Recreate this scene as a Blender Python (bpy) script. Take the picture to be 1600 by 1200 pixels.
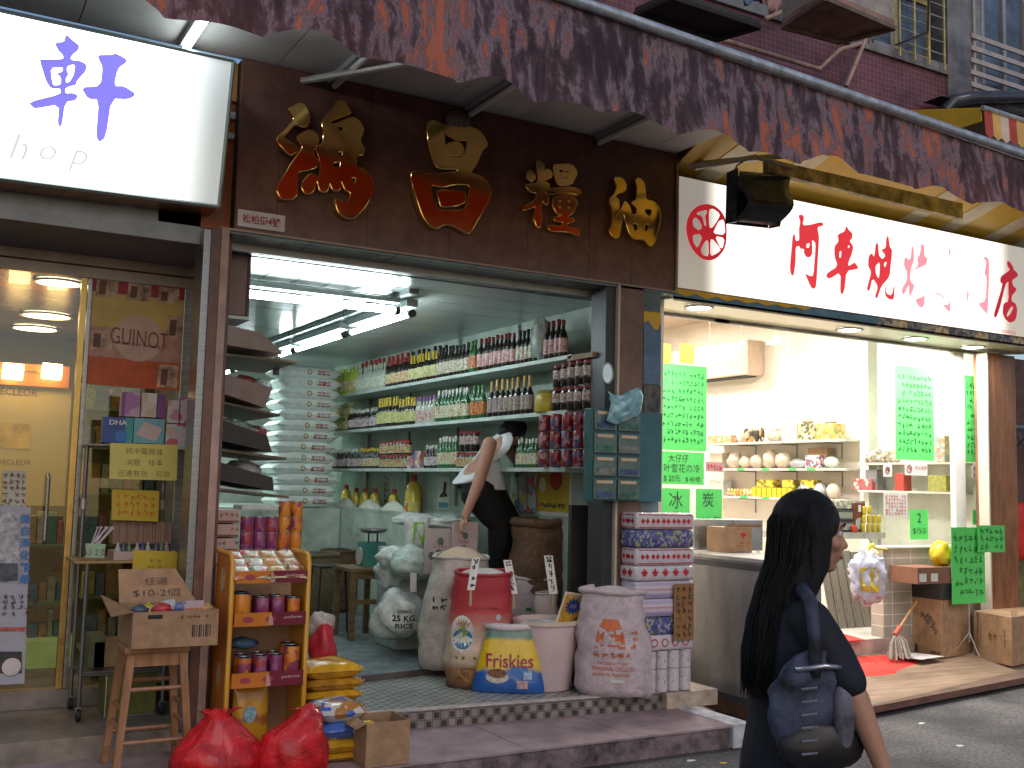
import bpy, bmesh, math, random
from mathutils import Vector, Matrix, noise
from mathutils.bvhtree import BVHTree
for o in list(bpy.data.objects): bpy.data.objects.remove(o)
C = bpy.context.scene.collection
S = bpy.context.scene
# ---------------------------------------------------------------- camera
HC = 1.6; FPX = 1643.0
_v1 = Vector((2911, -230, -FPX)).normalized()
_v2 = Vector((-938, -135, -FPX)); _v2 = (_v2 - _v1*_v2.dot(_v1)).normalized()
_v3 = _v1.cross(_v2)
RM = Matrix((_v1, _v2, _v3))                 # camera axes -> world
cam = bpy.data.cameras.new('camera'); cam.sensor_width = 36; cam.lens = 36*FPX/1600; cam.clip_end = 500; cam.clip_start = .05
co = bpy.data.objects.new('camera', cam); C.objects.link(co)
co.matrix_world = Matrix.Translation((0, 0, HC)) @ RM.to_4x4()
S.camera = co
# ---------------------------------------------------------------- world: dusk sky, no direct sun in the street
w = bpy.data.worlds.new('World'); S.world = w; w.use_nodes = True
nt = w.node_tree; bg = nt.nodes['Background']
sky = nt.nodes.new('ShaderNodeTexSky'); sky.sky_type = 'NISHITA'; sky.sun_disc = False
SUN_EL, SUN_AZ = math.radians(28), math.radians(200)
sky.sun_elevation = SUN_EL; sky.sun_rotation = SUN_AZ
nt.links.new(sky.outputs[0], bg.inputs[0]); bg.inputs[1].default_value = .085
sl = bpy.data.lights.new('sun', 'SUN'); sl.energy = .5; sl.angle = math.radians(25); sl.color = (1, .84, .86)
so = bpy.data.objects.new('sun', sl); C.objects.link(so)
so.rotation_euler = (math.radians(50), 0, math.radians(10)); so.location = (0, -3, 9)
S.view_settings.view_transform = 'Standard'; S.view_settings.look = 'None'; S.view_settings.exposure = .25; S.view_settings.gamma = 1
S.cycles.max_bounces = 7; S.cycles.transparent_max_bounces = 12; S.cycles.caustics_reflective = False; S.cycles.caustics_refractive = False
S.cycles.sample_clamp_indirect = 4; S.cycles.use_denoising = True
R = math.radians
# ---------------------------------------------------------------- pixel of the photo (1600x1200) on the plane axis=val -> world point
def at(px, py, ax, val):
    d = RM @ Vector(((px-800)/FPX, -(py-600)/FPX, -1)); o = Vector((0, 0, HC))
    return o + d*((val-o[ax])/d[ax])
def ay(px, py, Y): return at(px, py, 1, Y)
def ax_(px, py, X): return at(px, py, 0, X)
def az(px, py, Z): return at(px, py, 2, Z)
# ---------------------------------------------------------------- materials
MC = {}
def mat(name, col, rough=.6, metal=0, var=.12, scale=6, bump=0, alpha=1, emit=0, ecol=None, spec=.5, coat=0, stretch=None, trans=0, ior=1.45):
    if name in MC: return MC[name]
    m = bpy.data.materials.new(name); m.use_nodes = True; t = m.node_tree; p = t.nodes['Principled BSDF']
    col = tuple(col); p.inputs['Base Color'].default_value = (*col, 1)
    p.inputs['Roughness'].default_value = rough; p.inputs['Metallic'].default_value = metal
    p.inputs['Specular IOR Level'].default_value = spec; p.inputs['Coat Weight'].default_value = coat
    p.inputs['Transmission Weight'].default_value = trans; p.inputs['IOR'].default_value = ior
    if alpha < 1: p.inputs['Alpha'].default_value = alpha
    if var or bump:
        tc = t.nodes.new('ShaderNodeTexCoord'); mp = t.nodes.new('ShaderNodeMapping'); n = t.nodes.new('ShaderNodeTexNoise')
        t.links.new(tc.outputs['Object'], mp.inputs[0]); t.links.new(mp.outputs[0], n.inputs[0])
        if stretch: mp.inputs['Scale'].default_value = stretch
        n.inputs['Scale'].default_value = scale; n.inputs['Detail'].default_value = 6; n.inputs['Roughness'].default_value = .65
        if var:
            r = t.nodes.new('ShaderNodeMapRange'); r.inputs['From Min'].default_value = .3; r.inputs['From Max'].default_value = .7
            r.inputs['To Min'].default_value = 1-var*1.6; r.inputs['To Max'].default_value = 1+var
            x = t.nodes.new('ShaderNodeMix'); x.data_type = 'RGBA'; x.blend_type = 'MULTIPLY'; x.inputs['Factor'].default_value = 1
            x.inputs['A'].default_value = (*col, 1)
            t.links.new(n.outputs[0], r.inputs[0]); t.links.new(r.outputs[0], x.inputs['B']); t.links.new(x.outputs['Result'], p.inputs['Base Color'])
            rr = t.nodes.new('ShaderNodeMapRange'); rr.inputs['To Min'].default_value = max(.02, rough-.12); rr.inputs['To Max'].default_value = min(1, rough+.12)
            t.links.new(n.outputs[0], rr.inputs[0]); t.links.new(rr.outputs[0], p.inputs['Roughness'])
        if bump:
            b = t.nodes.new('ShaderNodeBump'); b.inputs['Strength'].default_value = bump; b.inputs['Distance'].default_value = .02
            t.links.new(n.outputs[0], b.inputs['Height']); t.links.new(b.outputs[0], p.inputs['Normal'])
    if emit:
        p.inputs['Emission Color'].default_value = (*(ecol or col), 1); p.inputs['Emission Strength'].default_value = emit
    MC[name] = m; return m
def printed(name, cols, scale=30, rough=.4, base=None, stretch=(1, 1, 1), bw=.5, metal=0):
    """cells of ink in several colours, like the small print on a packet"""
    if name in MC: return MC[name]
    m = mat(name, cols[0], rough, metal, var=0); t = m.node_tree; p = t.nodes['Principled BSDF']
    tc = t.nodes.new('ShaderNodeTexCoord'); mp = t.nodes.new('ShaderNodeMapping'); mp.inputs['Scale'].default_value = stretch
    v = t.nodes.new('ShaderNodeTexVoronoi'); v.inputs['Scale'].default_value = scale; v.distance = 'CHEBYCHEV'
    oi = t.nodes.new('ShaderNodeObjectInfo'); ad = t.nodes.new('ShaderNodeVectorMath'); ad.operation = 'ADD'
    t.links.new(tc.outputs['Object'], mp.inputs[0]); t.links.new(mp.outputs[0], ad.inputs[0]); 
    sc = t.nodes.new('ShaderNodeMath'); sc.operation = 'MULTIPLY'; sc.inputs[1].default_value = 3.0
    t.links.new(oi.outputs['Random'], sc.inputs[0]); t.links.new(sc.outputs[0], ad.inputs[1]); t.links.new(ad.outputs[0], v.inputs['Vector'])
    cr = t.nodes.new('ShaderNodeValToRGB'); cr.color_ramp.interpolation = 'CONSTANT'
    el = cr.color_ramp.elements
    while len(el) < len(cols): el.new(0)
    for i, c in enumerate(cols): el[i].position = i/len(cols); el[i].color = (*c, 1)
    sp = t.nodes.new('ShaderNodeSeparateColor'); t.links.new(v.outputs['Color'], sp.inputs[0]); t.links.new(sp.outputs[0], cr.inputs[0])
    t.links.new(cr.outputs[0], p.inputs['Base Color'])
    MC[name] = m; return m
def emis(name, col, s, base=(.8, .8, .8)):
    return mat(name, base, .4, emit=s, ecol=col, var=0)
def glass(name, tint=(1, 1, 1), refl=.12, rough=.0):
    """thin pane: see-through with a real mirror share"""
    if name in MC: return MC[name]
    m = bpy.data.materials.new(name); m.use_nodes = True; t = m.node_tree; t.nodes.remove(t.nodes['Principled BSDF'])
    a = t.nodes.new('ShaderNodeBsdfTransparent'); a.inputs[0].default_value = (*tint, 1)
    g = t.nodes.new('ShaderNodeBsdfGlossy'); g.inputs['Roughness'].default_value = rough
    x = t.nodes.new('ShaderNodeMixShader'); lw = t.nodes.new('ShaderNodeLayerWeight'); lw.inputs[0].default_value = .5
    pw = t.nodes.new('ShaderNodeMath'); pw.operation = 'POWER'; pw.inputs[1].default_value = 4
    ml = t.nodes.new('ShaderNodeMath'); ml.operation = 'MULTIPLY_ADD'; ml.inputs[1].default_value = .8; ml.inputs[2].default_value = .02+refl*.4
    t.links.new(lw.outputs['Facing'], pw.inputs[0]); t.links.new(pw.outputs[0], ml.inputs[0]); t.links.new(ml.outputs[0], x.inputs[0])
    t.links.new(a.outputs[0], x.inputs[1]); t.links.new(g.outputs[0], x.inputs[2]); t.links.new(x.outputs[0], t.nodes['Material Output'].inputs[0])
    MC[name] = m; return m
def nodes(m): return m.node_tree, m.node_tree.nodes['Principled BSDF']
# ---------------------------------------------------------------- mesh accumulator, always in world coordinates
class G:
    def __init__(s): s.v = []; s.f = []
    def add(s, vs, fs):
        b = len(s.v); s.v += [Vector(p) for p in vs]; s.f += [tuple(i+b for i in f) for f in fs]; return s
    def box(s, x0, x1, y0, y1, z0, z1, c=0.0, M=None):
        if x0 > x1: x0, x1 = x1, x0
        if y0 > y1: y0, y1 = y1, y0
        if z0 > z1: z0, z1 = z1, z0
        if c <= 0:
            vs = [(x, y, z) for z in (z0, z1) for y in (y0, y1) for x in (x0, x1)]
            fs = [(0, 2, 3, 1), (4, 5, 7, 6), (0, 1, 5, 4), (2, 6, 7, 3), (0, 4, 6, 2), (1, 3, 7, 5)]
        else:
            c = min(c, (x1-x0)*.45, (y1-y0)*.45, (z1-z0)*.45)
            bm = bmesh.new(); bmesh.ops.create_cube(bm, size=1)
            for v in bm.verts: v.co = Vector(((x0+x1)/2+v.co.x*(x1-x0), (y0+y1)/2+v.co.y*(y1-y0), (z0+z1)/2+v.co.z*(z1-z0)))
            bmesh.ops.bevel(bm, geom=bm.edges[:], offset=c, segments=2, affect='EDGES', profile=.6)
            bm.verts.index_update(); vs = [v.co.copy() for v in bm.verts]; fs = [tuple(v.index for v in f.verts) for f in bm.faces]; bm.free()
        if M: vs = [M @ Vector(p) for p in vs]
        return s.add(vs, fs)
    def quad(s, a, b, c, d): return s.add([a, b, c, d], [(0, 1, 2, 3)])
    def tube(s, pts, r, n=8, closed=False):
        pts = [Vector(p) for p in pts]; rs = r if isinstance(r, (list, tuple)) else [r]*len(pts)
        ring = []; up = None
        for i, p in enumerate(pts):
            a = pts[max(0, i-1)]; b = pts[min(len(pts)-1, i+1)]; d = (b-a).normalized()
            if up is None: up = Vector((0, 0, 1)) if abs(d.z) < .9 else Vector((1, 0, 0))
            u = (up - d*up.dot(d)); u = u.normalized() if u.length > 1e-5 else Vector((1, 0, 0)); up = u; v = d.cross(u)
            ring.append([p + (u*math.cos(k*2*math.pi/n) + v*math.sin(k*2*math.pi/n))*rs[i] for k in range(n)])
        b = len(s.v)
        for rg in ring: s.v += rg
        for i in range(len(ring)-1):
            for k in range(n): s.f.append((b+i*n+k, b+i*n+(k+1) % n, b+(i+1)*n+(k+1) % n, b+(i+1)*n+k))
        s.f.append(tuple(b+k for k in reversed(range(n)))); s.f.append(tuple(b+(len(ring)-1)*n+k for k in range(n)))
        return s
    def lathe(s, cx, cy, z0, prof, n=16, sq=1, pw=2, rot=0, wob=0, seed=0):
        """profile (r,z); sq squashes y; pw>2 makes the section squarish"""
        b = len(s.v)
        for j, (r, z) in enumerate(prof):
            for k in range(n):
                a = 2*math.pi*k/n; ca, sa = math.cos(a), math.sin(a)
                q = (abs(ca)**pw+abs(sa)**pw)**(-1/pw)
                rr = r*q
                if wob: rr *= 1+wob*noise.noise(Vector((ca*2.2+seed, sa*2.2, z*7+seed*3)))
                x, y = rr*ca, rr*sa*sq
                s.v.append(Vector((cx+x*math.cos(rot)-y*math.sin(rot), cy+x*math.sin(rot)+y*math.cos(rot), z0+z)))
        m = len(prof)
        for i in range(m-1):
            for k in range(n): s.f.append((b+i*n+k, b+i*n+(k+1) % n, b+(i+1)*n+(k+1) % n, b+(i+1)*n+k))
        if prof[0] == prof[-1]: return s
        if prof[0][0] > 1e-4: s.f.append(tuple(b+k for k in reversed(range(n))))
        if prof[-1][0] > 1e-4: s.f.append(tuple(b+(m-1)*n+k for k in range(n)))
        return s
    def prism(s, pts, vec):
        pts = [Vector(p) for p in pts]; n = len(pts); b = len(s.v); vec = Vector(vec)
        s.v += pts + [p+vec for p in pts]
        s.f.append(tuple(b+i for i in range(n))); s.f.append(tuple(b+n+i for i in reversed(range(n))))
        for i in range(n): s.f.append((b+i, b+n+i, b+n+(i+1) % n, b+(i+1) % n))
        return s
    def grid(s, fn, nu, nv):
        b = len(s.v)
        for j in range(nv+1):
            for i in range(nu+1): s.v.append(Vector(fn(i/nu, j/nv)))
        for j in range(nv):
            for i in range(nu):
                a = b+j*(nu+1)+i; s.f.append((a, a+1, a+nu+2, a+nu+1))
        return s
    def ball(s, c, r, n=12, m=8, sc=(1, 1, 1), wob=0, seed=0, M=None, f=3):
        vs = []
        for j in range(1, m):
            t = math.pi*j/m
            for k in range(n):
                a = 2*math.pi*k/n; d = Vector((math.sin(t)*math.cos(a), math.sin(t)*math.sin(a), math.cos(t)))
                vs.append(d)
        vs += [Vector((0, 0, 1)), Vector((0, 0, -1))]
        out = []
        for d in vs:
            q = 1+(wob*noise.noise(d*f+Vector((seed*3.1, seed, 0))) if wob else 0)
            p = Vector((d.x*sc[0], d.y*sc[1], d.z*sc[2]))*r*q
            if M: p = M @ p
            out.append(p+Vector(c))
        fs = []
        for j in range(m-2):
            for k in range(n): fs.append((j*n+k, (j+1)*n+k, (j+1)*n+(k+1) % n, j*n+(k+1) % n))
        T = len(vs)-2
        for k in range(n): fs.append((T, k, (k+1) % n)); fs.append((T+1, (m-2)*n+(k+1) % n, (m-2)*n+k))
        return s.add(out, fs)
    def xf(s, M): s.v = [M @ p for p in s.v]; return s
    def bb(s):
        return [min(p[i] for p in s.v) for i in range(3)], [max(p[i] for p in s.v) for i in range(3)]
def wloc(o):
    v = Vector((0, 0, 0))
    while o is not None: v += Vector(o.location); o = o.parent
    return v
def tag(o, label=None, cat=None, group=None, kind=None):
    if label: o['label'] = label
    if cat: o['category'] = cat
    if group: o['group'] = group
    if kind: o['kind'] = kind
    return o
def ob(name, g, m, parent=None, smooth=False, label=None, cat=None, group=None, kind=None, fixn=True):
    if parent is not None: org = wloc(parent)
    else:
        lo, hi = g.bb(); org = Vector(((lo[0]+hi[0])/2, (lo[1]+hi[1])/2, lo[2]))
    me = bpy.data.meshes.new(name); me.from_pydata([p-org for p in g.v], [], g.f)
    if fixn:
        bm = bmesh.new(); bm.from_mesh(me); bmesh.ops.recalc_face_normals(bm, faces=bm.faces[:]); bm.to_mesh(me); bm.free()
    if m is not None: me.materials.append(m)
    if smooth:
        me.polygons.foreach_set('use_smooth', [True]*len(me.polygons))
        if smooth != 2: me.set_sharp_from_angle(angle=R(38 if smooth is True else smooth))
    o = bpy.data.objects.new(name, me); C.objects.link(o)
    if parent is not None: o.parent = parent
    else: o.location = org
    return tag(o, label, cat, group, kind)
def thing(name, loc, label, cat, group=None, kind=None):
    o = bpy.data.objects.new(name, None); C.objects.link(o); o.location = loc; o.empty_display_size = .1
    return tag(o, label, cat, group, kind)
KIDS = {}
def kids(o): return list(o.children)
def dup(root, loc, rotz=None, label=None, group=None, scale=None, ch=None):
    ch = ch if ch is not None else tree(root)
    r = root.copy(); C.objects.link(r); r.location = loc
    if rotz is not None: r.rotation_euler = (0, 0, rotz)
    if scale: r.scale = scale
    if label: r['label'] = label
    if group: r['group'] = group
    for c, sub in ch:
        k = c.copy(); C.objects.link(k); k.parent = r
        for d, _ in sub:
            e = d.copy(); C.objects.link(e); e.parent = k
    return r
def tree(o): return [(c, [(d, []) for d in kids(c)]) for c in kids(o)]
def lamp(kind, loc, energy, parent, size=.1, col=(1, 1, 1), rot=(0, 0, 0), sy=None, spot=None, name='bulb'):
    l = bpy.data.lights.new(name, kind); l.energy = energy; l.color = col
    if kind == 'AREA':
        l.size = size
        if sy: l.shape = 'RECTANGLE'; l.size_y = sy
        else: l.shape = 'DISK'
    elif kind == 'SPOT': l.shadow_soft_size = size; l.spot_size = spot or 1.5; l.spot_blend = .6
    else: l.shadow_soft_size = size
    o = bpy.data.objects.new(name, l); C.objects.link(o); o.parent = parent; o.location = Vector(loc)-wloc(parent); o.rotation_euler = rot
    return o
# ---------------------------------------------------------------- writing
TX = {}
def tmesh(s, bold=0, italic=0):
    k = (s, bold, italic)
    if k not in TX:
        c = bpy.data.curves.new('t', 'FONT'); c.body = s; c.size = 1; c.offset = bold; c.resolution_u = 3; c.shear = italic
        o = bpy.data.objects.new('t', c); C.objects.link(o)
        me = bpy.data.meshes.new_from_object(o.evaluated_get(bpy.context.evaluated_depsgraph_get()))
        vs = [v.co.copy() for v in me.vertices]; fs = [tuple(p.vertices) for p in me.polygons]
        bpy.data.objects.remove(o); bpy.data.meshes.remove(me)
        lo = [min(v[i] for v in vs) for i in (0, 1)]; hi = [max(v[i] for v in vs) for i in (0, 1)]
        TX[k] = ([(v.x-(lo[0]+hi[0])/2, v.y-(lo[1]+hi[1])/2) for v in vs], fs, hi[0]-lo[0], hi[1]-lo[1])
    return TX[k]
def gtext(g, s, c, u, v, w=None, h=None, bold=0, italic=0, lift=.0015):
    vs, fs, W, H = tmesh(s, bold, italic); u = Vector(u).normalized(); v = Vector(v).normalized(); n = u.cross(v)
    sx = w/W if w else h/H; sy = h/H if h else sx
    if not w: sx = sy
    return g.add([Vector(c)+u*(a*sx)+v*(b*sy)+n*lift for a, b in vs], fs)
def scribble(g, c, u, v, w, h, rows, cols, seed=0, lw=.004, lift=.0015, fill=.92):
    """illegible handwriting: a few pen strokes in every character cell"""
    rnd = random.Random(seed); u = Vector(u).normalized(); v = Vector(v).normalized(); n = u.cross(v)
    cw, ch = w/cols, h/rows; k = 0
    for r in range(rows):
        for q in range(cols):
            if rnd.random() > fill: continue
            ox, oy = -w/2+(q+.5)*cw, h/2-(r+.5)*ch
            for _ in range(rnd.choice((3, 4, 5))):
                t = rnd.choice((0, 0, 90, 90, 55, -50)); t = R(t+rnd.uniform(-9, 9)); L = rnd.uniform(.35, .8)*min(cw, ch)
                px, py = ox+rnd.uniform(-.25, .25)*cw, oy+rnd.uniform(-.25, .25)*ch
                dx, dy = math.cos(t)*L/2, math.sin(t)*L/2; ex, ey = -math.sin(t)*lw/2, math.cos(t)*lw/2; k += 1
                P = [Vector(c)+u*(px+a*dx+b*ex)+v*(py+a*dy+b*ey)+n*(lift+(k % 7)*.00012) for a, b in ((-1, -1), (1, -1), (1, 1), (-1, 1))]
                g.quad(*P)
    return g
def wrap(g, target, d, lift=.002, cuts=0):
    """lay a flat print onto the curved surface of target, looking along d"""
    bv = BVHTree.FromPolygons([tuple(p) for p in target.v], target.f); d = Vector(d).normalized()
    if cuts:
        bm = bmesh.new(); vs = [bm.verts.new(p) for p in g.v]
        for f in g.f:
            try: bm.faces.new([vs[i] for i in f])
            except ValueError: pass
        bmesh.ops.triangulate(bm, faces=bm.faces[:])
        for _ in range(cuts): bmesh.ops.subdivide_edges(bm, edges=[e for e in bm.edges if e.calc_length() > .02], cuts=1)
        bm.verts.index_update(); g.v = [v.co.copy() for v in bm.verts]; g.f = [tuple(v.index for v in f.verts) for f in bm.faces]; bm.free()
    out = []; last = 0
    for p in g.v:
        o = p-d*1.0; hit = bv.ray_cast(o, d)
        if hit[0] is not None: out.append(hit[0]-d*lift); last = (hit[0]-p).dot(d)
        else: out.append(p+d*(last-lift))
    g.v = out; return g
def outline(parent, name, polys, box, s, Y, m, depth=.0, bevel=0, off=0.0, label=None):
    """filled shape(s) with holes traced on the facade plane y=Y (even-odd), given real thickness"""
    cu = bpy.data.curves.new(name, 'CURVE'); cu.dimensions = '2D'; cu.fill_mode = 'BOTH' if depth else 'FRONT'; cu.extrude = depth/2; cu.bevel_depth = bevel; cu.bevel_resolution = 2
    pts = [[ay(box[0]+x/s, box[1]+y/s, Y) for x, y in p] for p in polys]
    for p in pts:
        q = []
        for i in range(len(p)):                       # corner-cutting once: brush-like rounded outline
            a, b = p[i], p[(i+1) % len(p)]; q += [a*.8+b*.2, a*.2+b*.8]
        sp = cu.splines.new('POLY'); sp.points.add(len(q)-1); sp.use_cyclic_u = True
        for i, t in enumerate(q): sp.points[i].co = (t.x, t.z, 0, 1)
    o = bpy.data.objects.new('t', cu); C.objects.link(o)
    me = bpy.data.meshes.new_from_object(o.evaluated_get(bpy.context.evaluated_depsgraph_get()))
    g = G(); g.v = [Vector((v.co.x, Y-off-depth/2-v.co.z, v.co.y)) for v in me.vertices]; g.f = [tuple(reversed(p.vertices)) for p in me.polygons]
    bpy.data.objects.remove(o); bpy.data.meshes.remove(me)
    return ob(name, g, m, parent, smooth=25 if bevel else False, fixn=False, label=label)
def fr(x0, y0, x1, y1, Y):
    """metric rectangle (X0,X1,Z0,Z1) on the plane y=Y under a rectangle measured in the photo"""
    ym, xm = (y0+y1)/2, (x0+x1)/2
    return ay(x0, ym, Y).x, ay(x1, ym, Y).x, ay(xm, y1, Y).z, ay(xm, y0, Y).z
def pb(x0, y0, x1, y1, Y, d, c=0.0, g=None):
    a, b, c0, c1 = fr(x0, y0, x1, y1, Y); return (g or G()).box(a, b, Y, Y+d, c0, c1, c=c)
UX, UZ = Vector((1, 0, 0)), Vector((0, 0, 1))
def card(name, corners, m, label=None, cat=None, group=None, parent=None, th=.002):
    """sheet of paper or card from four points, with thickness"""
    c = [Vector(p) for p in corners]; n = (c[1]-c[0]).cross(c[3]-c[0]).normalized()
    return ob(name, G().prism(c, -n*th), m, parent, label=label, cat=cat, group=group)
def carton(g, x0, x1, y0, y1, z0, z1, t=.006, open_=True):
    """open box of board: four sides and a bottom"""
    g.box(x0, x1, y0, y0+t, z0, z1); g.box(x0, x1, y1-t, y1, z0, z1); g.box(x0, x0+t, y0+t, y1-t, z0, z1); g.box(x1-t, x1, y0+t, y1-t, z0, z1); g.box(x0+t, x1-t, y0+t, y1-t, z0, z0+t); return g
board = mat('cardboard', (.36, .22, .125), .8, var=.18, scale=14, bump=.06)
boardd = mat('cardboard_inside', (.26, .16, .09), .85, var=.15)
ink = mat('black_ink', (.03, .03, .035), .6, var=0)
redink = mat('red_ink', (.5, .03, .03), .6, var=0)
# ================================================================ surfaces of the setting
def tiles(name, cols, grout, sx, sz, plane='xz', rough=.4, off=0, mort=.06, dot=None, dirt=.25, ds=3, bump=.3, dotr=.22, alt=True):
    m = mat(name, cols[0], rough, var=0); t, p = nodes(m); L = t.links.new; N = t.nodes.new
    tc = N('ShaderNodeTexCoord'); sp = N('ShaderNodeSeparateXYZ'); cb = N('ShaderNodeCombineXYZ'); L(tc.outputs['Object'], sp.inputs[0])
    a, b = {'xz': ('X', 'Z'), 'xy': ('X', 'Y'), 'yz': ('Y', 'Z')}[plane]
    L(sp.outputs[a], cb.inputs[0]); L(sp.outputs[b], cb.inputs[1])
    br = N('ShaderNodeTexBrick'); br.offset = off; br.inputs['Color1'].default_value = (*cols[0], 1); br.inputs['Color2'].default_value = (*cols[-1], 1)
    br.inputs['Mortar'].default_value = (*grout, 1); br.inputs['Scale'].default_value = 1; br.inputs['Mortar Size'].default_value = mort*sz*.5
    br.inputs['Brick Width'].default_value = sx; br.inputs['Row Height'].default_value = sz; br.inputs['Mortar Smooth'].default_value = .1
    L(cb.outputs[0], br.inputs['Vector']); out = br.outputs[0]
    if dot:
        def M(op, i, v=None, j=None):
            q = N('ShaderNodeMath'); q.operation = op; L(i, q.inputs[0])
            if v is not None: q.inputs[1].default_value = v
            if j is not None: L(j, q.inputs[1])
            return q.outputs[0]
        u = M('DIVIDE', sp.outputs[a], sx); v = M('DIVIDE', sp.outputs[b], sz)
        fu = M('ABSOLUTE', M('SUBTRACT', M('FRACT', u), .5)); fv = M('ABSOLUTE', M('SUBTRACT', M('FRACT', v), .5))
        ins = M('LESS_THAN', M('MAXIMUM', fu, None, fv), dotr)
        if alt:
            par = M('MODULO', M('ADD', M('FLOOR', u), None, M('FLOOR', v)), 2); ins = M('MULTIPLY', ins, None, M('GREATER_THAN', M('ABSOLUTE', par), .5))
        x = N('ShaderNodeMix'); x.data_type = 'RGBA'; L(ins, x.inputs['Factor']); L(out, x.inputs['A']); x.inputs['B'].default_value = (*dot, 1); out = x.outputs['Result']
    n = N('ShaderNodeTexNoise'); n.inputs['Scale'].default_value = ds; n.inputs['Detail'].default_value = 7; n.inputs['Roughness'].default_value = .7; L(tc.outputs['Object'], n.inputs[0])
    r = N('ShaderNodeMapRange'); r.inputs['From Min'].default_value = .35; r.inputs['From Max'].default_value = .65; r.inputs['To Min'].default_value = 1-dirt*1.5; r.inputs['To Max'].default_value = 1.05
    L(n.outputs[0], r.inputs[0]); y = N('ShaderNodeMix'); y.data_type = 'RGBA'; y.blend_type = 'MULTIPLY'; y.inputs['Factor'].default_value = 1
    L(out, y.inputs['A']); L(r.outputs[0], y.inputs['B']); L(y.outputs['Result'], p.inputs['Base Color'])
    if bump:
        bu = N('ShaderNodeBump'); bu.inputs['Strength'].default_value = bump; bu.inputs['Distance'].default_value = .004
        iv = N('ShaderNodeMath'); iv.operation = 'SUBTRACT'; iv.inputs[0].default_value = 1; L(br.outputs['Fac'], iv.inputs[1]); L(iv.outputs[0], bu.inputs['Height']); L(bu.outputs[0], p.inputs['Normal'])
    r2 = N('ShaderNodeMapRange'); r2.inputs['To Min'].default_value = rough+.2; r2.inputs['To Max'].default_value = rough-.15; L(n.outputs[0], r2.inputs[0]); L(r2.outputs[0], p.inputs['Roughness'])
    return m
asph = mat('asphalt', (.13, .122, .125), .85, var=.5, scale=40, bump=.8)
t, p = nodes(asph)                                       # pale grit and flattened litter specks
n2 = t.nodes.new('ShaderNodeTexVoronoi'); n2.inputs['Scale'].default_value = 75; n2.inputs['Randomness'].default_value = 1
rr = t.nodes.new('ShaderNodeMapRange'); rr.inputs['From Min'].default_value = .0; rr.inputs['From Max'].default_value = .22; rr.inputs['To Min'].default_value = 1; rr.inputs['To Max'].default_value = 0
mx = t.nodes.new('ShaderNodeMix'); mx.data_type = 'RGBA'; src = p.inputs['Base Color'].links[0].from_socket
tc = [n for n in t.nodes if n.type == 'TEX_COORD'][0]; t.links.new(tc.outputs['Object'], n2.inputs['Vector']); t.links.new(n2.outputs['Distance'], rr.inputs[0])
t.links.new(rr.outputs[0], mx.inputs['Factor']); t.links.new(src, mx.inputs['A']); mx.inputs['B'].default_value = (.24, .22, .21, 1)
n9 = t.nodes.new('ShaderNodeTexNoise'); n9.inputs['Scale'].default_value = 1.6; n9.inputs['Detail'].default_value = 8; t.links.new(tc.outputs['Object'], n9.inputs[0]); r9 = t.nodes.new('ShaderNodeMapRange'); r9.inputs['From Min'].default_value = .35; r9.inputs['From Max'].default_value = .62; r9.inputs['To Min'].default_value = .45; r9.inputs['To Max'].default_value = 1.15; t.links.new(n9.outputs[0], r9.inputs[0]); x9 = t.nodes.new('ShaderNodeMix'); x9.data_type = 'RGBA'; x9.blend_type = 'MULTIPLY'; x9.inputs['Factor'].default_value = 1; t.links.new(mx.outputs['Result'], x9.inputs['A']); t.links.new(r9.outputs[0], x9.inputs['B']); t.links.new(x9.outputs['Result'], p.inputs['Base Color'])
slabm = mat('worn_granite', (.33, .245, .255), .5, var=.3, scale=3.5, bump=.1)
def riser_stain(): pass
slabside = mat('stained_granite', (.2, .15, .165), .7, var=.55, scale=7, bump=.25)
whitest = mat('white_stone', (.5, .5, .54), .6, var=.35, scale=9)
risert = tiles('patterned_riser_tile', [(.33, .28, .24), (.26, .22, .2)], (.1, .085, .08), .05, .05, 'xz', dot=(.06, .05, .05), dotr=.36, dirt=.3, ds=9, mort=.12)
floort = tiles('entrance_mosaic', [(.4, .41, .38), (.33, .35, .33)], (.13, .13, .12), .055, .04, 'xy', dot=(.06, .06, .06), dotr=.3, dirt=.3, ds=4, off=.5, mort=.1)
inft = tiles('blue_grey_mosaic', [(.2, .25, .26), (.28, .33, .33)], (.1, .12, .13), .03, .03, 'xy', dirt=.4, ds=5, mort=.16)
beige = mat('beige_stone', (.42, .34, .27), .6, var=.25, scale=12)

def gbox(*a, c=0): return G().box(*a, c=c)
ob('street', G().quad((-40, -30, 0), (60, -30, 0), (60, 30, 0), (-40, 30, 0)), asph, kind='structure')
# low granite step along the shop fronts
f0, f1 = az(1145, 1135, .13), az(640, 1196, .13)
yl = f0.y+(f1.y-f0.y)*(-4-f0.x)/(f1.x-f0.x)
stp = G().prism([(4.555, f0.y, 0.002), (-4, yl, 0.002), (-4, 7.2, 0.002), (4.555, 7.2, 0.002)], (0, 0, .126))
step = ob('front_step', stp, slabside, kind='structure')
top = G().prism([(4.56, f0.y-.012, .128), (-4, yl-.012, .128), (-4, 7.2, .128), (4.56, 7.2, .128)], (0, 0, .012))
ob('step_top', top, slabm, step)
gs = G()
for k in range(7):
    x = 4.56-k*.74-.74; y0 = f0.y+(f1.y-f0.y)*(x-f0.x)/(f1.x-f0.x)
    gs.box(x-.0015, x+.0015, y0-.012, 5.74, .14, .1412)
ob('joint', gs, mat('joint_dark', (.12, .1, .1), .9, var=0), step)
tag(ob('step_end_stone', gbox(4.56, 4.72, f0.y-.03, 6.25, .002, .146, c=.006), whitest), kind='structure')
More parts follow.
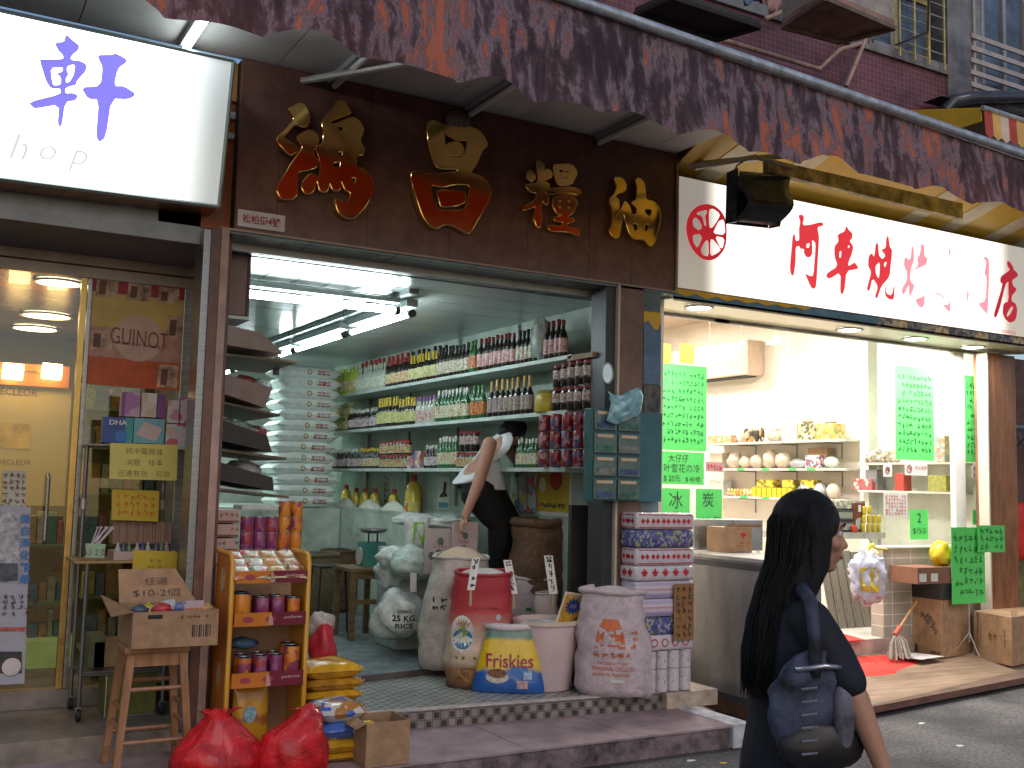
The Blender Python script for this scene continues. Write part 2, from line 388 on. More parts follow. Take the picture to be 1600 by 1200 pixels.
# tiled rice shop floor with its patterned riser, inner floor a little higher
a, b = (1.6, 5.96), (4.46, 5.745)
fl = ob('shop_floor', G().prism([(a[0], a[1]+.02, .132), (b[0], b[1]+.02, .132), (4.46, 6.9, .132), (1.6, 6.9, .132)], (0, 0, .116)), floort, kind='structure')
ob('riser', G().prism([(a[0], a[1], .13), (b[0], b[1], .13), (b[0], b[1]+.02, .13), (a[0], a[1]+.02, .13)], (0, 0, .112)), risert, fl)
ob('nosing', G().prism([(a[0], a[1]-.004, .242), (b[0], b[1]-.004, .242), (b[0], b[1]+.05, .242), (a[0], a[1]+.05, .242)], (0, 0, .009)), mat('nosing', (.5, .46, .44), .4, var=.25, scale=20), fl)
e0, e1 = az(560, 1066, .25), az(700, 1050, .25)
sl_ = (e1.y-e0.y)/(e1.x-e0.x); ya, yb = e0.y+(1.55-e0.x)*sl_, e0.y+(4.38-e0.x)*sl_
inn = ob('inner_floor', G().prism([(1.55, ya, .2), (4.38, yb, .2), (4.38, 13.2, .2), (1.55, 13.2, .2)], (0, 0, .088)), inft, kind='structure')
ob('sill', G().prism([(1.56, ya-.012, .249), (4.37, yb-.012, .249), (4.37, yb+.0, .249), (1.56, ya, .249)], (0, 0, .042)), mat('dark_sill', (.1, .085, .08), .6, var=.3), inn)
tag(ob('pier_base', gbox(4.462, 4.9, 5.69, 6.2, .142, .248, c=.004), beige), kind='structure')
# left shop floor
ob('left_shop_floor', gbox(-4, 1.585, 5.93, 12.5, .135, .252, c=.004), mat('dull_terrazzo', (.23, .2, .165), .6, var=.3, scale=5, bump=.1), kind='structure')
# right shop: timber ramp, riser and floor
RX0, RX1 = az(1375, 1103, .07), az(1600, 1060, .07)
def rampy(x): return RX0.y+(RX1.y-RX0.y)*(x-RX0.x)/(RX1.x-RX0.x)
woodp = mat('plywood', (.26, .175, .115), .65, var=.3, scale=3, stretch=(.6, 6, 6), bump=.15)
Yr = 6.62
rp = ob('ramp', G().add([(5.62, rampy(5.62), .075), (13, rampy(13), .075), (13, Yr, .2), (5.62, Yr, .2), (5.62, rampy(5.62)+.02, .05), (13, rampy(13)+.02, .05), (13, Yr, .05), (5.62, Yr, .05)], [(0, 1, 2, 3), (0, 4, 5, 1), (3, 2, 6, 7), (0, 3, 7, 4), (1, 5, 6, 2), (4, 7, 6, 5)]), woodp, kind='structure')
ob('edge_board', G().prism([(5.62, rampy(5.62)-.012, .03), (13, rampy(13)-.012, .03), (13, rampy(13), .03), (5.62, rampy(5.62), .03)], (0, 0, .05)), mat('red_brown_board', (.15, .07, .05), .6, var=.3, scale=5, stretch=(1, 8, 8)), rp)
F3 = az(1350, 1000, .33); Z3 = .33
ob('right_shop_floor', gbox(4.72, 14, Yr+.015, 13, .1, Z3, c=.004), tiles('pale_floor_tile', [(.55, .52, .47), (.6, .56, .5)], (.3, .28, .25), .3, .3, 'xy', dirt=.2, ds=3, mort=.02), kind='structure')
ob('floor_riser', gbox(5.6, 10, Yr, Yr+.013, .16, Z3-.002), tiles('pink_riser', [(.5, .36, .32), (.45, .33, .3)], (.25, .2, .18), .3, .25, 'xz', dirt=.25, ds=7, mort=.02), kind='structure')
ob('white_ledge', G().prism([tuple(az(*q, .206)) for q in ((1385, 1024), (1425, 1020), (1475, 1026), (1440, 1031))], (0, 0, .004)), mat('white_vinyl', (.62, .6, .56), .5, var=.2, scale=10), kind='structure')

# ================================================================ rice shop shell
brown = mat('brown_panel', (.155, .07, .052), .45, var=.25, scale=9, bump=.03, coat=.15)
pinkpaint = mat('pinkish_brown_paint', (.3, .185, .15), .5, var=.2, scale=4)
steel = mat('brushed_steel', (.33, .33, .34), .35, .85, var=.2, scale=8, stretch=(1, 1, 8))
alum = mat('grey_aluminium', (.42, .42, .42), .38, .7, var=.15, scale=6)
ivory = mat('ivory_wall', (.52, .56, .5), .6, var=.25, scale=2.5, bump=.05)
wallgr = mat('greenish_wall', (.36, .44, .38), .5, var=.3, scale=2, bump=.06)
ceilp = mat('gloss_ceiling_strip', (.42, .47, .46), .32, .25, var=.06, scale=1.5, coat=.15)
dark = mat('near_black', (.015, .014, .014), .6, var=.2)
rice = thing('rice_shop', (2.85, 5.9, .25), 'open-fronted grocery shop bay with greenish walls and glossy strip ceiling under the brown signboard', 'shop')
XR, XL = 4.38, 1.52; ZC = 2.96; YB = 13.2
g = G().box(XR, XR+.1, 6.101, YB, .25, ZC+.3); ob('wall', g, wallgr, rice)
ob('wall', gbox(XL-.03, XL, 6.121, YB, .25, ZC+.3), ivory, rice)
ob('wall', gbox(XL, XR, YB, YB+.1, .25, ZC+.3), ivory, rice)
g = G()                                             # ceiling of glossy strips with shadow gaps, hatch on the left half
for k in range(17):
    y0 = 6.35+k*.37
    xa = 3.0 if k > 0 else XL+.02
    g.box(xa+.006, XR-.002, y0, y0+.36, ZC, ZC+.02)
for k in range(7): g.box(XL+.01+k*.225, XL+.225+k*.225, 6.36+.37, 6.36+.37+.34, ZC+.001, ZC+.021)
ob('ceiling', g, ceilp, rice)
ob('ceiling_void', gbox(XL, XR, 6.2, YB, ZC+.03, ZC+.05), mat('void_dark', (.06, .07, .07), .5), rice)
hatch = mat('dark_gloss_panel', (.03, .045, .04), .22, 0, var=.2, scale=3, spec=.6)
g = G()
for k in range(5): g.box(XL+.01, 2.985, 7.12+k*1.1, 7.12+k*1.1+1.085, ZC+.002, ZC+.012)
ob('ceiling_panel', g, hatch, rice)
ob('ceiling_trim', gbox(2.955, 3.03, 6.72, YB, ZC-.035, ZC+.0015), mat('grey_trim', (.34, .4, .39), .3, .3), rice)
# soffit under the signboard
sof = mat('soffit_panel', (.15, .19, .2), .3, .25, var=.12, scale=4)
g = G(); L_ = [1.42, 1.95, 2.5, 3.05, 3.6, 4.15, 4.66]
for i in range(6): g.box(L_[i]+.003, L_[i+1]-.003, 5.9, 6.13, 2.985, 3.0)
for i in range(6): g.box(L_[i]+.003, L_[i+1]-.003, 6.18, 6.345, 2.965, 2.98)
ob('soffit', g, sof, rice)
ob('shutter_slot', G().box(1.42, 4.66, 6.13, 6.15, 2.94, 3.0).box(1.42, 4.66, 6.165, 6.18, 2.94, 2.99), alum, rice)
ob('slot_core', gbox(1.42, 4.66, 6.15, 6.165, 2.97, 2.99), dark, rice)
# left pillar
g = gbox(1.375, 1.425, 5.88, 6.12, .25, 3.0, c=.003); ob('pillar', g, brown, rice)
ob('pillar_trim', G().box(1.335, 1.3745, 5.9, 6.1, .25, 2.99, c=.002), steel, rice)
ob('pillar_trim', G().box(1.4255, 1.47, 5.875, 6.1, .25, 3.0, c=.003), mat('pink_trim', (.38, .25, .21), .45, var=.2), rice, label='pinkish door trim')
ob('pillar', gbox(1.4705, XL-.002, 6.0, 6.12, .25, 3.0), brown, rice)
# right pillar: brown-pink cladding, dark glass return, picture strip
PX0, PX1 = ay(965, 700, 5.9).x, ay(1003, 700, 5.9).x
ob('pillar', gbox(PX0, PX1, 5.9, 6.1, .25, 3.0, c=.003), mat('pier_cladding', (.2, .115, .09), .4, var=.25, scale=5), rice)
ob('pillar_trim', gbox(PX0-.018, PX0-.001, 5.89, 6.1, .25, 3.0), mat('cream_edge', (.55, .5, .42), .5), rice)
ob('shutter_rail', gbox(PX0-.1, PX0-.02, 5.92, 6.1, .25, 3.0, c=.003), mat('dark_metal', (.06, .06, .065), .4, .5), rice)
px2 = ay(1031, 700, 5.9).x
pic = ob('wall_panel', gbox(PX1+.002, px2, 5.91, 6.1, .25, 3.0), mat('grey_blue_panel', (.12, .17, .19), .35, var=.3, scale=3), rice)
g = G(); z0 = ay(1016, 600, 5.9).z
zt = ay(1016, 487, 5.9).z; zm = ay(1016, 508, 5.9).z; zb = ay(1016, 600, 5.9).z
pic = thing('wall_picture', ((PX1+px2)/2, 5.9, zb), 'narrow blue mountain picture under a yellow band on the pier right of the grocery', 'picture')
W_ = px2-PX1-.006; xs = PX1+.004
ob('yellow_band', gbox(xs, xs+W_, 5.902, 5.906, zm-.03, zt), mat('sticker_yellow', (.7, .43, .03), .45), pic)
ob('mountain', G().prism([(xs, 5.9018, zb), (xs+W_, 5.9018, zb), (xs+W_, 5.9018, zm+.02), (xs+W_*.75, 5.9018, zm-.045), (xs+W_*.5, 5.9018, zm-.01), (xs+W_*.25, 5.9018, zm+.03), (xs, 5.9018, zm+.01)], (0, -.004, 0)), mat('sticker_blue', (.12, .2, .32), .45, var=.3), pic)
ob('photo_patch', gbox(xs, xs+W_, 5.893, 5.8975, zb-.2, zb-.004), mat('sticker_photo', (.1, .1, .09), .35, var=.6, scale=14), pic)

# ================================================================ brown signboard with gilt characters
sb = thing('signboard', (3.1, 5.9, 3.0), 'long brown signboard with four raised gilt Chinese characters above the grocery opening', 'sign')
SX0, SX1 = 1.5, 4.655; ed = [SX0, 1.74, 2.3, 2.86, 3.43, 3.92, 4.28, SX1]
g = G()
for i in range(7): g.box(ed[i]+.0012, ed[i+1]-.0012, 5.9, 5.93, 3.012, 4.018, c=.001)
ob('panel', g, brown, sb)
ob('core', gbox(SX0, SX1-.001, 5.932, 6.3, 3.003, 4.019), dark, sb)
ob('edge_trim', G().box(1.42, SX1, 5.885, 5.935, 2.999, 3.0115).box(SX1, SX1+.014, 5.885, 6.3, 2.999, 4.019), mat('bronze_trim', (.3, .2, .15), .35, .6), sb)
gold = mat('gilt', (1, .68, .22), .07, 1.0, var=.05, scale=5)
golde = gold
h1 = [[(165,130),(250,85),(300,105),(340,190),(335,270),(290,300),(210,265),(150,340),(95,395),(150,420),(235,480),(225,520),(165,550),(60,440),(50,400),(110,340),(195,250),(205,210),(165,150)],
 [(230,380),(340,320),(400,350),(425,420),(380,460),(370,540),(410,590),(410,650),(300,685),(240,690),(230,800),(230,900),(180,940),(90,935),(50,870),(60,820),(140,690),(180,620),(230,550),(290,470),(240,420)],
 [(450,250),(540,150),(590,70),(640,60),(700,150),(700,175),(500,250),(560,275),(720,205),(780,240),(820,300),(815,350),(785,410),(830,500),(815,540),(760,545),(745,650),(830,670),(890,740),(920,840),(840,1000),(740,1105),(660,1105),(590,1050),(560,930),(640,960),(680,965),(715,885),(650,850),(620,765),(612,850),(580,862),(540,850),(520,785),(500,860),(460,875),(425,855),(415,800),(400,770),(370,880),(300,890),(265,830),(290,770),(350,710),(400,735),(430,740),(440,600),(390,470),(460,450),(468,350)],
 [(575,288),(650,295),(645,335),(600,335)], [(590,515),(640,510),(630,560),(585,555)], [(545,610),(620,600),(610,665),(545,660)], [(700,745),(760,745),(740,810)]]
h2 = [[(250,90),(320,70),(400,110),(440,112),(620,120),(740,160),(800,240),(820,310),(770,340),(710,490),(650,560),(760,590),(830,660),(850,760),(780,900),(660,1110),(620,1120),(560,1080),(480,1040),(400,1040),(330,1080),(270,1040),(210,960),(150,780),(95,570),(180,530),(240,580),(400,565),(540,550),(540,520),(400,520),(330,500),(270,300)],
 [(408,140),(430,200),(520,250),(640,250),(600,420),(425,410)], [(432,285),(540,262),(598,320),(585,395),(435,398)],
 [(280,665),(400,690),(500,660),(660,665),(640,800),(590,920),(350,905),(310,820)], [(335,720),(600,730),(618,790),(588,850),(380,880),(362,800)]]
h3 = [[(280,130),(340,130),(385,190),(360,290),(410,230),(470,250),(490,320),(430,370),(350,380),(440,420),(450,470),(360,510),(400,560),(440,620),(430,700),(400,710),(345,640),(340,980),(320,1005),(280,1000),(245,900),(270,720),(180,760),(90,780),(130,720),(270,640),(280,540),(210,540),(135,470),(150,440),(290,430),(300,350)],
 [(150,290),(200,240),(260,310),(260,360),(215,400),(150,350)], [(500,180),(560,170),(740,160),(830,270),(740,450),(560,440),(520,330)], [(575,215),(640,240),(710,250),(700,370),(580,350)], [(592,272),(690,270),(680,338),(602,338)],
 [(360,500),(400,480),(500,480),(600,470),(780,470),(880,520),(870,575),(740,540),(600,550),(480,560)],
 [(500,620),(640,570),(760,590),(830,660),(760,830),(700,850),(700,880),(780,890),(770,930),(680,950),(680,1000),(840,1030),(850,1090),(820,1110),(700,1060),(460,1055),(420,980),(620,1000),(630,930),(520,920),(510,870),(620,860),(600,830),(550,830),(490,720)],
 [(560,650),(620,655),(580,690)], [(680,650),(740,650),(710,685)], [(560,720),(605,740),(575,765)], [(680,740),(740,740),(705,775)]]
h4 = [[(210,90),(330,95),(385,180),(385,270),(340,300),(270,320),(230,365),(280,420),(295,530),(240,610),(215,700),(330,520),(370,420),(440,510),(465,630),(545,620),(540,520),(455,455),(545,410),(545,220),(520,140),(560,95),(620,130),(660,220),(660,410),(790,440),(860,530),(885,660),(850,800),(820,930),(790,1030),(740,1080),(700,1050),(650,975),(490,970),(430,890),(380,740),(350,600),(330,700),(290,930),(240,965),(180,930),(145,850),(190,750),(205,560),(150,450),(160,390),(205,350),(262,240)],
 [(655,535),(765,545),(735,665),(650,605)], [(475,745),(550,750),(550,850),(500,860)], [(650,755),(720,755),(690,870),(645,860)]]
for hh, bx_, s_, lb in ((h1, (420, 150), 5.714, 'first and largest gilt character'), (h2, (620, 180), 6.0, 'second gilt character of two stacked boxes'), (h3, (800, 240), 8.575, 'third, smaller gilt character'), (h4, (930, 270), 9.23, 'fourth gilt character, glowing amber')):
    outline(sb, 'character', hh, bx_, s_, 5.9, gold, depth=.03, bevel=.006, off=.016, label=lb)
pl = ob('number_plate', gbox(1.515, 1.79, 5.892, 5.8985, ay(420, 360, 5.9).z, ay(420, 334, 5.9).z), mat('plate_white', (.6, .55, .55), .5), sb)
g = gtext(G(), '松柏街4號', (1.652, 5.892, ay(420, 347, 5.9).z), (1, 0, 0), (0, 0, 1), w=.22, h=.055, bold=.02); ob('lettering', g, mat('plate_red', (.3, .03, .05), .5), pl)
# swallow-like nest of mud on the second character
g = G().ball(ay(715, 188, 5.86), .085, 14, 9, (1.05, .5, .6), wob=.35, seed=3, f=5); ob('nest', g, mat('mud', (.2, .17, .14), .95, var=.4, scale=40, bump=.8), label='grey mud nest clinging above the second gilt character of the brown signboard', cat='nest', smooth=True)

# ================================================================ canopy soffit with battens, awning
cano = thing('canopy_ceiling', (2.5, 5.2, 4.02), 'white panelled canopy ceiling over the pavement above the brown signboard', 'canopy')
wp = mat('white_panel', (.62, .62, .58), .5, var=.12, scale=3)
g = G(); x = -3.2
while x < 4.6:
    x1 = min(x+.545, 4.66); g.box(x+.003, x1-.003, 4.5, 5.93, 4.025, 4.045); x = x1
ob('panel', g, wp, cano)
ob('backing', gbox(-3.2, 4.66, 4.5, 6.0, 4.05, 4.07), dark, cano)
def batten(x, y0, y1, on, label, grp='unlit tube battens under the canopy'):
    t = thing('tube_light', (x, (y0+y1)/2, 3.94), label, 'light', group=None if on else grp)
    ob('housing', gbox(x-.03, x+.03, y0, y1, 3.985, 4.024, c=.004), mat('batten_grey', (.3, .32, .32), .4), t)
    ob('tube', G().tube([(x, y0+.02, 3.962), (x, y1-.02, 3.962)], .019, 12), emis('tube_on', (.85, .95, 1), 14) if on else mat('tube_off', (.72, .72, .7), .3, var=.03), t, smooth=True)
    for ye in (y0, y1-.02): ob('end_cap', gbox(x-.02, x+.02, ye, ye+.02, 3.94, 3.984, c=.003), mat('cap_dark', (.05, .05, .05), .5), t)
batten(2.05, 4.8, 5.9, False, 'unlit tube batten under the canopy above the largest gilt character')
batten(2.96, 4.8, 5.88, False, 'unlit tube batten under the canopy above the mud nest')
batten(3.96, 4.8, 5.88, False, 'unlit tube batten under the canopy between the third and fourth gilt characters')
batten(1.16, 4.75, 5.85, True, 'lit white tube batten under the canopy above the glowing lightbox sign')
batten(.2, 4.75, 5.85, False, 'unlit tube batten at the far left end of the canopy')
# awning
def thru(m, col, k):
    t, p = nodes(m); a = t.nodes.new('ShaderNodeBsdfTranslucent'); a.inputs[0].default_value = (*col, 1); x = t.nodes.new('ShaderNodeMixShader'); x.inputs[0].default_value = k
    t.links.new(p.outputs[0], x.inputs[1]); t.links.new(a.outputs[0], x.inputs[2]); t.links.new(x.outputs[0], t.nodes['Material Output'].inputs[0])
aw = thing('awning', (3.5, 4.3, 3.46), 'long weather-stained red awning with scalloped black and rust coloured valance hanging over the shop fronts', 'awning')
am = mat('awning_cloth', (.3, .05, .04), .75, var=0); t, p = nodes(am); N = t.nodes.new; L = t.links.new
tc = N('ShaderNodeTexCoord'); mp = N('ShaderNodeMapping'); mp.inputs['Scale'].default_value = (1.5, 1, .8); L(tc.outputs['Object'], mp.inputs[0])
n1 = N('ShaderNodeTexNoise'); n1.inputs['Scale'].default_value = 4.2; n1.inputs['Detail'].default_value = 9; n1.inputs['Roughness'].default_value = .82; n1.inputs['Distortion'].default_value = .5; L(mp.outputs[0], n1.inputs[0])
c1 = N('ShaderNodeValToRGB'); e = c1.color_ramp.elements
for _ in range(4): e.new(0)
for i, (ps, c) in enumerate(((.46, (.014, .012, .018)), (.52, (.045, .032, .045)), (.55, (.12, .08, .1)), (.57, (.2, .17, .22)), (.588, (.1, .05, .06)), (.603, (.38, .115, .07)))): e[i].position = ps; e[i].color = (*c, 1)
mp2 = N('ShaderNodeMapping'); mp2.inputs['Scale'].default_value = (7, 1, 1.6); L(tc.outputs['Object'], mp2.inputs[0])
n3 = N('ShaderNodeTexNoise'); n3.inputs['Scale'].default_value = 2.5; n3.inputs['Detail'].default_value = 6; L(mp2.outputs[0], n3.inputs[0])
ma = N('ShaderNodeMath'); ma.operation = 'MULTIPLY_ADD'; ma.inputs[1].default_value = .32; L(n3.outputs[0], ma.inputs[0]); 
mb = N('ShaderNodeMath'); mb.operation = 'MULTIPLY'; mb.inputs[1].default_value = .5; L(n1.outputs[0], mb.inputs[0])
n4 = N('ShaderNodeTexNoise'); n4.inputs['Scale'].default_value = 1.7; n4.inputs['Detail'].default_value = 3; L(tc.outputs['Object'], n4.inputs[0]); mc = N('ShaderNodeMath'); mc.operation = 'MULTIPLY_ADD'; mc.inputs[1].default_value = .26; L(n4.outputs[0], mc.inputs[0]); L(mb.outputs[0], mc.inputs[2]); L(mc.outputs[0], ma.inputs[2]); L(ma.outputs[0], c1.inputs[0]); L(c1.outputs[0], p.inputs['Base Color'])
bu = N('ShaderNodeBump'); bu.inputs['Strength'].default_value = .35; bu.inputs['Distance'].default_value = .01; L(n1.outputs[0], bu.inputs['Height']); L(bu.outputs[0], p.inputs['Normal'])
thru(am, (.6, .1, .05), .07)
YA = 4.3; AX0, AX1 = -2.2, 9.2
t0, t1 = ay(900, 8, YA), ay(1600, 247, YA); b0, b1 = ay(350, 45, YA), ay(1600, 345, YA)
def ztop(x): return t0.z+(t1.z-t0.z)*(x-t0.x)/(t1.x-t0.x)
LOWS = [ay(q, b0.y and (45+.24*(q-350)), YA).x for q in (405, 559, 705, 826, 930, 1049, 1158, 1243, 1326, 1412, 1512, 1620)]
_d = LOWS[1]-LOWS[0]; LOWS = [LOWS[0]-_d*k*.9 for k in range(10, 0, -1)]+LOWS+[LOWS[-1]+.5*k for k in range(1, 9)]
def zbot(x):
    k = max(i for i in range(len(LOWS)) if LOWS[i] <= x) if x > LOWS[0] else 0
    ph = (x-LOWS[k])/(LOWS[k+1]-LOWS[k]); h = .05+.02*math.sin(k*2.7); return 3.455+.012*math.sin(k*1.9)+h*abs(math.sin(ph*math.pi))**1.3
def val(u, v):
    x = AX0+(AX1-AX0)*u; zt_, zb_ = ztop(x)-.02, zbot(x)
    z = zt_+(zb_-zt_)*v
    return (x, YA+.03*v*math.sin(x*8.1+.9*math.sin(x*2.3))-.05*v+.012*noise.noise(Vector((x*4, z*4, 0)))*v*2, z)
vo = ob('valance', G().grid(val, 520, 10), am, aw, smooth=2)
ro = ob('roof_cloth', G().grid(lambda u, v: (AX0+(AX1-AX0)*u, YA+(6.45-YA)*v, ztop(AX0+(AX1-AX0)*u)*(1-v)+(4.75)*v-.06*math.sin(v*3.1)), 40, 8), am, aw, smooth=2)
md = ro.modifiers.new('s', 'SOLIDIFY'); md.thickness = .004
LN = [mat('lining_red', (.75, .07, .03), .5, var=.1), mat('lining_yellow', (.9, .75, .13), .5, var=.1)]
thru(LN[0], (1, .12, .04), .6); thru(LN[1], (1, .85, .2), .6)
for i_, (xa_, xb_) in enumerate(((AX0, 5.1), (5.1, AX1))):
    def lin(u, v):
        x = xa_+(xb_-xa_)*u; return (x, YA+.045, ztop(x)-.03+(3.585-ztop(x)+.03)*v)
    ob('lining', G().grid(lin, 60, 3), LN[i_], aw, smooth=2)
ob('front_bar', G().tube([(AX0, YA-.02, ztop(AX0)+.01), (AX1, YA-.02, ztop(AX1)+.01)], .03, 12), mat('painted_bar', (.5, .55, .62), .35, .5, var=.25, scale=14), aw, smooth=True)
for x, lb in ((4.62, 0), (1.7, 0)):
    pts = [(x, 6.2, 3.98), (x+.5, 5.3, 3.93), (x+1.15, 4.34, 3.95)]
    ob('folding_arm', G().tube(pts, .022, 8), mat('arm_cream', (.45, .43, .38), .4, .4), aw, smooth=True)
# ================================================================ glowing lightbox and the beauty shop at the left
lb = thing('lightbox_sign', (.2, 5.7, 3.08), 'glowing white lightbox with a large purple character above the beauty shop window', 'sign')
A = [ay(-700, 19-.2185*700, 5.55), ay(365, 95, 5.55), ay(342, 323, 5.76), ay(-700, 279-.129*700, 5.76)]
nrm = (A[1]-A[0]).cross(A[3]-A[0]).normalized(); nrm = nrm if nrm.y < 0 else -nrm
lm = mat('lightbox_face', (.8, .8, .8), .3, var=0, spec=.3); t, p = nodes(lm); N = t.nodes.new; L = t.links.new
# a lit acrylic face: fall-off past the tubes painted into its emission
tc = N('ShaderNodeTexCoord'); sp = N('ShaderNodeSeparateXYZ'); L(tc.outputs['Object'], sp.inputs[0])
mr = N('ShaderNodeMapRange'); mr.interpolation_type = 'SMOOTHSTEP'; L(sp.outputs['X'], mr.inputs[0])
xe = A[1].x-.2
mr.inputs['From Min'].default_value = xe-.5; mr.inputs['From Max'].default_value = xe-.02; mr.inputs['To Min'].default_value = 2.6; mr.inputs['To Max'].default_value = .3
L(mr.outputs[0], p.inputs['Emission Strength']); p.inputs['Emission Color'].default_value = (.88, 1, .97, 1)
ob('face', G().prism(A, -nrm*.01), lm, lb)
bk = [q+Vector((0, .24, 0)) for q in A]; bk[2] = A[2]+Vector((0, .22, 0)); bk[3] = A[3]+Vector((0, .22, 0))
g = G().quad(A[0], A[1], bk[1], bk[0]).quad(A[1]-nrm*.011, A[2]-nrm*.011, bk[2], bk[1]).quad(*bk)
ob('casing', g, alum, lb)
ob('underside', G().prism([A[3]-nrm*.012, A[2]-nrm*.012, bk[2], bk[3]], (0, 0, -.004)), mat('copper_sheet', (.4, .2, .09), .3, .7, var=.2, scale=6), lb)
g = G()
for i in range(4):
    a_, b_ = A[i], A[(i+1) % 4]; g.tube([a_+nrm*.004, b_+nrm*.004], .011, 4)
ob('frame', g, mat('frame_teal', (.35, .42, .42), .35, .6), lb)
purp = mat('purple_lit', (.3, .28, .85), .4, emit=.72, ecol=(.27, .24, .98), var=0)
q1 = [[(460,115),(520,170),(585,215),(580,255),(510,310),(505,345),(600,355),(665,390),(660,450),(570,540),(575,570),(460,600),(465,650),(540,645),(590,670),(570,715),(465,730),(440,940),(420,960),(395,930),(405,750),(180,785),(150,780),(95,725),(415,655),(415,605),(320,605),(270,540),(200,345),(210,335),(430,340),(430,305),(380,260),(340,190),(435,180),(445,130)],
 [(310,415),(430,410),(430,450),(370,465),(415,505),(415,570),(345,575),(330,540)], [(475,400),(550,385),(540,480),(500,545),(465,550),(465,510),(490,475),(470,440)]]
q2 = [[(765,305),(910,305),(940,290),(1050,345),(1050,380),(970,430),(940,590),(1040,590),(1165,670),(1090,715),(920,705),(880,1060),(815,1110),(780,1050),(795,710),(685,705),(615,595),(805,590),(820,415),(780,350)]]
def toface(o):
    """lay a shape built on the plane y=5.6 onto the tilted face along the line of slope of the face"""
    org = wloc(o.parent)
    for v in o.data.vertices:
        w_ = v.co+org; k = (A[0]-w_).dot(nrm)/nrm.y; v.co.y += k-.003
for q in (q1, q2): toface(outline(lb, 'character_part', q, (30, 40), 6.315, 5.6, purp, label='purple strokes of the character'))
uf = (A[1]-A[0]).normalized(); vf = nrm.cross(uf)*-1; vf = vf if vf.z > 0 else -vf
def onf(x, y):
    d = RM @ Vector(((x-800)/FPX, -(y-600)/FPX, -1)); o = Vector((0, 0, HC)); return o+d*((A[0]-o).dot(nrm)/d.dot(nrm))
g = G()
for ch, x, y, h in (('C', -25, 222, .13), ('h', 30, 229, .125), ('o', 75, 239, .075), ('p', 122, 252, .115)): gtext(g, ch, onf(x, y), uf, vf, h=h, italic=.25, bold=-.004, lift=.004)
ob('lettering', g, mat('faint_grey_lit', (.5, .5, .55), .4, emit=.62, ecol=(.85, .85, .9), var=0), lb)
# reflections in the gap between lightbox and signboard, painted as coloured boards
gp = thing('gap_reflection', (1.47, 5.95, 3.02), 'orange and white board with painted reflection bands in the gap between the lightbox and signboard', 'board')
ob('orange_reflection', gbox(1.1, 1.499, 6.0, 6.02, 3.02, 4.02), mat('orange_reflection', (.4, .1, .035), .4, var=.2), gp)
ob('white_reflection', G().box(1.1, 1.495, 5.985, 5.998, 3.68, 3.72).box(1.1, 1.495, 5.985, 5.998, 3.56, 3.595), mat('reflection_white', (.6, .66, .63), .4), gp)
ob('ochre_reflection', gbox(1.1, 1.495, 5.975, 5.984, 3.78, 4.0), mat('ochre_reflection', (.42, .2, .06), .4), gp)

bs = thing('beauty_shop', (.4, 6.7, .25), 'beauty shop front with dim amber interior behind glass, under the white lightbox', 'shop')
gw = mat('grey_fascia', (.33, .35, .39), .4, .2, var=.15); ZL = 2.92
ob('fascia', gbox(-4, 1.334, 6.0, 6.02, ZL, 3.2), gw, bs)
ob('soffit', gbox(-4, 1.334, 6.021, 6.119, ZL, ZL+.02), mat('grey_soffit', (.2, .2, .23), .5, var=.15), bs)
ob('soffit', gbox(-4, 1.489, 6.12, 6.75, ZL, ZL+.02), mat('grey_soffit', (.2, .2, .23), .5, var=.15), bs)
YG = 6.75
ob('header', gbox(-4, 1.489, YG-.03, YG+.03, 2.785, ZL-.001), mat('header_taupe', (.36, .31, .3), .4, .3, var=.15), bs)
ob('header_lip', gbox(-4, 1.489, YG-.045, YG-.031, 2.85, 2.858), dark, bs)
ob('sill', gbox(-4, 1.489, YG-.04, YG+.04, .253, .355, c=.004), mat('sill_stone', (.2, .17, .15), .55, var=.3), bs)
fx = [ay(110, 700, YG).x, ay(128, 700, YG).x]; brass = mat('brass_frame', (.55, .36, .12), .3, .8, var=.2)
ob('door_frame', gbox(fx[0], fx[0]+.035, YG-.025, YG+.025, .356, 2.784, c=.003), brass, bs)
ob('window_frame', gbox(fx[0]+.04, fx[1], YG-.02, YG+.02, .356, 2.784, c=.003), steel, bs)
xr = min(ay(294, 700, YG).x, 1.42)
ob('window_frame', gbox(xr, 1.474, YG-.03, YG+.03, .356, 2.784, c=.003), steel, bs)
ob('side_wall', gbox(1.475, 1.489, 6.122, 12, .253, ZL-.001), gw, bs)
ob('glass_pane', gbox(fx[1], xr, YG-.004, YG+.004, .36, 2.783), glass('shop_glass', (.82, .84, .8), .12), bs)
door = ob('glass_door', gbox(-1.2, fx[0], YG-.004, YG+.004, .37, 2.783), glass('shop_glass', (.82, .84, .8), .12), bs)
hp = ay(73, 795, YG-.06); ob('handle', G().tube([(hp.x, YG-.01, hp.z+.2), (hp.x, YG-.06, hp.z+.18), (hp.x, YG-.06, hp.z-.18), (hp.x, YG-.01, hp.z-.2)], .011, 8), steel, door, smooth=True)
iw = mat('amber_wall', (.32, .22, .09), .6, var=.2, scale=2); 
ob('back_wall', gbox(-4, 1.474, 10.2, 10.3, .25, ZL-.001), iw, bs)
ob('ceiling', gbox(-4, 1.474, YG+.04, 10.2, 2.79, 2.8), mat('brown_ceiling', (.14, .1, .06), .25, var=.2, coat=.3), bs)
ob('side_wall', gbox(-4.1, -4, 6.0, 10.3, .25, 3.0), iw, bs)
warm = (1, .72, .36)
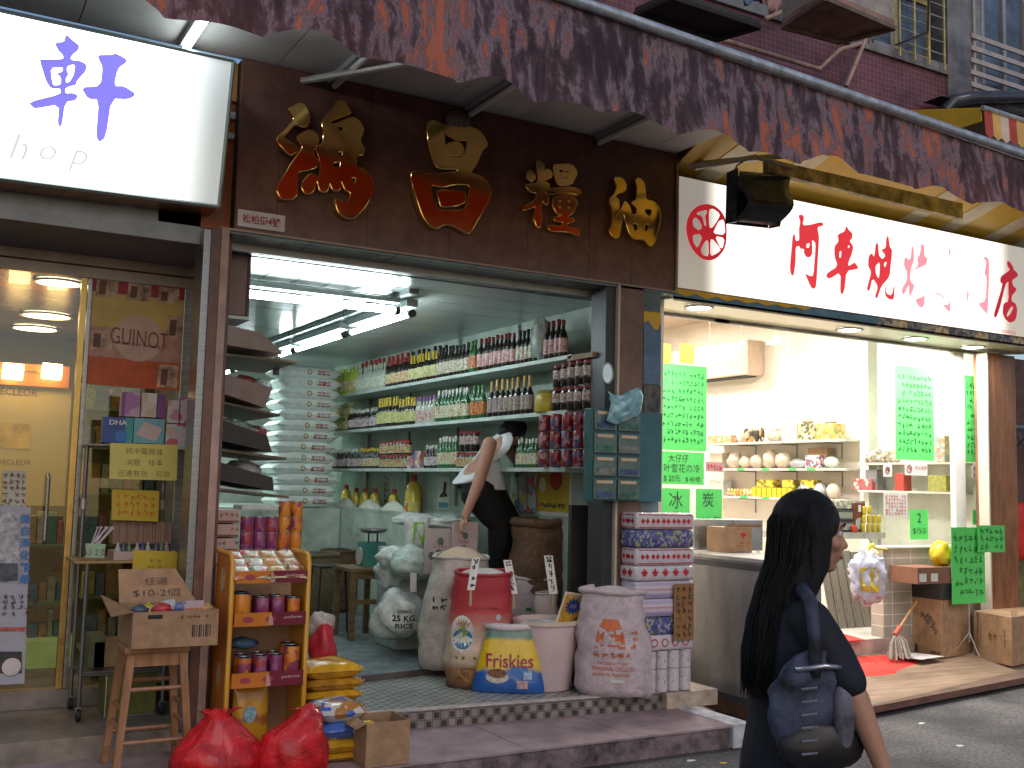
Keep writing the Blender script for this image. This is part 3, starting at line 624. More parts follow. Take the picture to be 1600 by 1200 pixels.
def rlight(px, py, r, z, label):
    c = az(px, py, z); t = thing('ceiling_light', (c.x, c.y, z), label, 'light', 'round lights inside the beauty shop')
    ob('diffuser', G().lathe(c.x, c.y, z-.012, [(r*.86, 0), (r*.86, .01)], 24), emis('round_lit', (1, .86, .55), 9), t)
    ob('rim', G().lathe(c.x, c.y, z-.014, [(r*.87, 0), (r, 0), (r, .012), (r*.87, .012), (r*.87, 0)], 24), brass, t)
rlight(92, 440, .15, 2.788, 'nearest round ceiling light inside the beauty shop, whitest and highest in the window')
rlight(73, 492, .19, 2.788, 'second round ceiling light from the window inside the beauty shop')
rlight(55, 512, .19, 2.788, 'third round ceiling light inside the beauty shop, next to a longer glow')
rlight(22, 549, .24, 2.788, 'farthest round ceiling light inside the beauty shop, above the vanity lamp')
lamp('AREA', (.2, 8.0, 2.7), 15, bs, size=1.2, col=warm, name='shop_fill')  # unseen fill without a fixture, put in to brighten the interior
# vanity lamp on an orange panel with lettering
vt = thing('vanity_lamp', tuple(ay(50, 600, 9.2)), 'two glowing glass cylinders on an orange band inside the beauty shop door', 'lamp')
ob('panel', pb(-60, 567, 109, 602, 9.3, .03, .004), mat('orange_panel', (.5, .17, .04), .4), vt)
for x0, x1 in ((4, 36), (66, 96)):
    c0, c1 = ay(x0, 579, 9.2), ay(x1, 582, 9.2); ob('shade', G().tube([c0, c1], .065, 14), emis('amber_glass', (1, .62, .22), 16), vt, smooth=True)
ob('rail', G().tube([ay(-10, 578, 9.24), ay(100, 583, 9.24)], .015, 8), brass, vt)
dp = thing('cosmetics_panel', tuple(ay(50, 900, 9.35)), 'cream backlit cosmetics panel with brown lettering under the vanity lamp', 'panel')
ob('panel', pb(-60, 603, 107, 790, 9.36, .04, .004), mat('cream_lit', (.5, .38, .16), .5, emit=.02, ecol=(1, .75, .35), var=0), dp)
g = G(); gtext(g, 'DECLEOR', ay(24, 612, 9.355), UX, UZ, w=.33, h=.055, bold=.01); gtext(g, 'DECLEOR', ay(22, 722, 9.355), UX, UZ, w=.25, h=.04, bold=.01); ob('lettering', g, mat('brown_ink', (.18, .08, .03), .5), dp)
ob('photo', pb(-60, 660, 48, 700, 9.352, .006), mat('gold_photo', (.65, .4, .06), .4, var=.4, scale=7), dp)
# shelves with goods behind the window
sh = thing('display_shelves', (.6, 8.0, .26), 'lit display shelves with cosmetics boxes deep inside the beauty shop', 'shelf')
for y in (850, 940, 1000): ob('shelf', pb(40, y, 118, y+5, 8.2, .35), mat('glass_shelf', (.3, .36, .2), .2), sh)
ob('cabinet', pb(40, 1000, 118, 1088, 8.1, .3, .005), mat('lime_glow_cabinet', (.36, .42, .14), .4, var=.2, emit=.12, ecol=(.8, 1, .3)), sh)  # green-yellow glow painted in as weak emission of the cabinet
rnd = random.Random(5); cols_ = [(.5, .3, .1), (.5, .45, .3), (.1, .25, .2), (.5, .15, .1), (.6, .55, .2), (.2, .25, .35)]
k = 0
for y in (850, 940, 1000):
    x = 44
    while x < 112:
        w_ = rnd.uniform(9, 18); h_ = rnd.uniform(22, 52); m_ = mat('pack_%d' % (k % 6), cols_[k % 6], .4, var=.3, scale=30)
        ob('pack', pb(x, y-h_, x+w_-2, y-1, 8.25, .08, .003), m_, sh); x += w_; k += 1
bx2 = thing('display_cabinet', (1.0, 7.6, .26), 'shadowy cabinet of green and amber packs behind the window below the rose poster', 'cabinet')
for y in (640, 700, 770, 850, 930, 1010): ob('shelf', pb(128, y, 300, y+4, 7.5, .3), mat('glass_shelf', (.3, .36, .2), .2), bx2)
ob('back', pb(128, 440, 304, 1088, 7.82, .02), mat('cab_back', (.24, .22, .09), .5, var=.3), bx2)
for y, hh in ((640, 34), (700, 40), (770, 50), (850, 55), (930, 60), (1010, 60)):
    x = 130
    while x < 290:
        w_ = rnd.uniform(14, 34); h_ = hh*rnd.uniform(.5, 1); m_ = mat('pack_%d' % (k % 6), cols_[k % 6], .4, var=.3, scale=30)
        ob('pack', pb(x, y-h_, x+w_-3, y-1, 7.56, .1, .003), m_, bx2); x += w_; k += 1
# poster in the window
P4 = [ay(147, 419, 6.74), ay(297, 436, 6.74), ay(280, 611, 6.74), ay(127, 599, 6.74)]
po = card('window_poster', [P4[3], P4[2], P4[1], P4[0]], mat('poster_ochre', (.6, .42, .13), .5, var=.15), 'large crimson, ochre and orange poster hanging in the beauty shop window', 'poster', th=.002)
def onp(u, v, d=.003): return P4[3].lerp(P4[2], u).lerp(P4[0].lerp(P4[1], u), v)+Vector((0, -d, 0))
def patch(u0, u1, v0, v1, col, nm, d=.003, v=.2):
    ob('print', G().quad(onp(u0, v0, d), onp(u1, v0, d), onp(u1, v1, d), onp(u0, v1, d)), mat('pp_'+nm, col, .5, var=v, scale=12), po)
patch(0, 1, .8, 1, (.36, .03, .06), 'crimson'); patch(0, 1, 0, .24, (.55, .1, .03), 'orange'); patch(0, 1, .241, .5, (.5, .27, .22), 'rose')
for u0, u1, v0, v1 in ((.04, .26, .76, .94), (.36, .6, .76, .92), (.68, .9, .76, .9), (.76, .97, .02, .22), (.8, 1, .46, .66), (.04, .26, .3, .48)):
    patch(u0, u1, v0, v1, (.55, .36, .27), 'skin', .0045, .5); patch(u0+.03, u0+.1, v0+.02, v1-.04, (.16, .07, .05), 'hair', .0055, .3)
c = onp(.52, .43, .005); g = G()
for k in range(32):
    a = k*2*math.pi/32; b_ = (k+1)*2*math.pi/32; r = .145
    g.quad(c, c+Vector((math.cos(a)*r, 0, math.sin(a)*r)), c+Vector((math.cos((a+b_)/2)*r, 0, math.sin((a+b_)/2)*r)), c+Vector((math.cos(b_)*r, 0, math.sin(b_)*r)))
ob('disc', g, mat('pp_disc', (.6, .4, .34), .5), po, fixn=False)
g = gtext(G(), 'GUINOT', onp(.53, .43, .009), onp(1, .43)-onp(0, .46), UZ, w=.34, h=.1, bold=-.01); gtext(g, 'INSTITUT • PARIS', onp(.53, .37, .009), onp(1, .43)-onp(0, .46), UZ, w=.25, h=.016)
ob('lettering', g, mat('pp_text', (.2, .06, .04), .5), po)
g = G().ball(ay(100, 455, 6.8), .0, 4, 3)
# narrow white banner behind the door glass
bn = card('standing_banner', [ay(-40, 1072, 6.7), ay(38, 1068, 6.7), ay(48, 792, 6.7), ay(-40, 788, 6.7)], mat('banner_white', (.38, .38, .45), .5, var=.08), 'tall white poster with grey picture and blue column of characters by the beauty shop door', 'poster')
def bq(x0, y0, x1, y1, col, nm, d=6.694, v=.4): ob('print', G().quad(ay(x0, y1, d), ay(x1, y1, d), ay(x1, y0, d), ay(x0, y0, d)), mat('bn_'+nm, col, .5, var=v, scale=25), bn)
bq(-10, 800, 30, 910, (.42, .42, .46), 'g1'); bq(-10, 880, 28, 908, (.09, .1, .12), 'g2', 6.69); bq(-10, 1018, 34, 1052, (.05, .05, .06), 'g3'); bq(-10, 980, 42, 986, (.5, .12, .1), 'g4')
ob('print', G().ball(ay(18, 1042, 6.69), .05, 14, 8, (1, .05, 1)), mat('bn_face', (.6, .55, .55), .5), bn)
g = G()
for i, ch in enumerate('美白淨化精華'): gtext(g, ch, ay(40-i*.3, 810+i*19, 6.689), UX, UZ, h=.055, bold=.02)
ob('lettering', g, mat('bn_blue', (.05, .2, .5), .5), bn)
g = scribble(G(), ay(20, 945, 6.689), UX, UZ, .28, .12, 4, 7, 3, .004); ob('small_print', g, ink, bn)
nt_ = card('door_notice', [ay(3, 800, 6.72), ay(40, 800, 6.72), ay(41, 735, 6.72), ay(4, 735, 6.72)], mat('notice_white', (.5, .48, .4), .5), 'small cream notice taped to the beauty shop door above the tall white poster', 'notice')
ob('handwriting', scribble(G(), ay(22, 768, 6.715), UX, UZ, .13, .22, 6, 4, 8, .004), mat('brown_ink', (.18, .08, .03), .5), nt_)
# ================================================================ barbecue goods shop at the right
YG3 = 6.7
bb = thing('barbecue_shop', (7, 6.6, Z3), 'brightly lit cream shop interior behind glass under the red lettered lightbox', 'shop')
cream = mat('cream_paint', (.77, .7, .61), .55, var=.1, scale=1.5)
white3 = mat('white_tile_wall', (.7, .72, .66), .4, var=.08)
XW = 9.12; ZC3 = 3.85
ob('wall', gbox(XW, XW+.1, 8.12, 13, Z3, ZC3), cream, bb, label='cream wall with shelves')
ob('wall', gbox(XW, XW+.1, YG3+.03, 8.0, Z3, ZC3), white3, bb, label='white tiled wall')
ob('pier', gbox(XW-.14, XW+.1, 8.0, 8.12, Z3, ZC3, c=.004), white3, bb)
ob('wall', gbox(4.72, XW, 13, 13.1, Z3, ZC3), cream, bb)
ob('wall', gbox(4.66, 4.72, 6.1, 13, Z3, ZC3), cream, bb)
ob('ceiling', gbox(4.72, XW+.1, YG3+.02, 13, ZC3, ZC3+.05), mat('rosy_ceiling', (.62, .48, .4), .35, var=.08), bb)
# soffit with downlights, traced between its front and back edges
s0, s1 = ay(1050, 459, 5.92), ay(1600, 545, 5.92); s2, s3 = ay(1030, 484, YG3), ay(1560, 556, YG3)
zf, zk = (s0.z+s1.z)/2-.005, (s2.z+s3.z)/2
ob('soffit', G().prism([(4.66, 5.93, zf), (9.4, 5.93, zf), (9.4, YG3+.02, zk), (4.66, YG3+.02, zk)], (0, 0, .02)), mat('cream_soffit', (.6, .56, .4), .35, var=.08, coat=.3), bb)
ob('glass_track', gbox(4.74, 9.3, YG3-.02, YG3+.02, zk-.03, zk-.002), steel, bb)
gl3 = glass('clear_glass', (.97, .98, .95), .0)
xs3 = [ay(1033, 640, YG3).x, ay(1132, 640, YG3).x, ay(1378, 640, YG3).x]
xq, xq2 = ay(1488, 700, YG3).x, ay(1504, 700, YG3).x; xe3 = ay(1540, 700, YG3).x
ob('glass_pane', gbox(xs3[0], xs3[1]-.004, YG3-.005, YG3+.005, 1.0, zk-.03), gl3, bb)
ob('glass_pane', gbox(xs3[1]+.004, xs3[2]-.004, YG3-.005, YG3+.005, 1.8, zk-.03), gl3, bb)
tl0, tl1 = ay(1370, 857, YG3), ay(1492, 848, YG3); ztw = (tl0.z+tl1.z)/2
ob('glass_pane', gbox(xs3[2]+.004, xq-.002, YG3-.005, YG3+.005, ztw+.003, zk-.03), gl3, bb)
ob('glass_pane', gbox(xq2+.002, xe3-.002, YG3-.005, YG3+.005, ztw, zk-.03), gl3, bb)
ob('post', gbox(xq, xq2, YG3-.03, YG3+.03, ztw-.2, zk-.03, c=.004), mat('white_frame', (.75, .74, .72), .3, var=.05), bb)
ob('post', gbox(xe3, xe3+.07, YG3-.03, YG3+.03, .18, zk-.03, c=.004), mat('mirror_post', (.5, .45, .5), .12, .9, var=.1), bb)
ob('post', gbox(xs3[0]-.03, xs3[0]-.004, YG3-.02, YG3+.02, .3, zk-.03), steel, bb)
ob('glass_clip', pb(1118, 491, 1140, 505, YG3-.02, .015, .002), steel, bb)
tw = mat('tile_wall_taupe', (.4, .36, .3), .35, var=0)
twt = tiles('taupe_wall_tile', [(.36, .33, .28), (.4, .36, .3)], (.72, .68, .6), .245, .1, 'xz', dirt=.12, ds=3, mort=.07)
o = ob('tiled_wall', G().box(tl0.x, xe3, YG3-.07, YG3+.07, Z3+.002, ztw-.02), twt, bb)
ob('wall_cap', gbox(tl0.x-.01, xe3, YG3-.08, YG3+.08, ztw-.019, ztw, c=.004), white3, bb)
# downlights
def down(px, py, label, e=26, col=(1, .97, .93)):
    d = RM @ Vector(((px-800)/FPX, -(py-600)/FPX, -1)); o_ = Vector((0, 0, HC)); k = (zk-zf)/(YG3-5.93)
    tt = (zf-.002+k*(0-5.93)-o_.z)/(d.z-k*d.y); c = o_+d*tt
    t = thing('downlight', tuple(c), label, 'light', 'downlights in the right shop soffit')
    ob('lens', G().lathe(c.x, c.y, c.z-.012, [(.088, 0), (.088, .006)], 24), emis('downlight_lit', (1, .97, .95), 16), t)
    ob('ring', G().lathe(c.x, c.y, c.z-.014, [(.09, 0), (.115, 0), (.115, .012), (.09, .012), (.09, 0)], 24), steel, t)
    lamp('AREA', (c.x, c.y, c.z-.03), e, t, size=.17, col=col)
down(1092, 479, 'leftmost lit downlight in the soffit under the red lettered lightbox'); down(1327, 514, 'second lit downlight in the right shop soffit, past the small mirror plate')
down(1430, 528, 'third lit downlight in the right shop soffit, above the right green price list'); down(1520, 541, 'rightmost lit downlight in the right shop soffit, by the wooden post')
a_ = ob('mirror_plate', pb(1196, 487, 1240, 500, 6.3, .002), mat('mirror', (.7, .7, .7), .05, 1), bb)
for x, y in ((6.2, 8), (7.8, 8), (6.2, 10.6), (7.8, 10.6)):  # unseen light panels added to brighten the shop interior
    t = thing('fill_panel', (x, y, ZC3-.02), ['front left','front right','rear left','rear right'][int(x > 7)+2*int(y > 9)]+' unseen fill panel added in the right shop ceiling', 'light', 'fill panels added in the right shop ceiling')
    ob('diffuser', gbox(x-.3, x+.3, y-.3, y+.3, ZC3-.03, ZC3-.012), emis('fill_lit', (1, .9, .78), 5), t); ob('frame', gbox(x-.32, x+.32, y-.32, y+.32, ZC3-.011, ZC3-.001), white3, t)
    lamp('AREA', (x, y, ZC3-.06), 78, t, size=.6, col=(1, .94, .87))
# spotlights seen through the glass
for px, py, lbq in ((1109, 544, 'small bright bulb inside the right shop left of the air conditioner front'), (1158, 537, 'small bright bulb in front of the air conditioner'), (1214, 529, 'brightest small bulb, alone on the cream wall of the right shop'), (1231, 546, 'tiny lower bulb on the cream wall of the right shop')):
    c = ay(px, py, 8.2); r = .028 if 'tiny' not in lbq else .014
    t = thing('spot_bulb', tuple(c), lbq, 'bulb', 'small bulbs in the right shop'); ob('bulb', G().ball(c, r, 12, 8), emis('bulb_lit', (1, .93, .86), 14), t, smooth=True); ob('cable', G().tube([c+Vector((0, 0, r)), (c.x, c.y, ZC3)], .002, 5), mat('pale_cable', (.55, .48, .42), .5), t)
# air conditioner
t = thing('air_conditioner', (XW-.2, 10.4, 3.0), 'cream wall-mounted air conditioner high on the cream wall', 'air conditioner')
X0 = 8.84; yA, yB = 9.75, 11.3; zA = ax_(1165, 585, X0).z; zB = ax_(1165, 530, X0).z
ob('casing', gbox(X0, XW, yA, yB, zA, zB, c=.03), mat('ac_plastic', (.62, .46, .36), .4), t)
ob('louvre', gbox(X0-.006, X0+.03, yA+.12, yB-.1, zA+.02, zA+.09, c=.008), mat('ac_white', (.75, .68, .58), .35), t); ob('grille', gbox(X0-.004, X0+.02, yA+.12, yB-.1, zA+.22, zA+.42, c=.006), mat('ac_white', (.75, .68, .58), .35), t)
ob('outlet', gbox(X0+.05, XW-.04, yA+.1, yB-.1, zA-.012, zA+.001), dark, t)
# lightbox sign with red characters
L3 = thing('lightbox_sign', (6.6, 5.9, 3.05), 'long glowing white lightbox with round red emblem and red characters above the right shop', 'sign')
zb3 = (ay(1058, 450, 5.9).z+ay(1600, 525, 5.9).z)/2; zt3 = (ay(1065, 262, 5.9).z+ay(1590, 390, 5.9).z)/2-.02; xl3, xr3 = ay(1059, 360, 5.9).x+.004, ay(1602, 450, 5.9).x
fm = mat('lightbox_face_warm', (.62, .54, .42), .35, var=0, spec=.3); t_, p = nodes(fm); N = t_.nodes.new; L = t_.links.new
tc = N('ShaderNodeTexCoord'); sp = N('ShaderNodeSeparateXYZ'); L(tc.outputs['Object'], sp.inputs[0])
def ramp(a, b, lo, hi):
    q = N('ShaderNodeMapRange'); q.interpolation_type = 'SMOOTHSTEP'; L(sp.outputs['X'], q.inputs[0])
    for i, v in zip(('From Min', 'From Max', 'To Min', 'To Max'), (a, b, lo, hi)): q.inputs[i].default_value = v
    return q.outputs[0]
u = N('ShaderNodeMath'); u.operation = 'MULTIPLY'; L(ramp(xl3-6.6+.22, xl3-6.6+.42, .22, 1.15), u.inputs[0]); L(ramp(xr3-6.6-.42, xr3-6.6-.2, 1, .3), u.inputs[1]); L(u.outputs[0], p.inputs['Emission Strength']); p.inputs['Emission Color'].default_value = (1, .95, .86, 1)  # dimmer ends of the face painted into the emission strength
ob('face', gbox(xl3, xr3, 5.9, 5.91, zb3, zt3), fm, L3)
ob('casing', gbox(xl3, xr3, 5.911, 6.12, zb3-.001, zt3+.001), alum, L3)
ob('frame', G().box(xl3-.012, xl3-.001, 5.893, 6.12, zb3, zt3).box(xr3+.001, xr3+.02, 5.893, 6.12, zb3, zt3), mat('frame_white', (.6, .58, .54), .4), L3)
rl = mat('red_lit', (.65, .03, .05), .5, emit=.55, ecol=(1, .06, .09), var=0); pk = mat('bleached_lit', (.8, .4, .45), .5, emit=.85, ecol=(1, .3, .4), var=0); rd = mat('red_paint', (.55, .02, .05), .45, emit=.3, ecol=(1, .03, .06), var=0)
s5 = (1220, 320); k5 = 6.665
c1 = [[(180,110),(215,100),(240,130),(220,215),(300,210),(410,180),(445,200),(430,220),(375,235),(395,330),(385,500),(365,850),(340,880),(310,860),(245,710),(300,745),(335,740),(350,560),(360,400),(330,370),(320,370),(325,500),(305,545),(265,550),(235,500),(240,460),(200,460),(190,430),(150,440),(150,600),(130,740),(105,735),(90,660),(105,500),(120,320),(140,300),(150,380),(190,370),(185,250),(200,180)], [(262,410),(300,395),(290,450),(262,450)]]
c2 = [[(680,215),(700,260),(745,300),(735,360),(710,375),(750,430),(740,500),(700,600),(700,640),(750,610),(765,600),(805,655),(790,670),(680,690),(660,880),(640,935),(615,920),(620,700),(500,775),(470,750),(475,715),(590,640),(555,540),(555,430),(600,380),(585,310),(660,280)], [(690,430),(715,420),(705,460)], [(605,490),(630,480),(620,555),(605,550)]]
c3 = [[(940,500),(970,550),(985,400),(1010,400),(1015,520),(1050,570),(1090,530),(1040,470),(1090,450),(1095,340),(1115,320),(1130,440),(1155,470),(1150,560),(1140,620),(1130,750),(1040,850),(1000,980),(975,960),(1010,850),(950,760),(920,900),(895,890),(895,860),(940,700),(905,640),(910,540)], [(980,640),(1030,590),(1020,780),(985,720)], [(1065,610),(1105,590),(1080,660)], [(1085,800),(1090,920),(1150,950),(1180,820),(1175,990),(1120,985),(1080,940)]]
c4 = [[(95,270),(125,310),(150,290),(160,150),(180,190),(185,310),(150,400),(140,520),(190,580),(165,640),(140,700),(130,640),(130,560),(80,670),(55,650),(60,600),(110,520),(110,430),(80,380),(80,310)], [(260,130),(290,160),(290,270),(325,290),(310,360),(210,400),(160,440),(230,360),(215,290),(245,250)], [(190,720),(280,690),(290,650),(295,760),(270,810),(230,790)]]
c5 = [[(480,770),(540,780),(555,720),(565,840),(540,845)], [(545,200),(565,200),(560,260),(548,260)], [(400,660),(440,650),(500,700),(495,712),(440,665),(405,672)]]
c6 = [[(905,290),(930,270),(965,310),(965,480),(950,880),(930,860),(845,760),(930,740),(940,480),(915,460),(930,370),(935,320)], [(735,640),(755,640),(745,740),(735,740)]]
c7 = [[(1160,320),(1180,325),(1220,390),(1220,415),(1250,430),(1270,475),(1200,520),(1220,590),(1250,600),(1240,640),(1200,680),(1200,740),(1240,760),(1260,830),(1240,940),(1180,965),(1130,920),(1105,860),(1115,760),(1170,740),(1165,560),(1170,530),(1135,560),(1080,800),(1040,910),(1015,900),(1020,850),(1110,560),(1080,540),(1085,480),(1190,410),(1160,380),(1150,330)], [(1195,790),(1220,800),(1190,870),(1150,905),(1150,870)]]
for cc, m_ in ((c1, rl), (c2, rl), (c3, rl)): outline(L3, 'character', cc, s5, k5, 5.9, m_, depth=.002, off=.003)
for cc, m_ in ((c4, pk), (c5, pk), (c6, pk), (c7, rd)): outline(L3, 'character', cc, (1400, 360), k5, 5.9, m_, depth=.002, off=.003)  # pink ones: glare painted in as bleached colour and broken strokes
# emblem
E0 = (1060, 300); ke = 8.889
ring = [[(370+270*math.cos(a)*1.0, 560+395*math.sin(a)) for a in [k*math.pi/16 for k in range(32)]]]
o = outline(L3, 'emblem', [[(100,520),(120,380),(180,260),(280,185),(400,165),(510,200),(600,280),(650,380),(665,500),(660,700),(620,820),(530,920),(430,955),(320,930),(210,830),(140,700)],
 [(250,285),(395,245),(385,310),(365,330),(385,470),(360,480),(320,330),(250,320)], [(415,245),(480,230),(570,300),(560,360),(470,500),(420,500)], [(230,350),(290,400),(330,490),(280,540),(200,480),(190,390)],
 [(190,600),(290,580),(330,640),(260,790),(200,700)], [(560,400),(630,380),(650,600),(470,580),(520,470)], [(500,610),(640,640),(610,790),(570,770)], [(300,800),(360,690),(410,660),(420,900),(330,880)], [(435,660),(480,660),(590,800),(540,850),(435,900)]], E0, ke, 5.9, rd, depth=.002, off=.003, label='red round emblem of white wedges')
g = gtext(G(), 'HCK', ay(1172, 389, 5.893), UX, UZ, w=.36, h=.11); ob('lettering', g, mat('pale_lit', (.7, .7, .68), .5, emit=.88, ecol=(1, .97, .93), var=0), L3)
g = gtext(G(), '阿車燒烤專門店分店', ay(1575, 519, 5.893), UX, UZ, w=.21, h=.035); ob('lettering', g, rd, L3)
# fascia strips under the lightbox
fs = thing('fascia_strip', (6.6, 5.93, 2.95), 'strip of stickers under the red lettered lightbox: yellow peaks, blue band, small pictures', 'fascia')
z0_, z1_ = zf+.001, zb3-.002
ob('blue_band', gbox(4.67, ay(1372, 510, 5.93).x, 5.93, 5.94, z0_, z1_), mat('fascia_blue', (.1, .23, .38), .45, var=.25), fs)
g = G(); xa, xb = 4.68, ay(1270, 480, 5.93).x; pts = [(xa, 5.928, z1_), (xb, 5.928, z1_)]
for k in range(13, -1, -1): pts.append((xa+(xb-xa)*k/14, 5.928, z1_-(.028+.03*(k % 2))*(1-k/26)))
ob('yellow_peaks', G().prism(pts, (0, -.003, 0)), mat('fascia_yellow', (.65, .38, .03), .45), fs)
x = ay(1373, 510, 5.93).x; i = 0
while x < xr3:
    ob('picture', gbox(x, x+.17, 5.93, 5.94, z0_, z1_), printed('fascia_print_%d' % (i % 3), [[(.3, .28, .3), (.12, .12, .16), (.45, .4, .35)], [(.6, .5, .3), (.4, .22, .08), (.7, .6, .45)], [(.2, .22, .24), (.3, .3, .3), (.1, .1, .12)]][i % 3], 28), fs); x += .173; i += 1
ob('edge', gbox(4.67, xr3, 5.925, 5.93, z0_-.012, z0_), mat('cream_edge', (.55, .5, .42), .5), fs)
# yellow hood above the lightbox and the grey gutter
hd = thing('yellow_hood', (6.8, 5.7, zt3), 'yellow sheet hood with pale stripes above the right shop lightbox', 'hood')
ym = mat('hood_yellow', (.72, .46, .05), .4, var=.12, scale=2)
ob('sheet', G().prism([(4.68, 6.1, zt3+.004), (xr3, 6.1, zt3+.004), (xr3, 5.5, zt3+.26), (4.68, 5.5, zt3+.26)], (0, .01, .01)), ym, hd)
ob('inner_sheet', G().prism([(4.68, 5.49, zt3+.262), (xr3, 5.49, zt3+.262), (xr3, 4.37, 3.8), (4.68, 4.37, 3.97)], (0, 0, .008)), mat('hood_pale_yellow', (.85, .68, .16), .45, var=.12, scale=2), hd)
g = G()
for x in (4.9, 5.5, 7.1, 7.6, 8.2): g.prism([(x, 5.99, zt3+.049), (x+.2, 5.99, zt3+.049), (x+.32, 5.52, zt3+.2495), (x+.12, 5.52, zt3+.2495)], (0, -.003, -.003))
ob('stripe', g, mat('hood_cream', (.75, .66, .45), .4), hd)
gt = thing('gutter_beam', (7, 5.2, zt3+.1), 'long mouldy grey gutter running under the awning over the right shop', 'beam')
q0, q1_ = ay(1240, 285, 5.3), ay(1505, 330, 5.3)
g0, g1 = ay(1200, 232, 5.3), ay(1505, 358, 5.3)
ob('beam', G().prism([(g0.x, 5.3, ay(1200, 268, 5.3).z), (g1.x, 5.3, ay(1505, 342, 5.3).z), (g1.x, 5.3, ay(1505, 318, 5.3).z), (g0.x, 5.3, ay(1200, 248, 5.3).z)], (0, .05, 0)), mat('mouldy_beam', (.5, .42, .24), .8, var=.5, scale=8, bump=.2), gt)
ob('backing', gbox(4.7, 9.5, 6.15, 6.2, zt3, 4.4), mat('yellow_backing', (.5, .36, .08), .5, var=.2), gt)
ob('bracket', G().tube([ay(1085, 262, 5.35), ay(1180, 245, 5.3), ay(1240, 262, 5.3)], .018, 8), mat('arm_cream', (.45, .43, .38), .4, .4), gt, smooth=True)
# black floodlight in front of the sign
ft = thing('floodlight', tuple(ay(1185, 350, 5.35)), 'black floodlight with curved back hanging in front of the red lettered lightbox', 'floodlight')
blk = mat('black_enamel', (.045, .055, .075), .25, var=.25, scale=10, coat=.3)
F = [ay(1152, 268, 5.45), ay(1150, 345, 5.4), ay(1216, 352, 5.3), ay(1232, 275, 5.35)]
g = G(); n = 8
def fl_(u, v):
    top = F[0].lerp(F[3], u); bot = F[1].lerp(F[2], u); p_ = top.lerp(bot, v); bl = math.sin(v*math.pi)
    return p_+Vector((-.02*math.sin(v*math.pi*2), -.09*bl-.02*math.cos(v*9), 0))
g.grid(fl_, 6, 14); o = ob('housing', g, blk, ft, smooth=2); md = o.modifiers.new('s', 'SOLIDIFY'); md.thickness = .006
ob('end_cap', G().prism([F[3]+Vector((.0, -.01, .02)), F[2]+Vector((.0, -.01, -.01)), F[2]+Vector((.012, .11, 0)), F[3]+Vector((.012, .11, .02))], (.008, 0, 0)), blk, ft)
ob('end_cap', G().prism([F[0]+Vector((-.008, -.01, .02)), F[1]+Vector((-.008, -.01, -.01)), F[1]+Vector((0, .11, 0)), F[0]+Vector((0, .11, .02))], (.008, 0, 0)), blk, ft)
ob('back_plate', G().quad(F[0]+Vector((0, .1, 0)), F[1]+Vector((0, .1, 0)), F[2]+Vector((0, .1, 0)), F[3]+Vector((0, .1, 0))), blk, ft)
ob('yoke', G().tube([F[0]+Vector((.01, .05, 0)), ay(1152, 258, 5.45), ay(1170, 247, 5.42), ay(1197, 247, 5.4), ay(1205, 268, 5.4)], .006, 6), blk, ft, smooth=True)
ob('knob', G().ball(ay(1158, 273, 5.38), .018, 8, 6), blk, ft); ob('junction_box', pb(1218, 262, 1234, 285, 5.42, .04, .004), mat('dark_metal', (.06, .06, .065), .4, .5), ft)
# wooden post at the right end
wpost = thing('wooden_post', tuple(ay(1575, 960, 6.4)), 'varnished brown timber post at the right end of the right shop front', 'post')
ob('post', G().box(ay(1546, 760, 6.4).x, ay(1590, 760, 6.4).x, 6.4, 6.55, .16, zf, c=.006), mat('varnished_wood', (.24, .1, .045), .35, var=.35, scale=4, stretch=(6, 6, .7), coat=.3), wpost)
ob('edge_strip', gbox(ay(1546, 760, 6.4).x-.02, ay(1546, 760, 6.4).x-.001, 6.39, 6.5, .16, zf), mat('cream_edge', (.55, .5, .42), .5), wpost)
nb = thing('neighbour_stall', tuple(ay(1640, 960, 7.5)), 'dim neighbouring stall with dark pipes beyond the wooden post', 'stall')
ob('back_wall', gbox(xe3+.12, 16, 8.6, 8.7, .1, 3.4), mat('stall_dark', (.1, .055, .045), .6, var=.5, scale=3), nb)
ob('pipe', G().tube([ay(1560, 640, 8.4), ay(1620, 720, 8.4)], .03, 8), steel, nb, smooth=True); ob('pipe', G().tube([ay(1582, 668, 8.3), ay(1640, 672, 8.3)], .04, 8), steel, nb, smooth=True); ob('pipe', G().tube([ay(1582, 705, 8.2), ay(1640, 640, 8.2)], .012, 6), dark, nb)
ob('crate_stack', pb(1583, 880, 1640, 960, 7.6, .5, .01), mat('olive_crate', (.16, .15, .05), .6, var=.4), nb)
ob('red_cloth', G().ball(ay(1592, 830, 7.8), .3, 12, 8, (.5, .3, 1.1), wob=.3), mat('red_cloth', (.6, .03, .02), .6, var=.2), nb, smooth=True)
for px, py, r in ((1548, 700, .13), ):
    ob('balloon_cloth', G().ball(ay(px, py, 6.9), r, 14, 10, (.7, .4, 1.1), wob=.3, seed=4), mat('orange_red_cloth', (.75, .1, .03), .6, var=.2), smooth=True, label='orange red cloth bundle hanging beside the narrow green price list', cat='cloth')
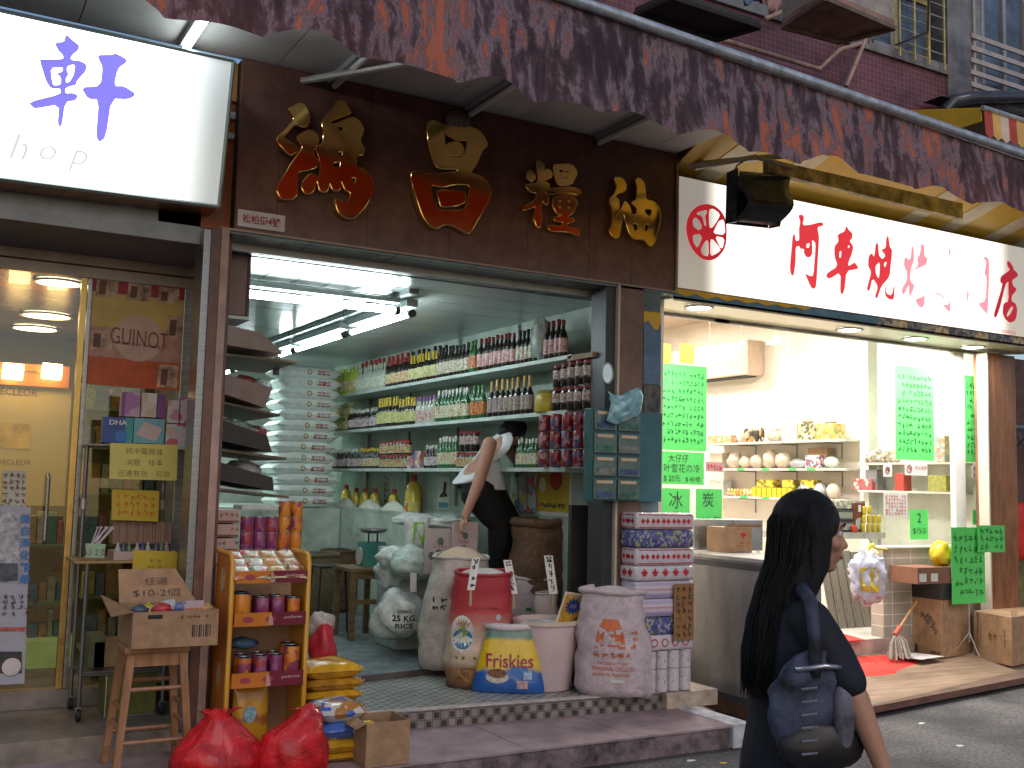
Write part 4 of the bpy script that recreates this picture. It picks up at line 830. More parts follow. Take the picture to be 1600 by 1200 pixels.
# ================================================================ rice shop: lights, shelves, bottles, counter
ton = emis('tube_bright', (.82, .97, 1), 36)
hous = mat('tube_housing', (.35, .42, .42), .4, .3)
def tubelight(p, q, label, sp=.02):
    p, q = Vector(p), Vector(q); t = thing('tube_light', tuple((p+q)/2), label, 'light', 'lit tubes in the grocery ceiling')
    d = (q-p).normalized(); s_ = Vector((0, 0, 1)).cross(d)*.045
    hb = [p-s_, p+s_, q+s_, q-s_]
    ob('housing', G().prism([v+Vector((0, 0, .05)) for v in hb], (0, 0, ZC-.037-(p.z+.05))), hous, t)
    ob('tube', G().tube([p+d*.03, q-d*.03], sp, 12), ton, t, smooth=True)
    for e_ in (p, q): ob('end_cap', G().tube([e_-d*.01, e_+d*.025] if e_ == p else [e_-d*.025, e_+d*.01], .03, 10), mat('cap_dark', (.05, .05, .05), .5), t)
zt = 2.84
ya_ = az(620, 485, zt).y
tubelight((1.56, ya_, zt), (az(622, 485, zt).x, ya_, zt), 'widest lit tube across the front of the grocery ceiling', .026)
xt = 3.07
def yx(px, py): return ax_(px, py, xt).y
prev = [(655, 491, 562, 521), (551, 524, 482, 548), (474, 549, 452, 556)]
zt2 = 2.82
for i, (x0, y0, x1, y1) in enumerate(prev): tubelight((xt, az(x0, y0, zt2).y, zt2), (xt, az(x1, y1, zt2).y, zt2), ['nearest', 'middle', 'farthest'][i]+' lit tube of the row running into the grocery')
for x0, y0, x1, y1, lb_ in ((398, 568, 368, 577, 'lit tube at far left of the grocery, seen above the top tray'), (363, 579, 352, 583, 'tiny lit tube farthest left in the grocery, beside the pillar')):
    a_ = az(x0, y0, 2.84); b_ = az(x1, y1, 2.84); tubelight((a_.x, a_.y, 2.84), (a_.x, min(b_.y, 13), 2.84), lb_, .018)
lamp('AREA', (2.6, 11.4, 2.7), 22, rice, size=1.2, col=(.82, 1, .96), name='back_light')
XS = 4.05; SZ = [2.545, 2.148, 1.735]; SY0, SY1 = 6.36, 11.75
shw = mat('shelf_laminate', (.52, .6, .57), .4, var=.15); 
su = thing('wall_shelves', (4.2, 9, 1.7), 'three long pale wall shelves packed with bottles along the right wall of the grocery', 'shelf')
for i, z in enumerate(SZ):
    ob('shelf', gbox(XS, XR-.002, SY0 if i else 6.3, SY1, z-.03, z, c=.002), shw, su)
ob('shelf', gbox(XS-.0, XR-.01, SY0-.33, SY0-.004, SZ[0]-.045, SZ[0]-.008), mat('bare_wood', (.32, .2, .11), .6, var=.3), su, label='bare wooden shelf end')
for y in (6.5, 7.6, 8.7, 9.8, 10.9): ob('upright', gbox(XR-.03, XR-.003, y, y+.03, 1.4, ZC-.01), steel, su)
def bottle(name, h, r, body, lab, cap, prof='slim', lz=(.12, .5)):
    t = thing(name, (0, 0, 0), 'x', 'bottle'); c_ = mat(*cap)
    if prof == 'slim': P = [(r*.94, 0), (r, .008), (r, h*.55), (r*.75, h*.66), (r*.36, h*.76), (r*.34, h*.95)]
    elif prof == 'long': P = [(r*.94, 0), (r, .008), (r, h*.5), (r*.6, h*.62), (r*.3, h*.72), (r*.27, h*.95)]
    elif prof == 'jar': P = [(r*.92, 0), (r, .008), (r, h*.75), (r*.8, h*.86), (r*.8, h*.9)]
    else: P = [(r*.95, 0), (r, .01), (r*.93, h*.3), (r, h*.6), (r*.8, h*.78), (r*.35, h*.88), (r*.33, h*.95)]
    ob('body', G().lathe(0, 0, 0, P, 10), body, t, smooth=True)
    ob('label', G().lathe(0, 0, 0, [(r*1.015, h*lz[0]), (r*1.015, h*lz[1])], 10), lab, t, smooth=True)
    rc = r*.42 if prof in ('slim', 'pet') else (r*.36 if prof == 'long' else r*.88)
    z0 = {'long': .7, 'jar': .86}.get(prof, .84)
    ob('cap', G().lathe(0, 0, 0, [(rc, h*z0), (rc, h*.985), (rc*.8, h)], 10), c_, t, smooth=True)
    return t
dg = mat('dark_sauce_glass', (.02, .012, .01), .12, var=0, coat=.5); gg = mat('green_bottle_glass', (.03, .12, .04), .12, var=0, coat=.5); cg = mat('clear_bottle', (.45, .5, .42), .1, var=0, coat=.5); og = mat('oil_yellow', (.55, .42, .05), .1, var=0, coat=.6); yg = mat('yellow_green_bottle', (.4, .5, .05), .2, var=0, coat=.4); wg = mat('milky_bottle', (.5, .56, .52), .25, var=0, coat=.3)
pr = lambda n, *c, s=115: printed(n, list(c), s)
K = {
 'pink': bottle('sauce_bottle', .27, .034, dg, pr('lb_pink', (.55, .3, .36), (.5, .25, .24), (.3, .12, .1), (.6, .45, .4)), ('cap_maroon', (.2, .02, .025), .4)),
 'pale': bottle('sauce_bottle', .27, .033, dg, pr('lb_pale', (.6, .66, .55), (.6, .6, .45), (.3, .4, .25), (.5, .2, .15)), ('cap_black', (.02, .02, .02), .35)),
 'red': bottle('sauce_bottle', .26, .032, dg, pr('lb_red', (.6, .5, .2), (.55, .1, .06), (.65, .6, .4), (.5, .45, .2)), ('cap_red', (.4, .04, .03), .4)),
 'lime': bottle('juice_bottle', .29, .036, yg, pr('lb_lime', (.55, .62, .2), (.4, .5, .1), (.7, .7, .5), (.5, .1, .1)), ('cap_lime', (.55, .6, .15), .4), 'pet'),
 'white': bottle('vinegar_bottle', .26, .033, cg, pr('lb_white', (.62, .68, .6), (.55, .62, .5), (.25, .4, .25), (.65, .6, .5)), ('cap_pale', (.55, .62, .5), .4)),
 'green': bottle('wine_bottle', .28, .034, gg, pr('lb_green', (.55, .65, .5), (.35, .5, .3), (.6, .15, .08), (.6, .62, .5)), ('cap_white', (.62, .66, .6), .4)),
 'gold': bottle('wine_bottle', .3, .036, dg, pr('lb_purple', (.28, .2, .24), (.35, .27, .28), (.2, .13, .17), (.4, .4, .2)), ('cap_gold', (.5, .33, .1), .3), 'long'),
 'yellow': bottle('sauce_bottle', .27, .033, dg, pr('lb_yellow', (.6, .58, .2), (.55, .5, .15), (.3, .35, .1), (.6, .6, .4)), ('cap_yellow', (.7, .5, .04), .4), 'long'),
 'purple': bottle('sauce_bottle', .25, .03, cg, pr('lb_mix', (.6, .55, .3), (.5, .15, .1), (.3, .15, .4), (.6, .6, .55)), ('cap_purple', (.25, .1, .35), .4)),
 'orange': bottle('sauce_bottle', .27, .034, gg, pr('lb_orange', (.55, .18, .04), (.45, .1, .03), (.6, .35, .1), (.3, .05, .02)), ('cap_green', (.04, .2, .05), .4)),
 'jar': bottle('sauce_jar', .13, .04, dg, pr('lb_jar', (.5, .12, .07), (.5, .4, .15), (.2, .3, .12), (.55, .5, .4)), ('cap_red', (.4, .04, .03), .4), 'jar', (.1, .7)),
 'djar': bottle('sauce_jar', .17, .045, dg, pr('lb_djar', (.5, .42, .4), (.45, .35, .33), (.2, .1, .1)), ('cap_maroon', (.2, .02, .025), .4), 'jar', (.35, .75)),
 'gjar': bottle('pickle_jar', .16, .043, mat('pickle_green', (.2, .26, .08), .2, var=.3), pr('lb_gjar', (.55, .55, .15), (.2, .35, .12), (.6, .6, .4), (.4, .1, .05)), ('cap_olive', (.35, .33, .1), .4), 'jar', (.1, .6)),
 'small': bottle('soy_bottle', .21, .028, dg, pr('lb_small', (.6, .6, .2), (.62, .6, .55), (.6, .2, .25), (.2, .3, .15)), ('cap_yellow', (.7, .5, .04), .4)),
 'smallw': bottle('soy_bottle', .21, .028, dg, pr('lb_smallw', (.6, .6, .58), (.5, .3, .35), (.55, .55, .5), (.2, .15, .2)), ('cap_white', (.62, .66, .6), .4)),
}
TR = {k: tree(v) for k, v in K.items()}; used = set()
rnd = random.Random(11)
def put(kind, loc, label, group, sc=1, cat=None):
    if kind not in used:
        used.add(kind); o = K[kind]; o.location = loc; o.rotation_euler = (0, 0, rnd.uniform(0, 6)); o.scale = (sc, sc, sc); o['label'] = label; o['group'] = group
    else: o = dup(K[kind], loc, rnd.uniform(0, 6), label, group, (sc, sc, sc), ch=TR[kind])
    return o
def run(shelf, px0, px1, kind, label, dx=.045, step=None, sc=1, dz=0, py=None):
    z = SZ[shelf]; yy = [580, 650, 730][shelf]
    a_ = ax_(px1, yy, XS+dx).y; b_ = ax_(px0, yy, XS+dx).y; st = step or .069*sc; y = a_+st/2
    while y < b_ - st*.3:
        put(kind, (XS+dx+rnd.uniform(-.006, .006), y+rnd.uniform(-.005, .005), z+dz+.0005), label, label.split(' on ')[0]+'s', sc*rnd.uniform(.97, 1.03)); y += st
T = 'on the top bottle shelf'; M_ = 'on the middle bottle shelf'; B_ = 'on the lowest bottle shelf'
run(0, 512, 560, 'lime', 'yellow-green plastic bottle '+T+' beside the rice bag stack', step=.1)
run(0, 560, 603, 'white', 'clear bottle with pale label '+T+' right of the yellow-green ones')
run(0, 603, 640, 'red', 'red capped bottle with yellow label '+T)
run(0, 640, 684, 'yellow', 'yellow capped dark bottle with yellow label '+T)
run(0, 684, 733, 'pale', 'black capped bottle with whitish green label '+T)
run(0, 733, 746, 'orange', 'green necked bottle with orange label '+T)
run(0, 746, 806, 'pink', 'maroon capped dark bottle with pink label '+T)
run(0, 806, 842, 'pale', 'black capped bottle with narrow pale label '+T+' near its right end')
run(0, 850, 884, 'pink', 'maroon capped dark bottle '+T+' at its right end', sc=1.05)
run(0, 560, 640, 'red', 'red capped bottle standing behind others '+T, dx=.16, step=.12, sc=1.32)
run(0, 640, 700, 'pale', 'tall dark bottle standing behind others '+T, dx=.16, step=.12, sc=1.25)
run(1, 508, 545, 'gjar', 'green pickle jar '+M_+' next to the rice bags')
run(1, 508, 550, 'gjar', 'green pickle jar stacked '+M_, dz=.165, dx=.06, sc=.8)
run(1, 545, 590, 'smallw', 'white capped small dark bottle '+M_)
run(1, 590, 622, 'yellow', 'gold topped bottle with yellow label '+M_, sc=1.08)
run(1, 622, 650, 'yellow', 'yellow capped dark bottle '+M_+' left of the purple capped ones', sc=.98)
run(1, 650, 680, 'purple', 'purple capped bottle '+M_)
run(1, 680, 733, 'green', 'white capped green bottle '+M_)
run(1, 735, 757, 'orange', 'green necked bottle with orange label '+M_, sc=1.02)
run(1, 760, 832, 'gold', 'gold necked dark wine bottle '+M_, step=.088)
run(1, 860, 925, 'djar', 'dark jar with pale label '+M_+' at its right end', step=.1)
run(1, 860, 925, 'djar', 'dark jar stacked upon another '+M_+' at its right end', step=.1, dz=.175)
run(2, 508, 560, 'smallw', 'white capped soy bottle '+B_+' next to the rice bags', step=.064)
run(2, 560, 592, 'small', 'yellow capped soy bottle '+B_, step=.064)
for dz in (0, .135): run(2, 592, 640, 'jar', ('red lidded jar upon another ' if dz else 'red lidded jar ')+B_+' left of the small boxes', dz=dz, step=.088)
run(2, 662, 684, 'smallw', 'white capped soy bottle '+B_+' left of the green bottles')
run(2, 684, 716, 'green', 'white capped green bottle '+B_, sc=.98)
run(2, 716, 745, 'jar', 'red lidded jar '+B_+' just left of the bending person', step=.09)
run(2, 716, 745, 'djar', 'large jar upon others '+B_+' just left of the bending person', step=.1, dz=.14)
run(2, 806, 842, 'green', 'white capped green bottle '+B_+' right of the bending person', sc=.8)
# bits on shelves
j = ax_(857, 640, XS+.06); t = thing('round_tin', (j.x, j.y, SZ[1]), 'squat round yellow tin on the middle bottle shelf', 'tin')
ob('body', G().lathe(j.x, j.y, SZ[1], [(.1, 0), (.105, .01), (.105, .12), (.09, .14)], 18), mat('tin_yellow', (.5, .38, .04), .35, var=.2), t, smooth=True); ob('lid', G().lathe(j.x, j.y, SZ[1]+.14, [(.094, 0), (.094, .02), (.08, .025)], 18), mat('tin_green', (.2, .22, .05), .4), t, smooth=True)
for k, (px, h) in enumerate(((644, .11), (655, .16))):
    a_ = ax_(px, 730, XS+.02); t = ob('packet', gbox(a_.x, a_.x+.14, a_.y, a_.y+.12, SZ[2]+.001, SZ[2]+h, c=.003), printed('packet_print', [(.5, .1, .08), (.6, .6, .55), (.2, .2, .5), (.55, .3, .2)], 22), label=['short', 'taller'][k]+' printed red and white packet on the lowest bottle shelf', cat='packet', group='packets on the lowest bottle shelf')
# white carton & plastic sheet at right end of the top shelf
a_ = ax_(844, 556, XS+.05); ob('plastic_bag', G().ball((a_.x, a_.y, SZ[0]+.17), .1, 14, 10, (.7, 1, 1.7), wob=.25, seed=9), mat('grey_plastic', (.35, .4, .38), .25, var=.2, bump=.3), smooth=True, label='grey plastic bag standing between dark bottles at the right end of the top shelf', cat='bag')
# red packs in nets at right end of the lowest shelf
rp_ = printed('red_pack', [(.25, .02, .03), (.18, .015, .02), (.35, .2, .2), (.07, .08, .18), (.22, .02, .03)], 34, rough=.25)
for k, px in enumerate((850, 868, 886, 904, 920)):
    a_ = ax_(px, 720, XS-.02)
    t = thing('drink_pack', (a_.x, a_.y, SZ[2]), ['leftmost, bluish', 'second, blue and red', 'middle', 'fourth', 'rightmost'][k]+' tall shrink-wrapped stack of cans on the lowest bottle shelf', 'pack', 'shrink-wrapped can stacks on the lowest bottle shelf')
    for zz in (0, .13, .26): ob('can', G().lathe(a_.x, a_.y, SZ[2]+zz+.002, [(.036, 0), (.043, .01), (.043, .112), (.036, .124)], 12), rp_, t, smooth=True)
# wall below the shelves
wl = thing('counter', (4.2, 8.8, .29), 'marble fronted rice bin counter under the bottle shelves, heaped with white rice', 'counter')
marb = mat('pale_marble', (.48, .56, .49), .3, var=.3, scale=3, bump=.02)
CX, CY0, CY1, CZ = 4.0, 7.95, 10.7, 1.3
for k in range(2): y0 = CY0+k*1.38; ob('front_panel', gbox(CX, CX+.03, y0+.002, y0+1.376, .29, CZ-.001, c=.002), marb, wl)
ob('end_panel', gbox(CX+.031, XR-.001, CY0+.002, CY0+.03, .29, CZ-.001), marb, wl)
ob('bin_rim', G().box(CX-.004, CX+.03, CY0, CY1+.05, CZ, CZ+.03).box(CX+.03, XR-.001, CY0, CY0+.03, CZ, CZ+.03), marb, wl)
ob('bin_floor', gbox(CX+.032, XR-.001, CY0+.031, CY1+1.8, CZ-.12, CZ-.1), wallgr, wl)
ob('back_counter', gbox(2.3, CX-.005, CY1, CY1+1.9, .29, CZ+.01, c=.005), marb, wl)
rice_m = mat('rice_grain', (.66, .68, .6), .8, var=.08, scale=200, bump=.2)
for k, px in enumerate((505, 540, 578, 615)):
    a_ = ax_(px, 800, CX+.17)
    ob('rice_heap', G().lathe(a_.x, a_.y, CZ-.1, [(.13, 0), (.125, .07), (.092, .145), (.05, .19), (.015, .215), (0, .22)], 20, sq=2.4 if k else 1.8, wob=.08, seed=k), rice_m, label=['farthest rice heap in the counter, beside the white bags', 'second rice heap, below the oil bottles', 'third rice heap in the marble counter', 'nearest rice heap in the counter, above the weighing scale'][k], cat='rice heap', group='rice heaps in the counter', smooth=2)
# oil bottles behind the rice
ol = bottle('oil_bottle', .3, .065, og, pr('lb_oil', (.55, .5, .1), (.5, .12, .08), (.6, .6, .4), s=25), ('cap_red', (.4, .04, .03), .4), 'pet', (.15, .45)); olt = tree(ol)
ol2 = [(540, 'oil bottle with tall neck, leftmost behind the rice heaps'), (556, 'red capped oil bottle, second behind the rice heaps'), (570, 'oil bottle in the middle behind the rice heaps'), (585, 'red capped oil bottle, right of the middle one'), (615, 'dark bottle group behind the rice by the characters'), (645, 'large yellow labelled oil bottle at the near end of the counter')]
for k, (px, lb_) in enumerate(ol2):
    a_ = ax_(px, 795, XR-.1); sc = 1.45 if k == 5 else 1.0
    if k == 0: ol.location = (a_.x, a_.y, CZ-.1); ol['label'] = lb_; ol['group'] = 'oil bottles behind the rice heaps'; ol.scale = (1, 1, 1.2)
    else: dup(ol, (a_.x, a_.y, CZ-.1), rnd.uniform(0, 6), lb_, 'oil bottles behind the rice heaps', (sc*.9, sc*.9, sc*1.1), ch=olt)
# posters on the wall
def wposter(px0, py0, px1, py1, X, m, label, nm='wall_poster'):
    a_, b_ = ax_(px0, (py0+py1)/2, X), ax_(px1, (py0+py1)/2, X); z1 = ax_((px0+px1)/2, py0, X).z; z0 = ax_((px0+px1)/2, py1, X).z
    return ob(nm, gbox(X-.004, X, b_.y, a_.y, z0, z1), m, label=label, cat='poster'), a_.y, b_.y, z0, z1
XP = XR-.003
cal, y1c, y0c, z0c, z1c = wposter(685, 745, 703, 795, XP, mat('paper_white', (.6, .62, .58), .6, var=.08), 'narrow white poster with a bold black brush stroke left of the bending person')
g = G().tube([(XP-.006, y0c+.08, z1c-.05), (XP-.006, y0c+.1, (z0c+z1c)/2), (XP-.006, y1c-.07, z0c+.12), (XP-.006, y0c+.05, z0c+.13)], .018, 6); ob('brush_stroke', g, ink, cal)
ob('blue_mount', gbox(XP-.006, XP-.0045, y0c+.02, y1c-.02, z0c+.01, z0c+.06), mat('mount_blue', (.08, .25, .32), .5), cal)
for px, lb_ in ((507, 'left'), (598, 'right')):
    cs, ya1, ya0, zz0, zz1 = wposter(px, 740, px+11, 800, XP, mat('strip_paper', (.45, .48, .4), .6, var=.2), lb_+' narrow strip of dark characters on the wall above the rice heaps', 'wall_strip')
    ob('characters', scribble(G(), (XP-.005, (ya0+ya1)/2, (zz0+zz1)/2), (0, -1, 0), UZ, abs(ya1-ya0)*.8, abs(zz1-zz0)*.9, 6, 1, px, .02), ink, cs)
yp, ya1, ya0, zz0, zz1 = wposter(840, 740, 890, 800, XP, mat('poster_mustard', (.5, .36, .04), .5, var=.2), 'mustard poster with a red disc and white border right of the bending person')
ob('border', G().box(XP-.003, XP-.0005, ya0-.03, ya1+.03, zz0-.03, zz1+.04), mat('paper_white', (.6, .62, .58), .6, var=.08), yp)
ob('disc', G().lathe(0, 0, 0, [(.09, 0), (.09, .002)], 20).xf(Matrix.Translation((XP-.0075, (ya0*.6+ya1*.4), zz1-.04)) @ Matrix.Rotation(R(90), 4, 'Y')), mat('poster_disc', (.35, .04, .04), .5), yp)
ob('bears', G().ball((XP-.007, ya1-.09, (zz0+zz1)/2+.06), .05, 10, 6, (.05, 1, 1.2)), mat('poster_pale', (.6, .6, .55), .5), yp)
g = scribble(G(), (XP-.006, (ya0+ya1)/2, zz0+.05), (0, -1, 0), UZ, .4, .05, 1, 10, 4, .01); ob('lettering', g, ink, yp)
for k, px in enumerate((797, 811, 825)):
    hb, ya1, ya0, zz0, zz1 = wposter(px, 745, px+12, 800, XP-.03, printed('blue_bag_print', [(.2, .35, .5), (.5, .6, .6), (.5, .5, .15), (.15, .3, .45), (.5, .15, .15)], 12, rough=.3), ['left', 'middle', 'right'][k]+' hanging blue and white packet right of the bending person', 'hanging_packet'); hb['category'] = 'packet'; hb['group'] = 'hanging blue and white packets'
# ------------------------------------------------ stack of white rice bags
def pillow(g, c, sx, sy, sz, seed=0, n=16, m=12, ear=.12, M=None, pw=3.2):
    def f(s):
        def q(u, v):
            a_, b_ = 2*u-1, 2*v-1; t_ = max(0, (1-abs(a_)**pw))**.5*max(0, (1-abs(b_)**(pw*1.6 if pw > 4 else pw)))**.5
            k_ = 1+ear*abs(a_*b_)**3; w_ = noise.noise(Vector((a_*2+seed, b_*2, seed*.7+s)))*.12
            p_ = Vector((a_*sx/2*k_, b_*sy/2*k_, s*sz/2*(t_*(1+w_)+.02)))
            p_ += Vector((noise.noise(Vector((b_*3, seed, 1)))*.02*sx, noise.noise(Vector((a_*3, seed, 5)))*.03*sy, 0))
            return (M @ p_ if M else p_)+Vector(c)
        return q
    g.grid(f(1), n, m).grid(f(-1), n, m); return g
A0, A1 = ay(436, 690, CY1+.2), ay(509, 690, CY1+.2); ztp = ay(470, 575, CY1+.2).z; nbag = 13; hz = (ztp-CZ-.02)/nbag
sackw = mat('woven_white', (.74, .8, .78), .55, var=.12, scale=12, bump=.15)
goldi = mat('gold_print', (.45, .28, .05), .5); redi = mat('red_print', (.38, .03, .04), .5)
ords = ['bottom', 'second from bottom', 'third from bottom', 'fourth from bottom', 'fifth from bottom', 'sixth from bottom', 'middle', 'sixth from top', 'fifth from top', 'fourth from top', 'third from top', 'second from top', 'topmost']
for k in range(nbag):
    sx_ = (A1.x-A0.x)+.02; cx_ = (A0.x+A1.x)/2+rnd.uniform(-.012, .012)-(.03 if k in (3, 4, 5, 6) else 0)*1.0; cy_ = CY1+.26; cz_ = CZ+.02+hz*(k+.5)
    t = thing('rice_bag', (cx_, cy_, cz_-hz/2), ords[k]+' white rice bag in the tall stack at the back of the grocery', 'rice bag', 'white rice bags in the tall stack')
    g = pillow(G(), (cx_, cy_, cz_), sx_+.12, .5, hz*1.16, seed=k, ear=.06, n=18, m=26, pw=5); ob('sack', g, sackw, t, smooth=2)
    yf = cy_-.25
    gi = G().lathe(0, 0, 0, [(.03, 0), (.016, .001), (.03, .002)], 7).xf(Matrix.Translation((cx_-.01, cy_-.35, cz_+.003)) @ Matrix.Rotation(R(90), 4, 'X')); ob('emblem', wrap(gi, g, (0, 1, 0), .002), goldi, t)
    gi = G()
    for i in range(3): x_ = cx_+.07+i*.05; gi.quad((x_, cy_-.4, cz_-.022), (x_+.042, cy_-.4, cz_-.022), (x_+.054, cy_-.4, cz_+.022), (x_+.012, cy_-.4, cz_+.022))
    ob('print', wrap(gi, g, (0, 1, 0), .004, 2), redi, t, fixn=False)
# ------------------------------------------------ slanting troughs of bagged goods at the left wall
def trough(pts, Y, d, m, label, nbags, seed):
    t = thing('display_trough', tuple(ay(*pts[0], Y)), label, 'trough', 'slanting display troughs at the left wall of the grocery')
    P = [ay(x, y, Y) for x, y in pts]; ob('front', G().prism(P, (0, .015, 0)), m, t)
    ob('base', G().prism([P[-1]+Vector((0, .016, 0)), P[-2]+Vector((0, .016, 0)), P[-2]+Vector((0, d, .0)), P[-1]+Vector((0, d, 0))], (0, 0, .012)), m, t)
    ob('side', G().prism([P[1]+Vector((0, .016, 0)), P[2]+Vector((0, .016, 0.013)), P[2]+Vector((0, d, .013)), P[1]+Vector((0, d, 0))], (-.012, 0, 0)), m, t)
    sh_ = [q+Vector((0, 0, -.05)) for q in (P[-1], P[-2])]
    ob('support', G().prism([sh_[0]+Vector((0, .05, -.02)), sh_[1]+Vector((.12, .05, -.0)), sh_[1]+Vector((.12, d, -.0)), sh_[0]+Vector((0, d, -.02))], (0, 0, .016)), mat('bare_wood_dark', (.2, .15, .1), .6, var=.3), t)
    r_ = random.Random(seed); top = P[0].lerp(P[1], .5)
    for i in range(nbags):
        u = r_.uniform(.45, 1.0); q = P[0].lerp(P[1], u)+Vector((0, r_.uniform(.12, .5), r_.uniform(0, .035)))
        ob('goods_bag', G().ball(q, r_.uniform(.05, .09), 12, 8, (1.3, 1, .7), wob=.5, seed=seed+i*2), [mat('clear_bag', (.45, .52, .5), .2, var=.3, scale=20, bump=.4), mat('red_goods', (.35, .08, .07), .35, var=.3, scale=20), mat('pale_goods', (.55, .55, .5), .3, var=.2, scale=20, bump=.3)][r_.choice((0, 0, 1, 2))], smooth=2, label=['small clear','small white','small reddish'][i % 3]+' plastic bag of goods in a left wall trough: '+label.split(' ')[0]+' one', cat='bag', group='bagged goods in the '+label.split(' ')[0]+' trough')
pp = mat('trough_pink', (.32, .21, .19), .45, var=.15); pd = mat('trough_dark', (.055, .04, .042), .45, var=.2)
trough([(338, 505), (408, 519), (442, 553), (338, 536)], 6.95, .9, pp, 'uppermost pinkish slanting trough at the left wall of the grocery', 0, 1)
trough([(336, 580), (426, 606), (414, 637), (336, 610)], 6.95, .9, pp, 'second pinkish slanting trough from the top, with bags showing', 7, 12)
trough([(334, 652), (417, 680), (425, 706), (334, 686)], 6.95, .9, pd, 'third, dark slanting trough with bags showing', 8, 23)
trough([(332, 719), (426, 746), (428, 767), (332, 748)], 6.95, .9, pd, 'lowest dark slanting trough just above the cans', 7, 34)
t = thing('shutter_box', tuple(ay(365, 495, 6.25)), 'pinkish grey metal box hanging inside the top left corner of the grocery opening', 'box')
ob('box', pb(346, 396, 386, 492, 6.3, .3, .004), pp, t); ob('edge', pb(386.5, 394, 391, 494, 6.29, .3), mat('trough_brown', (.12, .05, .045), .4), t); ob('bottom_rail', pb(344, 493, 391, 498, 6.29, .31), alum, t)
ob('ledger', pb(428, 556, 437, 586, 7.4, .02), pd, label='small dark tag hanging left of the rice bag stack', cat='tag')
# ------------------------------------------------ stool with scale
sw = mat('old_timber', (.17, .11, .05), .6, var=.3, scale=6, stretch=(1, 1, 5))
t = thing('wooden_table', (3.6, 8.6, .289), 'small square timber table carrying the green weighing scale', 'table')
TX0, TX1, TY0, TY1, TZ = ay(548, 890, 8.3).x, ay(610, 890, 8.3).x, 8.3, 8.75, ay(580, 888, 8.3).z
TX1 = min(TX1, CX-.03)
ob('tabletop', gbox(TX0, TX1, TY0, TY1, TZ-.03, TZ, c=.004), sw, t)
for x in (TX0+.015, TX1-.06):
    for y in (TY0+.015, TY1-.06): ob('leg', gbox(x, x+.045, y, y+.045, .2895, TZ-.031, c=.003), sw, t)
ob('apron', gbox(TX0+.062, TX1-.062, TY0+.02, TY0+.04, TZ-.09, TZ-.032), sw, t); ob('rail', gbox(TX0+.062, TX1-.062, TY0+.02, TY0+.04, TZ-.3, TZ-.26), sw, t)
t = thing('weighing_scale', ((TX0+TX1)/2, 8.5, TZ), 'green spring weighing scale with a shallow steel pan on the small table', 'scale')
gm = mat('scale_green', (.05, .2, .17), .4, var=.2, scale=12); sx0 = ay(568, 860, 8.42).x; sx1 = ay(607, 860, 8.42).x; sm = (sx0+sx1)/2; zh = ay(588, 848, 8.42).z
ob('body', G().prism([(sx0, 8.42, TZ+.001), (sx1, 8.42, TZ+.001), (sx1-.015, 8.45, zh), (sx0+.02, 8.45, zh)], (0, .16, 0)), gm, t)
ob('dial', G().lathe(0, 0, 0, [(.075, 0), (.075, .01)], 20).xf(Matrix.Translation((sx0-.0, 8.5, TZ+.09)) @ Matrix.Rotation(R(-90), 4, 'Y')), mat('dial_cream', (.5, .48, .4), .4), t)
zp = ay(588, 833, 8.45).z
for x in (sm-.04, sm+.04): ob('post', G().tube([(x, 8.5, zh), (x, 8.5, zp)], .008, 6), dark, t)
ob('pan', G().lathe(sm, 8.5, zp, [(.05, 0), (.1, .012), (.125, .035), (.13, .036), (.102, .008), (.05, -.004), (0.0, -.004)], 24), steel, t, smooth=2)
t = thing('dark_stool', tuple(ay(520, 950, 9.0)), 'low dark metal stool left of the small timber table', 'stool')
zz = ay(515, 883, 8.9).z; q = ay(515, 883, 8.9)
ob('seat', gbox(q.x-.13, q.x+.13, 8.78, 9.05, zz-.02, zz, c=.006), dark, t)
for dx in (-.11, .11):
    for dy in (8.8, 9.03): ob('leg', G().tube([(q.x+dx, dy, zz-.02), (q.x+dx*1.25, dy+(.03 if dy > 8.9 else -.03), .29)], .009, 6), dark, t)
